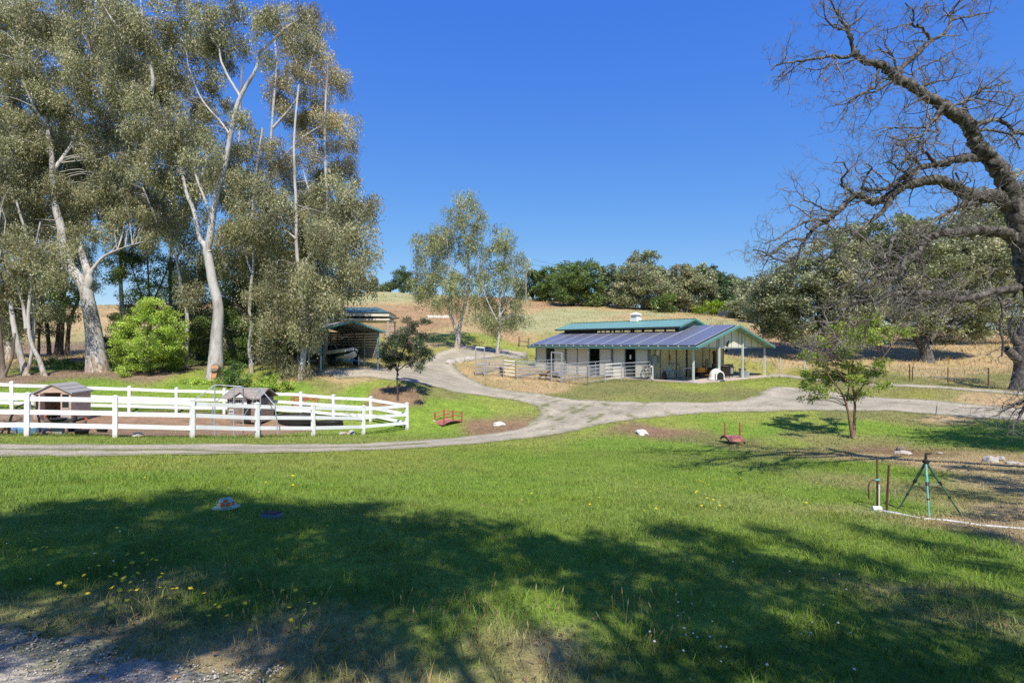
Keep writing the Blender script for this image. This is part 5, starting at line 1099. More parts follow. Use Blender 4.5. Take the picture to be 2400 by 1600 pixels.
def shed(px, py, D, w, h, d, mat, label, roofm):
    b = on(px, D); t = empty('far_shed', b, 0.3, label, 'shed'); MB().box((0, 0, h / 2), (w, d, h)).build('wall', mat, t); MB().prism([(-w*0.56, h), (w*0.56, h), (0, h * 1.35)], 1, -d*0.55, d*0.55).build('roof', roofm, t)
    MB().box((0, -d/2 - 0.03, h * 0.4), (w * 0.3, 0.06, h * 0.7)).build('door', M['grey_box'], t)
shed(1521, 720, 112, 2.6, 1.8, 2.5, M['white'], 'small white shed under the hilltop oaks', M['grey_wood']); shed(1700, 734, 108, 2.2, 1.3, 2, M['grey_box'], 'small grey shed right of the bright green bush', M['grey_wood'])
t = empty('white_trough', hit(1030, 745), 0.1, 'long white trough lying in the red field', 'trough'); MB().prism([(-0.3, 0), (0.3, 0), (0.4, 0.45), (-0.4, 0.45)], 0, -2.0, 2.0).build('basin', M['white'], t); MB().box((0, 0, 0.44), (3.8, 0.6, 0.02)).build('water', M['glass'], t)
# ------------------------------------------------------------------ trees
def tubes(name, lines, mat, parent, n=6, origin=Vector(), rough=0.0):
    """many tapering branches as one trunk mesh: lines = [(points, radii), ...]"""
    VV = []; TT = []; base = 0
    for pts, rad, *k in lines:
        P = np.asarray(pts, float) - np.array(origin); R = np.asarray(rad, float); m = len(P); s = k[0] if k else n
        T = np.gradient(P, axis=0); T /= np.linalg.norm(T, axis=1, keepdims=True) + 1e-9
        ref = np.eye(3)[np.argmin(np.abs(P[-1] - P[0]))]
        A = np.cross(T, ref); A /= np.linalg.norm(A, axis=1, keepdims=True) + 1e-9; B = np.cross(A, T)
        q = 2 * math.pi * np.arange(s) / s
        V = P[:, None] + R[:, None, None] * (A[:, None] * np.cos(q)[None, :, None] + B[:, None] * np.sin(q)[None, :, None])
        if rough: V = V + (V - P[:, None]) * rng.normal(0, rough, (m, s, 1))
        i = (np.arange(m - 1)[:, None] * s + np.arange(s)[None]); j = (np.arange(m - 1)[:, None] * s + (np.arange(s)[None] + 1) % s)
        VV.append(V.reshape(-1, 3)); TT.append(np.stack([i, j, j + s, i + s], -1).reshape(-1, 4) + base); base += m * s
    return tri_mesh(name, np.concatenate(VV), np.concatenate(TT), mat, parent, smooth=True)

def spline(pts, k=5):
    """smooth curve through a few points"""
    P = np.asarray(pts, float); out = []
    for i in range(len(P) - 1):
        a, b, c, d = P[max(i-1, 0)], P[i], P[i+1], P[min(i+2, len(P)-1)]
        for t in np.linspace(0, 1, k, endpoint=False): out.append(0.5 * (2*b + (c-a)*t + (2*a-5*b+4*c-d)*t*t + (3*b-a-3*c+d)*t**3))
    out.append(P[-1]); return np.array(out)

def limb(pts, r0, r1, wig=0.0, k=5, flare=0.0):
    P = spline(pts, k); n = len(P); s = np.linspace(0, 1, n); R = r0 + (r1 - r0) * s ** 0.62
    if flare: R = R + flare * np.exp(-s * 14)
    if wig: P = P + np.cumsum(rng.normal(0, wig, P.shape), 0) * (s * (1 - s) * 4)[:, None] * 0.5 + rng.normal(0, wig * 0.4, P.shape) * (s > 0)[:, None]
    return (P, R)

def leaves(C, dirs, L, W, col, out_n=None):
    """one slim triangle per leaf; C base points, dirs pointing to the tip"""
    n = len(C); dirs = dirs / (np.linalg.norm(dirs, axis=1, keepdims=True) + 1e-9)
    s = np.cross(dirs, rng.normal(size=(n, 3))); s /= np.linalg.norm(s, axis=1, keepdims=True) + 1e-9
    L = L[:, None]; W = W[:, None]; m = C + dirs * L * 0.35
    return np.stack([m - s * W / 2 - dirs * L * 0.12, m + s * W / 2 + dirs * L * 0.1, C + dirs * L], 1).reshape(-1, 3), np.repeat(col, 3, 0)

def sphere_pts(n, shell=0.35):
    v = rng.normal(size=(n, 3)); v /= np.linalg.norm(v, axis=1, keepdims=True); return v * (rng.random(n) ** shell)[:, None]

def euc_leaves(blobs, dens, pal, leaf=(0.13, 0.035), clump=0.85, hang=0.9):
    """drooping strands of narrow leaves: blobs = [(centre, (rx, ry, rz))]"""
    V = []; Cc = []; tips = []
    for c, r in blobs:
        c = np.array(c); r = np.array(r); vol = r[0] * r[2] * 3.1
        nc = max(4, int(vol / (clump * clump) * 1.5)); cc = c + sphere_pts(nc, 0.55) * r * 1.22; tips.append(cc)
        tone = rng.uniform(0.42, 1.25, nc)
        ns = max(3, int(dens * 3.7 * vol / nc / 9)); idx = np.repeat(np.arange(nc), ns)
        o = cc[idx] + sphere_pts(len(idx), 0.5) * np.array((clump * 0.78, clump * 0.78, clump * 0.5))
        outw = (o - c); outw[:, 2] = 0; outw /= np.linalg.norm(outw, axis=1, keepdims=True) + 0.3
        sl = rng.uniform(0.35, 1.0, len(idx)) * hang; nl = 9
        k = np.linspace(0.05, 1, nl)[None, :]; j = np.repeat(np.arange(len(idx)), nl)
        P = o[:, None] + outw[:, None] * (0.30 * np.sqrt(k) * sl[:, None])[..., None] + np.array((0, 0, -1.0)) * (sl[:, None] * k ** 1.4)[..., None]
        P = P.reshape(-1, 3) + rng.normal(0, 0.07, (len(idx) * nl, 3))
        d = np.stack([rng.normal(0, 0.42, len(P)), rng.normal(0, 0.42, len(P)), -np.abs(rng.normal(0.9, 0.4, len(P)))], 1)
        Lf = rng.uniform(0.6, 1.3, len(P)) * leaf[0]; Wf = rng.uniform(0.7, 1.3, len(P)) * leaf[1]
        base = np.array(pal)[rng.choice(len(pal), len(idx), p=PALW[:len(pal)] / PALW[:len(pal)].sum())][j]
        col = base * (tone[idx][j] * rng.uniform(0.75, 1.3, len(P)))[:, None]
        v, cl = leaves(P, d, Lf, Wf, col); V.append(v); Cc.append(cl)
    return np.concatenate(V), np.concatenate(Cc), np.concatenate(tips)
PALW = np.array((0.42, 0.28, 0.18, 0.12))

def leafy(blobs, dens, pal, leaf=(0.10, 0.07), clump=0.8, up=0.25, shell=0.3, gap=0.0):
    """broad-leaved clumps with gaps between them"""
    V = []; Cc = []; tips = []
    for c, r in blobs:
        c = np.array(c); r = np.array(r); area = 4 * math.pi * ((r[0]*r[1])**1.6/3 + (r[0]*r[2])**1.6/3 + (r[1]*r[2])**1.6/3) ** (1/1.6)
        nc = max(5, int(area / (clump * clump) * 0.62)); u = sphere_pts(nc, shell); cc = c + u * r; tips.append(cc); tone = rng.uniform(0.62, 1.25, nc)
        n = max(8, int(dens * 2.3 * area / nc)); idx = np.repeat(np.arange(nc), n)
        P = cc[idx] + sphere_pts(len(idx), 0.55) * np.array((clump * 0.75, clump * 0.75, clump * 0.5))
        d = rng.normal(size=(len(P), 3)) + (P - c) / r * 0.6 + np.array((0, 0, up))
        Lf = rng.uniform(0.6, 1.35, len(P)) * leaf[0]; Wf = rng.uniform(0.6, 1.35, len(P)) * leaf[1]
        base = np.array(pal)[rng.choice(len(pal), nc, p=PALW[:len(pal)] / PALW[:len(pal)].sum())][idx]
        col = base * (tone[idx] * rng.uniform(0.7, 1.35, len(P)))[:, None]
        v, cl = leaves(P, d, Lf, Wf, col); V.append(v); Cc.append(cl)
    return np.concatenate(V), np.concatenate(Cc), np.concatenate(tips)

def add_crown(t, V, C, name='crown'):
    V = V - np.array(t.location); T = np.arange(len(V)).reshape(-1, 3)
    return tag(tri_mesh(name, V, T, M['leaf'], t, np.clip(C, 0.004, 0.9)), kind='stuff')

def reach(lines, tips, per, r=0.02, lift=0.35):
    """twigs growing from the nearest limb to leaf clumps"""
    allp = np.concatenate([l[0] for l in lines]); out = []
    for c in tips[rng.random(len(tips)) < per]:
        d = np.linalg.norm(allp - c, axis=1) + np.maximum(0, allp[:, 2] - c[2]) * 1.2; i = np.argmin(d); a = allp[i]
        L = np.linalg.norm(c - a)
        if L < 0.4 or L > 9: continue
        m = (a + c) / 2 + np.array((0, 0, lift * L * 0.35)) + rng.normal(0, 0.06 * L, 3)
        out.append((spline([a, m, c], 3), np.linspace(min(0.07, 0.3 * r + 0.010 * L), 0.005, 7), 4))
    return out

EUC = [(0.316, 0.316, 0.165), (0.376, 0.36, 0.204), (0.255, 0.272, 0.128), (0.386, 0.316, 0.147)]
EUCG = [(0.287, 0.325, 0.14), (0.34, 0.361, 0.173), (0.224, 0.27, 0.098), (0.37, 0.34, 0.135)]
def px_blobs(bl, D, depth=None, dd=None):
    out = []
    for i, b in enumerate(bl):
        d = D + (b[4] if len(b) > 4 else rng.uniform(-1.6, 2.2)); s = d / F; p = at(b[0], b[1], d)
        out.append((tuple(p), (b[2] * s, (b[2] + b[3]) / 2 * s * 0.9, b[3] * s)))
    return out
def euc(name, base, limbs, blobs, label, D, dens=200, pal=EUC, bark='euc_bark', leaf=(0.21, 0.065), per=0.45, group='tall eucalyptus trees of the grove', hang=0.95, clump=0.85, cat='tree'):
    """limbs: [(list of (px, py[, dD]), width px start, width px end, flare)]"""
    b = on(base[0], D) if len(base) == 1 else on(base[0], D)
    t = empty(name, b, 0, label, cat, group); lines = []
    for k, (pts, w0, w1, *fl) in enumerate(limbs):
        W = [tuple(at(p[0], p[1], D + (p[2] if len(p) > 2 else 0))) for p in pts]
        if k == 0: W[0] = (b.x, b.y, b.z - 0.15)
        lines.append(limb(W, w0 * D / F / 2, w1 * D / F / 2, 0.012, 6, fl[0] * D / F / 2 if fl else 0) + (12 if k == 0 else 9,))
    V, C, tips = euc_leaves(px_blobs(blobs, D), dens, pal, leaf, clump, hang)
    tw = reach(lines, tips, per)
    if len(tw) < 5: lines += tw; tw = []
    tubes('trunk', lines, M[bark], t, 9, b)
    if tw: tubes('branches', tw, M['euc_bark'] if bark != 'dark_bark' else M['dark_bark'], t, 4, b)['kind'] = 'stuff'
    add_crown(t, V, C); return t

euc('eucalyptus_tree', (230,), [
  ([(228,872),(224,820),(219,770),(208,712),(197,668),(165,625),(150,575),(143,530),(132,490),(125,420),(121,360),(112,306),(100,190,1),(92,90,1.5)], 44, 4, 12),
  ([(202,680),(208,650),(194,605,.5),(186,573,.8),(178,540,1),(165,515,1),(150,440,1.5)], 24, 6), ([(206,668),(214,640),(228,620),(252,598),(303,578,-.5),(345,565,-1)], 15, 2),
  ([(160,618),(140,612),(120,585,-.5),(116,560,-.8)], 10, 3), ([(168,630),(150,628),(125,632,-.4)], 8, 2), ([(112,306),(80,250,-1),(60,190,-1.2),(50,110,-1)], 8, 2), ([(125,400),(170,330,1),(200,230,1),(215,120,1)], 11, 2)],
  [(60,40,90,80),(150,90,80,80),(50,170,80,70),(120,250,80,70),(30,300,75,80),(120,370,80,70),(215,170,70,80),(240,290,70,70),(50,430,80,60),(150,470,70,50),(240,410,80,60),(290,500,60,45),(235,20,80,60),(200,540,50,35),(95,520,50,40),(20,30,60,60)],
  'massive pale eucalyptus with flaring ridged base left of the bright bush', 36, 200)
E2 = euc('eucalyptus_tree', (502,), [
  ([(502,890),(506,840),(508,790),(512.5,721),(500,663),(490,606),(487,585),(494,560),(501,497),(513,440),(528,383),(543,306),(555,249),(574,207),(601,161),(608,126),(635,99),(666,69),(708,42)], 31, 3, 12),
  ([(489,592),(478,572),(470,560),(455,497),(440,459),(429,413),(420,360,.5),(400,300,1)], 17, 4), ([(500,520),(496,505),(478,459),(459,409),(450,350,.6)], 11, 3),
  ([(560,235),(561,225),(536,184),(517,145),(509,111),(478,65),(470,20)], 9, 2.5), ([(506,575),(515,560),(518,530)], 8, 5),
  ([(360,248,1),(345,230,1),(325,200,1),(318,140,1),(300,90,1),(262,45,1),(235,0,1)], 12, 3), ([(355,215,1),(358,180,1),(340,100,1),(330,0,1)], 11, 4), ([(429,413),(390,330,1),(362,250,1)], 13, 12), ([(540,320),(520,290),(470,230,1),(440,150,1)], 7, 2)],
  [(430,40,70,60),(520,20,70,45),(640,35,65,45),(590,100,50,35),(700,60,45,45),(480,120,55,45),(380,110,60,60),(350,250,65,55),(430,300,65,55),(345,370,70,60),(425,440,60,50),(320,40,60,60),(560,270,28,30),(290,140,55,60),(290,230,50,50),(480,370,40,40),(380,300,50,50)],
  'tall forked pale eucalyptus with a fresh cut scar at its foot', 33, 185)
q = at(505, 862, 32.55) - E2.location; MB().tube([q + Vector((0, 0.35, -0.12)), q + Vector((0, 0, 0.0)), q + Vector((0.0, -0.10, 0.03))], [0.24, 0.25, 0.24], 16).build('cut_stub', M['euc_rough'], E2)
cp_ = MB().lathe([(0.235, 0), (0.225, 0.012)], 18); MB().add([(q.x + v[0], q.y - 0.10 - v[2] - 0.002, q.z + 0.03 + v[1] * 0.55) for v in cp_.v], cp_.f).build('cut_face', M['cut_wood'], E2)
MB().bar(q + Vector((0.02, -0.02, -0.1)), q + Vector((-0.05, -0.05, -0.62)), 0.22, 0.05, (0, 1, 0)).build('bark_scar', M['cut_wood'], E2)
euc('eucalyptus_tree', (588,), [([(588,897),(589,860),(587,840),(584,812),(588,767),(584,721),(588,663),(593,617),(590,520),(600,400),(615,300)], 11, 4, 4), ([(590,640),(570,580),(560,520)], 6, 2)],
  [(592,600,42,55),(565,520,48,55),(620,470,50,60),(600,690,30,45),(555,600,35,50),(590,430,45,50)], 'slender straight eucalyptus with spotted trunk right of the forked tree', 34.5, 240)
euc('eucalyptus_tree', (432,), [([(432,868),(438,800),(439,744),(427,690),(418,636),(408,592),(388,560),(365,520),(350,480),(335,440)], 11, 3, 4), ([(412,605),(402,570),(400,530)], 5, 2)],
  [(355,480,50,45),(320,540,45,35),(455,630,28,55),(460,700,22,50),(395,540,40,40),(300,470,40,40),(450,560,25,40)], 'thin leaning eucalyptus rising behind the bright green bush', 37, 230)
euc('eucalyptus_tree', (106,), [([(106,896),(91,842),(72,805),(63,755),(66,690),(69,653),(60,560),(45,500),(38,470)], 11, 4, 4), ([(62,770),(53,715),(36,660),(14,632),(0,600)], 9, 3), ([(68,660),(80,600),(95,520)], 6, 3)],
  [(40,560,60,45),(110,590,38,38),(25,630,40,34),(85,660,36,34),(130,640,34,34),(45,700,34,30),(105,720,24,26)], 'slender crooked white eucalyptus left of the massive trunk', 33.5, 220)
euc('eucalyptus_tree', (63,), [([(63,896),(44,820),(30,755),(22,712),(2,657),(-20,600)], 14, 8, 6), ([(60,890),(75,830),(80,760),(78,690),(70,600)], 8, 5)], [(10,520,50,50),(0,690,30,40),(0,420,50,60),(15,770,20,30)], 'leaning grey eucalyptus at the left of the grove', 34, 200)
euc('eucalyptus_tree', (8,), [([(8,880),(2,820),(-6,740),(-10,640)], 13, 9, 4), ([(10,880),(28,840),(35,780)], 8, 4)], [(-20,560,50,60),(-40,400,50,80),(5,760,18,30)], 'dark barked eucalyptus cut by the left frame edge', 33, 180, bark='euc_rough')
euc('eucalyptus_tree', (705,), [([(706,872),(712,812),(717,767),(705,690),(694,590),(692,480),(688,380),(690,300),(700,200)], 15, 4, 5), ([(700,640),(740,580),(790,540)], 7, 2), ([(694,560),(650,520),(630,470)], 7, 2), ([(720,760),(770,720),(810,690)], 6, 2), ([(790,540),(830,520),(870,470)], 4, 1.5), ([(800,560),(850,590),(885,570)], 4, 1.2)],
  [(640,470,55,65),(700,550,65,65),(775,550,55,60),(830,520,36,48),(862,470,18,32),(868,590,20,26),(760,640,70,50),(680,660,60,55),(815,660,38,34),(650,745,40,50),(715,760,45,45),(632,820,20,30),(685,835,28,36),(770,690,55,25),(860,520,20,24),(745,470,60,60),(805,450,40,45)],
  'weeping eucalyptus whose grey foliage hangs in front of the boat carport', 33, 250, pal=EUC, hang=1.25)
euc('eucalyptus_tree', (655,), [([(655,850),(650,760),(648,650),(646,570),(640,480),(632,380),(640,250),(648,150),(640,60)], 13, 4, 4), ([(640,300),(690,240),(720,180),(735,120)], 7, 2), ([(640,400),(700,330),(760,290),(800,270)], 6, 1.5)],
  [(695,150,65,60),(765,190,45,60),(715,270,65,50),(795,265,35,45),(645,370,50,50),(735,370,60,50),(795,400,38,50),(690,50,70,45),(740,90,30,40),(815,330,25,35),(750,300,50,40),(650,220,35,40)], 'tall brownish eucalyptus on the right flank of the grove', 40, 190, pal=[(0.45,0.38,0.21),(0.42,0.40,0.20),(0.50,0.39,0.22),(0.33,0.30,0.15)])
for i, (pts, lab) in enumerate((([(131,806),(138,760),(143,700),(151,640),(150,580)], 'straight dark trunk, first of three behind the massive eucalyptus'), ([(142,804),(147,740),(150,690),(158,620),(160,560)], 'straight dark trunk, second of three behind the massive eucalyptus'), ([(156,800),(162,760),(172,730),(186,695),(190,640)], 'leaning dark trunk, third of three behind the massive eucalyptus'), ([(116,808),(110,760),(100,700),(95,640)], 'dark trunk between the leaning and crooked eucalyptus'))):
    euc('background_tree', (pts[0][0],), [(pts, 9, 6, 3)], [(pts[-1][0], pts[-1][1] - 20, 40, 35), (pts[-1][0] + 30, pts[-1][1] + 20, 28, 25)], lab, 47, 130, bark='dark_bark', group='dark trunks behind the grove', pal=EUCG)
for i, (px, D, bl, lab) in enumerate((
  (20, 43, [(20,100,90,90),(40,260,90,90),(10,400,80,80),(80,520,80,60),(60,640,60,50),(20,740,40,50),(130,330,70,70)], 'tall eucalyptus filling the far left of the grove'),
  (285, 44, [(280,90,80,80),(300,230,70,80),(260,360,80,70),(310,450,70,60),(220,480,70,60),(190,380,60,60),(360,190,60,60)], 'tall eucalyptus behind the massive trunk'),
  (400, 43, [(420,180,70,70),(400,330,70,70),(440,430,60,60),(380,480,60,50),(480,260,45,60),(520,420,45,60),(460,90,60,50)], 'tall eucalyptus behind the forked trunk'),
  (560, 41, [(560,420,60,60),(540,520,50,60),(600,560,50,60),(570,650,50,50),(640,620,45,60),(500,620,30,60),(530,740,40,60),(600,760,45,60),(580,350,45,45)], 'grey eucalyptus filling the middle of the grove'),
  (760, 38, [(720,450,60,55),(790,490,50,50),(740,580,70,60),(810,590,50,50),(700,680,60,60),(780,670,60,45),(650,760,50,60),(720,740,55,40),(840,650,30,40),(610,700,45,60),(660,600,55,60)], 'broad weeping eucalyptus behind the boat carport'))):
    euc('eucalyptus_tree', (px,), [([(px,860),(px+4,760),(px-2,640),(px+6,500),(px,330),(px+8,150)], 13, 4, 4), ([(px,640),(px+40,540),(px+70,440)], 7, 2), ([(px,520),(px-45,420),(px-60,320)], 7, 2)], bl, lab, D, 150, leaf=(0.26, 0.085), clump=1.0, hang=1.2)
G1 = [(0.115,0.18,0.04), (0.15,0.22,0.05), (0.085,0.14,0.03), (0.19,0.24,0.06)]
BRIGHT = [(0.381, 0.51, 0.073), (0.31, 0.446, 0.061), (0.464, 0.561, 0.104), (0.238, 0.35, 0.048)]
def broad(name, base_px, D, limbs, blobs, label, dens, pal, leaf, clump, bark, group, cat='tree', per=0.5, shell=0.3, dmul=1.0):
    b = on(base_px, D); t = empty(name, b, 0, label, cat, group); lines = []
    for k, (pts, w0, w1, *fl) in enumerate(limbs):
        W = [tuple(at(p[0], p[1], D + (p[2] if len(p) > 2 else 0))) for p in pts]
        if k == 0: W[0] = (b.x, b.y, b.z - 0.15)
        lines.append(limb(W, w0 * D / F / 2, w1 * D / F / 2, 0.01, 5, fl[0] * D / F / 2 if fl else 0) + (9,))
    V, C, tips = leafy(px_blobs(blobs, D), dens, pal, leaf, clump, shell=shell)
    tw = reach(lines, tips, per)
    if len(tw) < 5: lines += tw; tw = []
    tubes('trunk', lines, M[bark], t, 8, b)
    if tw: tubes('branches', tw, M[bark], t, 4, b)['kind'] = 'stuff'
    add_crown(t, V, C); return t
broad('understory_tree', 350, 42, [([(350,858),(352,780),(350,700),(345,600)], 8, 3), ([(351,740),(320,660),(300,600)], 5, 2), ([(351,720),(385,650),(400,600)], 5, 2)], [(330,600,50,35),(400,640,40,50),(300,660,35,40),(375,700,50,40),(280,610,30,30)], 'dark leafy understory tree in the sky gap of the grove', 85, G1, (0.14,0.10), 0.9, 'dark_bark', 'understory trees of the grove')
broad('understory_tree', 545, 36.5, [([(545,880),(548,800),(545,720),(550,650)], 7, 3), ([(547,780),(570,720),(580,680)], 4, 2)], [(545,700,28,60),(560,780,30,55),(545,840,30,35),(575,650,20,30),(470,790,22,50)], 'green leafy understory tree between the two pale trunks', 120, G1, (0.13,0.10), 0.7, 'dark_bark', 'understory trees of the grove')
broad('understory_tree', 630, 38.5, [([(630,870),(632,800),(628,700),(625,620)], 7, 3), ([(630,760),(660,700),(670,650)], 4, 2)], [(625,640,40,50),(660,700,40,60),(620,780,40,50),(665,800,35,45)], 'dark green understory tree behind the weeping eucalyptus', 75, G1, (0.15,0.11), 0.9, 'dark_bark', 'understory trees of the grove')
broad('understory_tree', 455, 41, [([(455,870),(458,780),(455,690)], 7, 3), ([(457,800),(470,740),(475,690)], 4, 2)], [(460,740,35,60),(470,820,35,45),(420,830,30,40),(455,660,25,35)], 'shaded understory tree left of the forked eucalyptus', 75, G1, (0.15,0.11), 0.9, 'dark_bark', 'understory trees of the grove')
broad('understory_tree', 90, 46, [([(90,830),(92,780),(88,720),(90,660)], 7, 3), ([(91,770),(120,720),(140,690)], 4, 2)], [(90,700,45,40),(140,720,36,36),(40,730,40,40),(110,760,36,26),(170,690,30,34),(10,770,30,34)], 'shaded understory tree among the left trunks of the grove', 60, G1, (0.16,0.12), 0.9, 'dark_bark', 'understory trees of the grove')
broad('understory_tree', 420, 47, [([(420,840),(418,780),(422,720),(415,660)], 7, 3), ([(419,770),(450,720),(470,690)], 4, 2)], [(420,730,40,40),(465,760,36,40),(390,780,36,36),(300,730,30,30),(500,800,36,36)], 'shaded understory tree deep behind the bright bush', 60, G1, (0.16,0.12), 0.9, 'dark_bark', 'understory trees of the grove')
broad('green_bush', 352, 34.5, [([(352,895),(350,850),(345,800),(350,740)], 6, 2), ([(330,890),(320,840),(300,790)], 5, 2), ([(372,893),(385,840),(400,780)], 5, 2)], [(360,728,36,30),(330,755,40,34),(395,760,36,36),(300,790,44,40),(365,800,46,40),(420,800,20,34),(335,835,50,36),(285,830,26,30),(395,840,34,34),(300,868,24,16),(360,872,30,18),(412,856,16,20),(345,705,16,14),(275,790,14,18)], 'large bright yellow green bush in front of the grove', 150, BRIGHT, (0.105,0.08), 0.42, 'dark_bark', None, 'bush')
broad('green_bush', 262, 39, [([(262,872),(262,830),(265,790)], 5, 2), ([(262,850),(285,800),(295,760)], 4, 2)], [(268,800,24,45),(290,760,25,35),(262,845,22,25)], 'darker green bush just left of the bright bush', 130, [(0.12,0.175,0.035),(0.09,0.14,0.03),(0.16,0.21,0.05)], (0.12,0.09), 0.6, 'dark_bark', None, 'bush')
for i, (px, D, bl, lab, pl) in enumerate(((470, 31.8, [(455,900,25,10),(485,898,20,10),(430,905,16,8)], 'low leafy weeds left of the forked eucalyptus foot', BRIGHT), (545, 31.5, [(545,870,25,25),(535,895,24,12),(570,890,16,16)], 'broad leaved green bush right of the forked eucalyptus foot', [(0.11,0.20,0.045),(0.15,0.25,0.06),(0.08,0.15,0.03)]), (640, 31, [(640,895,26,14),(665,905,24,10),(610,905,16,8)], 'low green weeds under the weeping eucalyptus', BRIGHT), (200, 37.5, [(180,858,30,9),(205,862,18,9),(150,855,24,8)], 'bright green weeds left of the massive trunk foot', [(0.10,0.19,0.03),(0.14,0.24,0.04)]), (262, 36.5, [(258,862,14,12),(275,868,14,9)], 'bright green weeds right of the massive trunk foot', [(0.13,0.22,0.035),(0.10,0.17,0.03)]), (115, 40, [(110,850,30,12),(75,855,22,10)], 'shaded weeds among the left trunks', G1), (410, 35, [(410,880,18,14),(395,892,16,9)], 'green weeds at the right foot of the bright bush', BRIGHT))):
    b = on(px, D); t = empty('weed_patch', b, 0, lab, 'weeds', 'weeds under the grove'); V, C, tips = leafy(px_blobs([x + (rng.uniform(-.4, .4),) for x in bl], D), 170, pl, (0.11, 0.08), 0.4)
    tubes('stems', [(np.array([tuple(b), tuple((np.array(b) + c) / 2 + rng.normal(0, .05, 3)), c]), np.array((.012, .009, .004)), 4) for c in tips[:40]], M['dark_bark'], t, 4, b); add_crown(t, V, C, 'foliage')

# --- the two mid-field eucalyptus
euc('eucalyptus_tree', (1071,), [([(1071,818),(1075,780),(1082,740),(1095,690),(1098,640),(1092,560),(1080,490)], 14, 3, 5), ([(1072,790),(1062,755),(1050,720),(1058,660),(1050,580),(1045,530)], 9, 3), ([(1096,690),(1120,650),(1135,600)], 5, 2)],
  [(1090,460,30,36),(1085,510,45,40),(1050,560,52,40),(1100,570,40,40),(1010,590,38,40),(1035,640,55,45),(1000,660,32,40),(1090,640,40,45),(1050,700,45,32),(1030,540,28,24),(985,690,16,26),(1115,520,22,26),(1000,550,22,24)], 'tall twin trunk eucalyptus standing alone above the road bend', 56, 84, leaf=(0.27,0.085), group='two eucalyptus in the field', clump=1.1, hang=1.3, pal=EUCG)
euc('eucalyptus_tree', (1165,), [([(1163,832),(1168,800),(1170,760),(1172,700),(1180,620),(1190,560)], 9, 2.5, 4), ([(1170,760),(1145,710),(1130,670)], 4, 1.5), ([(1171,740),(1200,700),(1220,670)], 4, 1.5)],
  [(1190,550,26,28),(1175,590,38,40),(1205,620,30,40),(1150,640,38,40),(1190,680,45,40),(1145,700,36,38),(1215,720,32,26),(1165,750,36,28),(1130,740,20,24),(1190,740,26,22),(1235,745,10,14),(1110,720,14,24)], 'shorter drooping eucalyptus behind the corral', 54, 84, leaf=(0.27,0.085), group='two eucalyptus in the field', clump=1.0, hang=1.4, pal=EUCG)
# --- round dark ornamental by the fence
PLUM = [(0.085,0.115,0.055), (0.115,0.145,0.07), (0.14,0.125,0.075), (0.06,0.085,0.04)]
broad('ornamental_tree', 932, 30, [([(932,925),(931,895),(932,870),(938,840),(950,810),(955,780)], 5, 2, 2), ([(932,872),(915,845),(905,820)], 3, 1.2), ([(933,868),(960,850),(985,840)], 3, 1.2), ([(934,880),(928,850),(930,815)], 3, 1.2)],
  [(965,768,22,14),(955,752,10,8),(992,760,14,10),(940,785,26,18),(990,785,14,14),(915,805,26,20),(955,812,34,22),(990,820,22,20),(903,832,16,16),(930,840,26,14),(968,845,30,14),(1004,832,10,12),(915,858,14,8),(985,862,16,7),(898,815,8,8)], 'small round dark leaved tree on the lawn by the fence corner', 170, PLUM, (0.115,0.08), 0.34, 'dark_bark', None, shell=0.4)
# --- crape myrtle on the right lawn
MYR = [(0.253, 0.345, 0.044), (0.322, 0.408, 0.061), (0.184, 0.27, 0.039), (0.38, 0.414, 0.072)]
broad('crape_myrtle', 2000, 23.6, [([(1998,1030),(1992,985),(1983,945),(1970,915,-.3),(1945,885,-.6),(1930,850,-.8)], 9, 2, 4), ([(2001,1030),(2003,985,.2),(2003,940,.2),(1996,880,.3),(2002,820,.4),(2000,770,.5)], 9, 2, 3), ([(1983,945),(1990,900,.3),(1985,850,.5),(1970,800,.6)], 5, 1.5), ([(2003,940),(2030,890,-.3),(2060,850,-.5),(2090,810,-.4)], 5, 1.2), ([(1975,925),(1940,912,-.5),(1905,912,-.7)], 3, 1), ([(1990,900),(1960,860,-.5),(1930,800,-.3)], 3, 1)],
  [(1895,830,26,14),(1925,850,34,16),(1905,880,30,15),(1950,890,32,15),(1925,920,30,12),(1990,860,34,18),(2010,890,30,14),(2045,880,28,13),(2060,855,26,12),(2075,905,22,9),(1985,820,34,20),(1940,800,32,16),(2010,790,34,18),(2050,790,34,16),(2080,775,36,16),(2120,780,24,10),(2000,760,34,16),(2045,750,26,14),(1960,770,28,14),(2020,920,26,10),(1990,930,24,9),(1880,905,16,8),(1900,935,22,7)],
  'crape myrtle with two reddish trunks on the lawn below the barn', 150, MYR, (0.11,0.065), 0.30, 'myrtle_bark', None, per=0.8, shell=0.5)
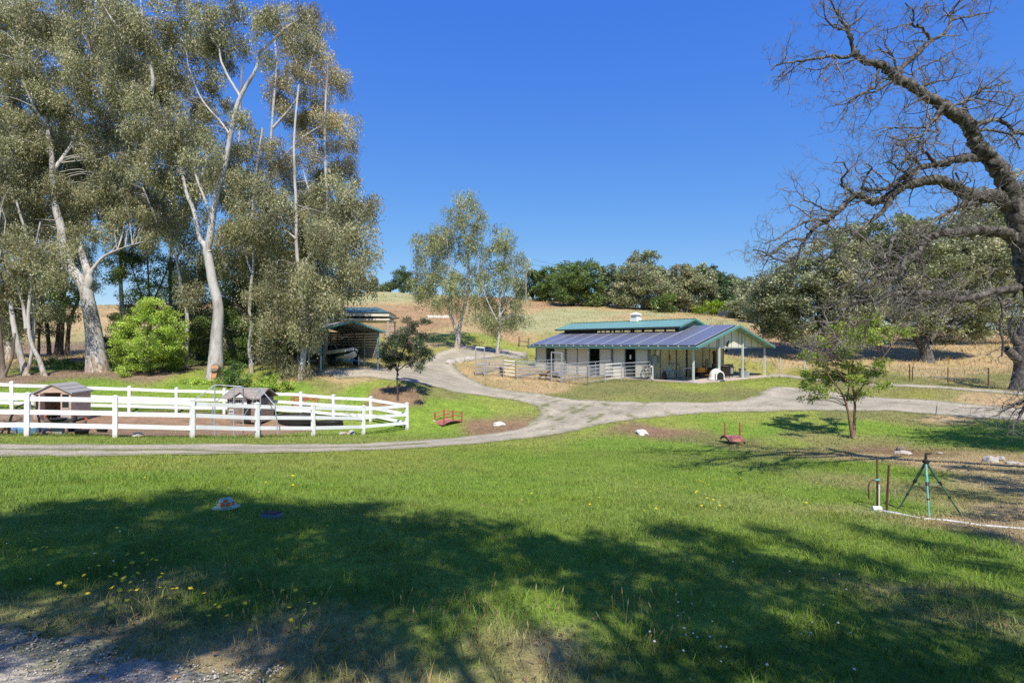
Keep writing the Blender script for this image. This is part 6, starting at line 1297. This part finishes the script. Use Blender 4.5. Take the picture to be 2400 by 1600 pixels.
# weeds clump at its foot and small shrubs
# --- leafy oaks on the right
OAK = [(0.276, 0.294, 0.152), (0.337, 0.344, 0.195), (0.217, 0.244, 0.116), (0.391, 0.366, 0.217)]
broad('oak_tree', 2173, 53, [([(2176,852),(2172,830),(2166,808),(2178,780),(2190,740),(2200,680)], 34, 8, 12), ([(2160,812),(2140,785),(2100,760),(2050,740)], 18, 4), ([(2176,800),(2210,765),(2260,740),(2300,720)], 16, 4), ([(2180,770),(2160,700),(2120,640)], 12, 4), ([(2195,720),(2250,660),(2280,620)], 10, 3)],
  [(1840,680,70,70),(1900,640,80,70),(1960,600,80,60),(2040,570,80,50),(2120,560,80,55),(2200,570,80,60),(1820,730,50,45),(1890,720,70,50),(1980,690,90,70),(2080,660,90,70),(2180,650,90,70),(2270,600,80,70),(2060,745,60,35),(2150,745,70,35),(2240,730,80,50),(2300,690,70,60),(1800,750,36,26),(1840,770,50,24),(1900,780,50,26),(1960,765,60,30),(1780,700,36,40),(2330,640,60,60),(2010,790,40,20),(2200,780,50,18),(2270,775,50,20)],
  'great spreading oak with hollow trunk in the dry pasture', 27, OAK, (0.29,0.22), 1.15, 'oak_bark', 'oaks of the pasture', per=0.5)
broad('oak_tree', 2440, 62, [([(2440,830),(2440,770),(2435,700)], 30, 10, 10), ([(2440,780),(2400,720),(2360,680)], 12, 4)], [(2330,500,70,60),(2390,560,70,70),(2340,600,60,60),(2420,480,80,80),(2370,690,80,60),(2290,540,50,50),(2400,770,60,30),(2250,620,70,60),(2150,600,70,60),(2300,740,60,40),(2200,700,70,60)], 'oak filling the skyline at the right frame edge', 22, OAK, (0.31,0.24), 1.3, 'oak_bark', 'oaks of the pasture')
broad('oak_tree', 2395, 34.5, [([(2398,918),(2399,880),(2400,850),(2396,815),(2404,780),(2420,740),(2430,680)], 46, 26, 12), ([(2400,850),(2378,835),(2364,822),(2358,816)], 26, 16), ([(2392,812),(2376,790),(2368,770),(2372,745)], 24, 9)], [(2420,690,40,30),(2450,650,60,60),(2440,740,40,25)], 'gnarled oak trunk with burl cut by the right frame edge', 45, OAK, (0.13,0.09), 0.8, 'oak_bark', 'oaks of the pasture')
# --- far hilltop trees
FARG = [(0.13,0.17,0.065), (0.16,0.20,0.08), (0.10,0.14,0.05), (0.19,0.205,0.095)]
DK = [(0.08,0.13,0.05), (0.105,0.165,0.055), (0.065,0.105,0.045)]
far = [(1320,128,[(1310,665,40,24),(1345,670,30,22)],'dark hilltop tree filling the gap beside the pole',DK), (1445,126,[(1440,668,34,26),(1470,660,30,22)],'shaded hilltop oak behind the tallest one',FARG), (1560,122,[(1550,660,40,30),(1580,672,30,22)],'grey hilltop oak between the two biggest crowns',OAK), (1720,120,[(1715,672,36,26),(1745,680,30,24)],'far oak near the right end of the hilltop line',FARG), (1290,122,[(1290,655,32,28),(1275,675,22,16)],'rounded green hilltop tree right of the power pole',G1), (1350,112,[(1340,650,45,32),(1365,640,38,28),(1320,675,30,22),(1385,670,28,22)],'broad bright green hilltop oak with a spreading base',[(0.14,0.21,0.055),(0.17,0.235,0.065),(0.11,0.165,0.045)]), (1425,118,[(1420,640,22,18),(1428,670,26,26),(1410,690,22,16)],'narrow hilltop oak between two broader ones',FARG),
 (1510,110,[(1510,608,34,18),(1500,650,50,30),(1475,670,40,26),(1530,670,42,30),(1455,690,28,16)],'tallest hilltop oak with a second crown on top',OAK), (1610,110,[(1590,650,46,26),(1625,648,44,26),(1600,680,52,26),(1650,680,32,24),(1570,690,28,18)],'wide grey green hilltop oak above the barn',OAK), (1700,112,[(1690,680,36,26),(1720,690,30,26),(1680,700,26,18)],'dark hilltop oak right of the bright bush',DK),
 (1755,100,[(1755,690,40,34),(1735,715,30,18),(1785,700,34,28)],'grey green hilltop oak left of the bare tree tips',OAK), (1250,128,[(1250,660,26,26),(1232,680,20,14)],'dark hilltop tree behind the power pole',DK), (945,150,[(945,640,18,12),(948,655,20,16)],'dark pointed hilltop conifer left of the mid trees',DK), (872,158,[(868,658,16,9),(878,668,14,8)],'flat topped dark tree on the left hilltop',DK), (915,152,[(912,672,14,8),(925,668,16,9),(900,676,10,6)],'low yellowish scrub on the left hilltop',FARG), (1560,104,[(1555,700,18,10),(1570,705,14,8)],'small green tree under the hilltop oaks',G1), (1460,122,[(1450,690,20,12)],'low dark hilltop shrub between oaks',DK), (1400,124,[(1395,690,16,10),(1385,700,12,7)],'small hilltop shrub left of the narrow oak',FARG), (1800,92,[(1800,700,40,40),(1780,735,30,20),(1830,690,40,40)],'leafy oak joining the great oak at the pasture edge',OAK), (1660,118,[(1660,650,30,22),(1640,660,26,20),(1690,660,24,18)],'far dark oak behind the wide hilltop oak',DK)]
for px, D, bl, lab, pl in far:
    g = on(px, D); gy0 = HY + (CZ - g.z) * F / D; x0, x1 = min(b[0] - b[2] for b in bl), max(b[0] + b[2] for b in bl)
    bl = [(b[0], b[1] + 2, b[2] * 1.15, b[3] * 1.15) for b in bl] + [(x0 * .7 + x1 * .3, gy0 - 14, (x1 - x0) * .28, 11), (x0 * .3 + x1 * .7, gy0 - 16, (x1 - x0) * .28, 12)]
    yb = max(b[1] + b[3] for b in bl); gy_ = HY + (CZ - g.z) * F / D
    broad('hilltop_tree', px, D, [([(px, gy_), (px, (gy_ + yb) / 2), (px + rng.uniform(-6, 6), min(b[1] for b in bl))], 7, 2, 3), ([(px, (gy_ + yb) / 2), (bl[0][0] - 12, bl[0][1])], 4, 1.5)], bl, lab, 13, pl, (0.44, 0.34), 1.5, 'dark_bark', 'trees along the hilltop', per=0.3)
broad('bright_shrub', 1668, 104, [([(1668,738),(1668,725),(1665,715)], 3, 1)], [(1665,720,26,12),(1685,716,16,10),(1640,726,16,7)], 'bright yellow green shrub below the hilltop oaks', 26, [(0.26,0.37,0.02),(0.21,0.31,0.02)], (0.3,0.22), 0.9, 'dark_bark', None, 'bush')
# --- trees that stand behind the photographer and shade the near lawn
def shade_tree(name, base, blobs, label, dens=30, leaf=(0.16, 0.12)):
    b = Vector((base[0], base[1], gz(*base))); t = empty(name, b, 0, label, 'tree', 'trees shading the near lawn')
    lines = [limb([tuple(b), (b.x + .2, b.y, b.z + 2.5), (b.x - .1, b.y - .3, b.z + 5), (b.x + .3, b.y - .2, b.z + 9)], .38, .1, .02, 6, .15)]
    for c, r in blobs: lines.append(limb([(b.x, b.y, b.z + 3.5 + rng.uniform(0, 2)), ((b.x + c[0]) / 2, (b.y + c[1]) / 2, (b.z + 4 + c[2]) / 2 + .6), c], .07, .015, .03, 5))
    V, C, tips = leafy(blobs, dens, OAK, leaf, 0.5, shell=0.5); tubes('trunk', lines, M['oak_bark'], t, 8, b); tw = reach(lines, tips, .5); tubes('branches', tw, M['oak_bark'], t, 4, b)['kind'] = 'stuff'; add_crown(t, V, C)
SPOT = [(30,1215,.9),(130,1225,.8),(260,1215,.8),(400,1195,.9),(560,1210,.8),(700,1220,.8),(850,1210,.7),(80,1290,.7),(250,1290,.8),(430,1280,.8),(600,1280,.7),(800,1280,.8),(960,1270,.7),(1100,1275,.6),(1250,1285,.6),
 (100,1380,.5),(350,1370,.5),(560,1380,.6),(760,1370,.6),(950,1360,.6),(1150,1340,.5),(1350,1310,.6),(1500,1290,.6),(1650,1270,.6),(1600,1350,.6),(1450,1380,.45),(1780,1320,.5),(1750,1400,.5),(1900,1350,.4),(1650,1440,.4),
 (200,1470,.4),(450,1470,.4),(650,1470,.4),(850,1460,.4),(930,1540,.28),(700,1550,.3),(300,1560,.25),(1820,1480,.4),(1950,1560,.4),(1750,1560,.35),(1600,1590,.25),(2100,1570,.4),(2250,1550,.4),(1340,1530,.15),(2150,1380,.3),(2300,1320,.35),(2060,1440,.25),(2380,1420,.35),(1180,1230,.3),(1020,1215,.35),(1560,1235,.35),(1850,1260,.35),(2000,1310,.3),(1460,1560,.2),(1010,1420,.3),(2050,1250,.3),(2200,1285,.38),(2350,1255,.38),(2100,1330,.33),(2250,1450,.33),(1950,1430,.33),(1500,1470,.22),(1700,1500,.3),(2350,1530,.35)]
SHL, SHR = [], []
for px, py, r in SPOT:
    g = hit(px, py); hh = (g.y + rng.uniform(1.2, 3.4)) / (0.985 * math.cos(SUN_EL) / math.sin(SUN_EL)); c = g + SUN_DIR * (hh / SUN_DIR.z)
    (SHL if c.x < -0.6 else SHR).append((tuple(c), (r * 1.2, r * 1.2, r * 0.9)))
shade_tree('shade_tree', (-4.2, -6.5), SHL, 'spreading leafy oak behind the viewer shading the left lawn', 58); shade_tree('shade_tree', (3.0, -7.0), SHR, 'leafy oak behind the viewer shading the right lawn', 58)
b2 = [((x, y, gz(19, 14) + z), (r, r, r * .8)) for x, y, z, r in ((20,15.5,7,2.6),(23,14,8,2.8),(21.5,17.5,6.5,2.4),(24,18,8.5,3.0),(20.5,13,9,2.2),(19.5,18.5,5.0,1.8))]
shade_tree('shade_tree', (22.5, 15.5), b2, 'leafy oak beyond the right frame edge shading the bank', 26)

for i, (x, lab) in enumerate(((-12.5, 'dense unseen oak added behind the viewer to block sky light, left end of the row'), (0.5, 'dense unseen oak added behind the viewer to block sky light, middle of the row'), (12.5, 'dense unseen oak added behind the viewer to block sky light, right end of the row'))):  # unseen row added to cut the sky light on the near lawn
    bb = [((x + rng.uniform(-5, 5), rng.uniform(-15.5, -9.5), CZ - 1.5 + rng.uniform(4.5, 10.0)), (2.4, 2.4, 2.0)) for k in range(11)]
    shade_tree('shade_tree', (x, -13), bb, lab, 7, (0.42, 0.34))

SHT = []
for px, py, r in ((2230,1120,.55),(2330,1125,.6),(2390,1150,.6),(2290,1165,.45),(2385,1205,.5),(2200,1150,.3),(2330,1215,.35),(2260,1095,.4),(2370,1105,.5)):
    g = hit(px, py); hh = rng.uniform(7.0, 9.0); SHT.append((tuple(g + SUN_DIR * (hh / SUN_DIR.z)), (r * 1.1, r * 1.1, r * 0.9)))
shade_tree('shade_tree', (14.5, 5.0), SHT, 'leafy oak right of the viewer shading the hay by the tripod', 45)
# ------------------------------------------------------------------ the bare oak
DB = 13.2
ob = Vector((14.6, 13.4, gz(14.6, 13.4)))
bare = empty('bare_oak', ob, 0, 'huge leafless gnarled oak leaning in from the right edge', 'tree')
def W(pts, d0=0.0, d1=0.0):
    n = len(pts); return [tuple(at(p[0], p[1], DB + d0 + (d1 - d0) * i / max(1, n - 1))) for i, p in enumerate(pts)]
u = DB / F
MAIN = [ # px polyline, width start, width end, depth start, depth end, twigginess
 ([(2470,800),(2430,700),(2402,600),(2388,525),(2371,455),(2350,410),(2318,367),(2290,340),(2277,306),(2259,281),(2234,265),(2206,245),(2170,224),(2137,201),(2104,186),(2083,166),(2065,153),(2030,145),(2002,125)], 56, 12, 0.4, -1.0, 0.45),
 ([(2002,125),(1990,85),(1984,64),(1972,45),(1966,36),(1953,15),(1940,-20)], 10, 3, -1.0, -1.3, 1),
 ([(2002,125),(1981,135),(1950,130),(1915,138),(1878,143),(1825,152),(1807,165)], 10, 2.5, -1.0, -1.6, 1),
 ([(1984,66),(1965,70),(1945,55),(1935,40),(1930,5)], 6, 2, -1.1, -1.5, 1), ([(1986,64),(2005,50),(2010,25),(2030,0)], 6, 2, -1.1, -0.8, 1), ([(2004,118),(2015,95),(2040,70),(2068,60)], 5, 1.5, -1.0, -0.7, .5),
 ([(1955,131),(1940,160),(1920,180),(1915,200)], 5, 1.5, -1.2, -1.6, 1), ([(2104,188),(2109,163),(2129,145),(2157,120),(2180,97),(2213,79),(2229,51),(2236,20),(2265,-10)], 16, 5, -0.6, 0.2, .6),
 ([(2180,97),(2165,71),(2142,59),(2142,31),(2121,8)], 8, 2.5, -0.2, -0.6, 1), ([(2229,50),(2252,41),(2290,36),(2328,28)], 6, 2, 0.1, 0.6, 1), ([(2150,60),(2172,40),(2168,10),(2180,-15)], 5, 2, -0.4, 0, 1), ([(2252,41),(2262,60),(2270,75)], 4, 1.2, .2, .4, 1),
 ([(2100,185),(2098,150),(2092,130),(2075,110),(2078,85),(2080,65)], 6, 1.5, -0.7, -1.0, 1), ([(2092,130),(2060,118),(2040,125),(2020,140)], 4, 1.2, -0.8, -1.1, 1),
 ([(2058,158),(2056,180),(2052,205),(2030,215),(2000,230),(1985,245),(1975,280)], 8, 2, -0.8, -1.6, 1), ([(2090,190),(2070,205),(2050,215),(2020,220),(1995,240),(1960,245)], 7, 2, -0.7, -1.5, 1),
 ([(2120,196),(2140,180),(2152,160),(2190,145),(2225,125),(2265,105)], 7, 2, -0.5, 0.5, 1), ([(2150,215),(2165,200),(2195,192),(2230,185),(2275,170)], 7, 2, -0.4, 0.4, 1), ([(2195,192),(2205,165),(2215,145)], 3, 1.2, 0, .3, .8),
 ([(2170,226),(2150,235),(2135,245),(2120,258)], 6, 2, -0.6, -1.1, 1), ([(2215,252),(2245,245),(2290,232),(2330,240),(2360,250)], 7, 2, -0.3, .7, 1), ([(2260,275),(2262,240),(2270,228),(2320,205),(2370,190)], 12, 3, .2, .9, 1),
 ([(2206,252),(2190,280),(2175,295),(2165,315),(2140,325),(2110,330),(2080,320)], 12, 2.5, -.5, -1.4, 1), ([(2210,262),(2195,290),(2200,310),(2185,340),(2165,360)], 9, 3, -.4, -1.0, 1), ([(2110,300),(2085,302),(2062,312),(2060,335)], 4, 1.2, -1.0, -1.5, 1), ([(2175,298),(2150,300),(2120,300),(2100,300)], 5, 2, -.8, -1.1, 1),
 ([(2272,300),(2300,290),(2330,280),(2360,290),(2380,312),(2410,315)], 14, 6, .1, .8, 1), ([(2280,310),(2310,305),(2350,310),(2375,320),(2390,350)], 9, 3, .1, .6, 1),
 ([(2318,370),(2285,368),(2259,371),(2236,375),(2203,385),(2161,391),(2133,408),(2105,425),(2085,440),(2050,445),(2020,440)], 24, 6, .1, -1.2, .9),
 ([(2200,386),(2180,370),(2160,345),(2165,325)], 10, 4, -.4, -.6, 1), ([(2160,392),(2140,370),(2120,345),(2100,340)], 8, 2.5, -.6, -1.2, 1), ([(2130,410),(2105,395),(2085,380),(2060,385)], 6, 2, -.8, -1.5, 1),
 ([(2385,505),(2350,468),(2329,458),(2273,458),(2239,439),(2203,422),(2161,425),(2119,436),(2091,453),(2071,467),(2043,472),(2009,458),(1987,472),(1964,495),(1936,517),(1908,534),(1886,562),(1872,593)], 38, 5, .3, -1.8, .9),
 ([(2091,455),(2088,472),(2063,500),(2029,528),(1998,551),(1984,570),(1942,601),(1920,612)], 14, 4, -.8, -1.6, .7), ([(2009,458),(1980,440),(1972,425),(1985,400),(1975,380),(1950,385)], 7, 2, -1.3, -2.0, 1), ([(2020,460),(2022,435),(2035,405),(2045,395),(2030,385)], 7, 2.5, -1.3, -1.6, 1),
 ([(1964,495),(1930,490),(1912,480),(1890,470),(1875,475)], 6, 2, -1.6, -2.2, 1), ([(1936,517),(1905,515),(1880,525),(1850,540),(1820,560),(1795,570)], 7, 2, -1.7, -2.4, 1), ([(1886,562),(1860,560),(1830,580),(1800,600),(1775,592)], 7, 2, -1.8, -2.3, 1), ([(1872,593),(1850,612),(1820,608),(1790,590),(1765,585)], 6, 1.8, -1.8, -2.2, 1), ([(1900,545),(1880,575),(1870,600),(1862,625)], 5, 2, -1.8, -1.6, 1),
 ([(2235,440),(2245,465),(2240,490),(2220,520)], 5, 1.5, -.2, -.6, 1), ([(2240,405),(2250,430),(2245,440)], 5, 3, 0, -.2, .4), ([(1998,551),(1990,530),(1975,540),(1965,565),(1940,565)], 5, 1.5, -1.4, -2, 1),
 ([(2330,462),(2290,475),(2255,480),(2225,495),(2200,510),(2180,530),(2160,555)], 18, 4, .2, -.9, .9), ([(2400,600),(2371,554),(2329,542),(2273,542),(2217,545),(2183,554),(2161,576),(2147,598),(2120,605),(2095,640),(2060,650)], 34, 7, .4, -1.2, .6),
 ([(2147,598),(2161,618),(2169,646),(2200,665),(2215,690)], 8, 2.5, -.9, -1.2, 1), ([(2169,646),(2150,680),(2120,700),(2110,740)], 6, 1.8, -1.0, -1.6, 1), ([(2161,618),(2165,655),(2155,700),(2165,730)], 4, 1.5, -1, -1.3, 1),
 ([(2095,560),(2088,562),(2085,590),(2077,624),(2040,632),(2021,645),(1992,660),(1960,680)], 10, 3, -1.0, -1.8, 1), ([(2110,646),(2090,655),(2065,657),(2045,668),(2021,685)], 9, 3, -1.1, -1.6, 1), ([(2120,605),(2110,646),(2080,640)], 8, 6, -1, -1.2, .6), ([(2077,624),(2085,660),(2080,700),(2070,740)], 5, 1.5, -1.2, -1.6, 1),
 ([(2460,640),(2400,670),(2329,683),(2287,694),(2245,702),(2203,691),(2161,685),(2099,688),(2060,700)], 24, 8, .6, -.9, .9), ([(2099,688),(2050,700),(2007,708),(1978,725),(1964,753),(1940,757),(1920,761)], 12, 4, -.9, -1.7, 1), ([(2007,708),(1990,750),(1984,781),(1970,810)], 6, 3, -1.2, -1.6, 1), ([(1940,757),(1915,780),(1900,815),(1890,850)], 4, 1.3, -1.6, -1.9, 1), ([(2060,700),(2040,740),(2030,780),(2020,820)], 5, 1.5, -1.0, -1.4, 1), ([(2245,702),(2225,730),(2200,745),(2190,780)], 6, 1.6, -.2, -.6, 1), ([(2203,691),(2185,720),(2150,735),(2130,770)], 6, 1.6, -.4, -.9, 1), ([(2161,685),(2120,720),(2090,730),(2060,760)], 6, 1.6, -.6, -1.2, 1),
 ([(2330,683),(2350,720),(2345,760),(2350,800),(2348,835)], 9, 4, .3, .1, .8), ([(2400,670),(2370,700),(2350,740)], 8, 3, .5, .3, 1), ([(2440,900),(2400,940),(2370,950),(2340,970),(2310,980)], 8, 1.5, .2, -.3, 1), ([(2440,920),(2395,960),(2380,990),(2360,1000)], 6, 1.2, .2, -.2, 1), ([(2400,560),(2420,470),(2430,400),(2440,330)], 40, 18, .3, .8, .5), ([(2371,455),(2390,440),(2420,420)], 16, 10, .2, .5, .6)]
lines = []; twigs = []
def twist(p, d, L, r, lev, nseg):
    """a gnarled branch: random walk with kinks"""
    P = [p]; s = L / nseg; d = d / np.linalg.norm(d)
    for k in range(nseg):
        d = d + rng.normal(0, 0.36, 3) + np.array((0, 0, 0.03)); d /= np.linalg.norm(d); P.append(P[-1] + d * s)
    return np.array(P), np.linspace(r, r * 0.45, nseg + 1)
def sprout(P, R, lev, amount):
    """side twigs along a branch, each with finer twigs"""
    seg = np.linalg.norm(np.diff(P, axis=0), axis=1); L = seg.sum()
    n = int(L * (4.6, 8.0, 9.5)[lev] * amount + rng.random())
    cs = np.concatenate([[0], np.cumsum(seg)])
    for _ in range(n):
        s = rng.uniform(0.08, 1.0) ** 0.8 * L; i = min(np.searchsorted(cs, s) - 1, len(seg) - 1); i = max(i, 0); f = (s - cs[i]) / max(seg[i], 1e-6)
        p = P[i] * (1 - f) + P[i+1] * f; t = (P[i+1] - P[i]) / max(seg[i], 1e-6); side = np.cross(t, rng.normal(size=3)); side /= np.linalg.norm(side) + 1e-9
        d = t * rng.uniform(0.1, 0.8) + side * rng.uniform(0.6, 1.2) + np.array((0, 0, 0.12)); rr = R[i]
        ln = (rng.uniform(0.35, 1.0), rng.uniform(0.16, 0.5), rng.uniform(0.06, 0.20))[lev]; r0 = min(rr * 0.6, (0.017, 0.0085, 0.0045)[lev] * rng.uniform(0.8, 1.3))
        Q, S = twist(p, d, ln, r0, lev, (6, 4, 2)[lev]); twigs.append((Q, np.maximum(S, 0.0026), (5, 3, 3)[lev]))
        if lev < 2: sprout(Q, S, lev + 1, 1.0 if lev else min(1.0, amount + 0.3))
for pts, w0, w1, d0, d1, tw in MAIN:
    wpts = W(pts, d0, d1)
    if pts[0] == (2470, 800): wpts = [tuple(ob - Vector((0, 0, 0.3))), (ob.x - 0.1, ob.y, ob.z + 1.3)] + wpts[1:]
    P = spline(wpts, 9 if w0 > 20 else 5); n = len(P); s = np.linspace(0, 1, n); w = min(w0, 40) * u / 2
    P = P + rng.normal(0, 0.008 + 0.035 * w, P.shape) * ((s > 0) & (s < 1))[:, None]
    R = (w0 + (w1 - w0) * s ** 0.6) * u / 2; nz = rng.normal(size=n + 4); R = R * (1 + 0.05 * (nz[:-4] + nz[1:-3] + nz[2:-2] + nz[3:-1]) / 2); R = np.maximum(R, 0.005)
    lines.append((P, R, 16 if w0 > 20 else 7)); sprout(P, R, 0, tw * (0.85 if w0 > 20 else 1.0))
tubes('trunk', lines[:1], M['oak_bark'], bare, 14, ob, 0.09); tubes('limbs', lines[1:], M['oak_bark'], bare, 8, ob, 0.09)
tag(tubes('twigs', twigs, M['twig'], bare, 3, ob), kind='stuff')

# ------------------------------------------------------------------ flowers and weeds on the near lawn
def flower(p, r, h, kind, label):
    t = empty(kind, p, random.uniform(0, 6), label, 'flower', 'yellow dandelions on the near lawn' if kind == 'dandelion' else 'white clover heads on the near lawn')
    lean = Vector((random.uniform(-.02, .02), random.uniform(-.02, .02), 0)); o = bpy.data.objects.new('stem', STEM); COL.objects.link(o); o.parent = t; o.scale = (1, 1, h)
    o = bpy.data.objects.new('bloom', BLOOM[kind]); COL.objects.link(o); o.parent = t; o.location = (0, 0, h); o.scale = (r, r, r); o.rotation_euler = (random.uniform(-.4, .4), random.uniform(-.4, .4), 0)
M['dandelion'] = plain('dandelion_yellow', (0.80, 0.62, 0.02), 0.7, 0.15, 60, bmp=0); M['clover'] = plain('clover_white', (0.72, 0.70, 0.62), 0.8, 0.15, 60, bmp=0); M['stem'] = plain('green_stem', (0.16, 0.19, 0.05), 0.7, 0.2, 9, bmp=0)
o = MB().tube([(0, 0, 0), (0.004, 0, 0.5), (0, 0, 1)], 0.0018, 4).build('stem', M['stem']); STEM = o.data; bpy.data.objects.remove(o)
fl = MB()
for k in range(14):
    a = k * 2 * math.pi / 14; fl.add([(0.15 * math.cos(a - .2), 0.15 * math.sin(a - .2), 0.02), (0.15 * math.cos(a + .2), 0.15 * math.sin(a + .2), 0.02), (1.0 * math.cos(a + .12), 1.0 * math.sin(a + .12), 0.12 + 0.1 * (k % 2)), (1.0 * math.cos(a - .12), 1.0 * math.sin(a - .12), 0.12 + 0.1 * (k % 2))], [(0, 1, 2, 3)])
fl.lathe([(0.5, 0.05), (0.55, 0.2), (0.2, 0.3)], 10); o = fl.build('bloom', M['dandelion'], recalc=False); B1 = o.data; bpy.data.objects.remove(o)
o = MB().lathe([(0.3, -0.5), (0.9, -0.1), (1.0, 0.3), (0.6, 0.8), (0.1, 0.95)], 9).build('bloom', M['clover'], smooth=True); B2 = o.data; bpy.data.objects.remove(o)
BLOOM = {'dandelion': B1, 'clover_head': B2}
def scatter_flowers(n, kind, boxes, r, h, label):
    k = 0
    while k < n:
        x0, y0, x1, y1 = boxes[rng.integers(len(boxes))]; px, py = rng.uniform(x0, x1), rng.uniform(y0, y1); p = hit(px, py)
        if sdf(DRIVE, np.array([p.x]), np.array([p.y]))[0] < 0: continue
        flower(p, r * rng.uniform(.7, 1.25), h * rng.uniform(.7, 1.4), kind, label); k += 1
scatter_flowers(95, 'dandelion', [(100,1330,450,1420),(150,1380,480,1460),(60,1260,300,1340),(400,1420,740,1520),(200,1350,420,1440),(300,1250,900,1500)], 0.016, 0.11, 'small yellow dandelion flower on the shaded near lawn')
scatter_flowers(45, 'dandelion', [(1000,1120,2100,1220),(300,1120,700,1150),(1480,1130,1680,1200)], 0.02, 0.07, 'tiny yellow dandelion flower on the sunlit middle lawn')
scatter_flowers(40, 'clover_head', [(1650,1500,2100,1600),(1500,1400,1700,1600),(1600,1300,2000,1560),(0,1260,300,1380)], 0.008, 0.08, 'small white clover head on the near lawn')
# tall seed stalks, broad weeds and fallen leaves: too many to count
n = 190; bx = [(1430,1420,1640,1580),(1000,1440,1240,1580),(550,1440,760,1560),(900,1400,1450,1590),(300,1350,700,1500)]; V = []; T = []; C = []; k = 0
for i in range(n):
    x0, y0, x1, y1 = bx[i % len(bx)]; p = np.array(hit(rng.uniform(x0, x1), rng.uniform(y0, y1))); h = rng.uniform(0.08, 0.22); d = np.array((rng.normal(0, .3), rng.normal(0, .2), 1.0)); tip = p + d * h
    s = np.array((0.0016, 0, 0)); V += [p - s, p + s, tip + s, tip - s]; T += [(k, k+1, k+2), (k, k+2, k+3)]; C += [(0.30, 0.27, 0.11)] * 4; k += 4
    s = np.array((0.0055, 0, 0)); a = p + d * h * .84; m = p + d * h * .95; b_ = p + d * h * 1.12; V += [a, m + s, b_, m - s]; T += [(k, k+1, k+2), (k, k+2, k+3)]; C += [(0.42, 0.35, 0.19)] * 4; k += 4
tag(tri_mesh('seed_stalks', np.array(V), np.array(T), M['lawn_blade'], None, np.array(C)), 'thin seeding grass stalks over the near lawn', kind='stuff')
x, y = spots(7000, 2.0, 7.5); kk = (wob(x, y, 0.6, 4.0) > 0.25) & (sdf(DRIVE, x, y) > -0.2); x, y = x[kk], y[kk]; n = len(x); P = np.stack([x, y, ground(x, y) + rng.uniform(0.01, 0.05, n)], 1)
P = np.repeat(P, 3, 0) + rng.normal(0, 0.012, (3 * n, 3)) * np.array((1, 1, .3)); d = np.stack([rng.normal(size=3 * n), rng.normal(size=3 * n), rng.normal(0.25, .3, 3 * n)], 1)
V, C = leaves(P, d, rng.uniform(.015, .035, 3 * n), rng.uniform(.014, .028, 3 * n), np.array((0.10, 0.155, 0.035)) * rng.uniform(.6, 1.4, (3 * n, 1)))
tag(tri_mesh('clover', V, np.arange(len(V)).reshape(-1, 3), M['lawn_blade'], None, C), 'low clover leaves among the near grass', kind='stuff')
x, y = spots(16000, 1.8, 9.5); c = gcol(x, y); kk = (rng.random(len(x)) < smooth01((c[:, 0] - 0.75 * c[:, 1]) / 0.12) * .55 + .02); x, y = x[kk], y[kk]; n = len(x)
P = np.stack([x, y, ground(x, y) + 0.02], 1); d = np.stack([rng.normal(size=n), rng.normal(size=n), rng.normal(.1, .25, n)], 1)
V, C = leaves(P, d, rng.uniform(.03, .09, n), rng.uniform(.010, .035, n), np.array((0.30, 0.20, 0.12)) * rng.uniform(.5, 1.3, (n, 1)))
tag(tri_mesh('leaf_litter', V, np.arange(len(V)).reshape(-1, 3), M['lawn_blade'], None, C), 'dry fallen leaves and straw on the near ground', kind='stuff')
# loose stones on the near gravel
P0 = np.array(DRIVE); n = 11000; x = rng.uniform(P0[:, 0].min(), P0[:, 0].max(), n); y = rng.uniform(1.8, P0[:, 1].max(), n); kk = sdf(DRIVE, x, y) < 0.12 * wob(x, y, .3, 5) + .05; x, y = x[kk], y[kk]; n = len(x)
iv = np.array([(1,0,0),(-1,0,0),(0,1,0),(0,-1,0),(0,0,1),(0,0,-1)], float); it = np.array([(0,2,4),(2,1,4),(1,3,4),(3,0,4),(2,0,5),(1,2,5),(3,1,5),(0,3,5)])
sz = rng.uniform(0.0035, 0.010, (n, 1, 1)) * np.array((1, 1, .6)) * rng.uniform(.7, 1.3, (n, 1, 3)); V = iv[None] * (1 + rng.normal(0, .22, (n, len(iv), 1))) * sz + np.stack([x, y, ground(x, y) + .03], 1)[:, None]
T = it[None] + (np.arange(n) * len(iv))[:, None, None]; C = np.repeat(np.array((0.42, 0.38, 0.33)) * rng.uniform(.5, 1.3, (n, 1)), len(iv), 0)
M['stone'] = leaf_mat('loose_stone', 0.0, 0.9, 0.2)
tag(tri_mesh('gravel_stones', V.reshape(-1, 3), T.reshape(-1, 3), M['stone'], None, C), 'loose grey stones of the near gravel', kind='stuff')
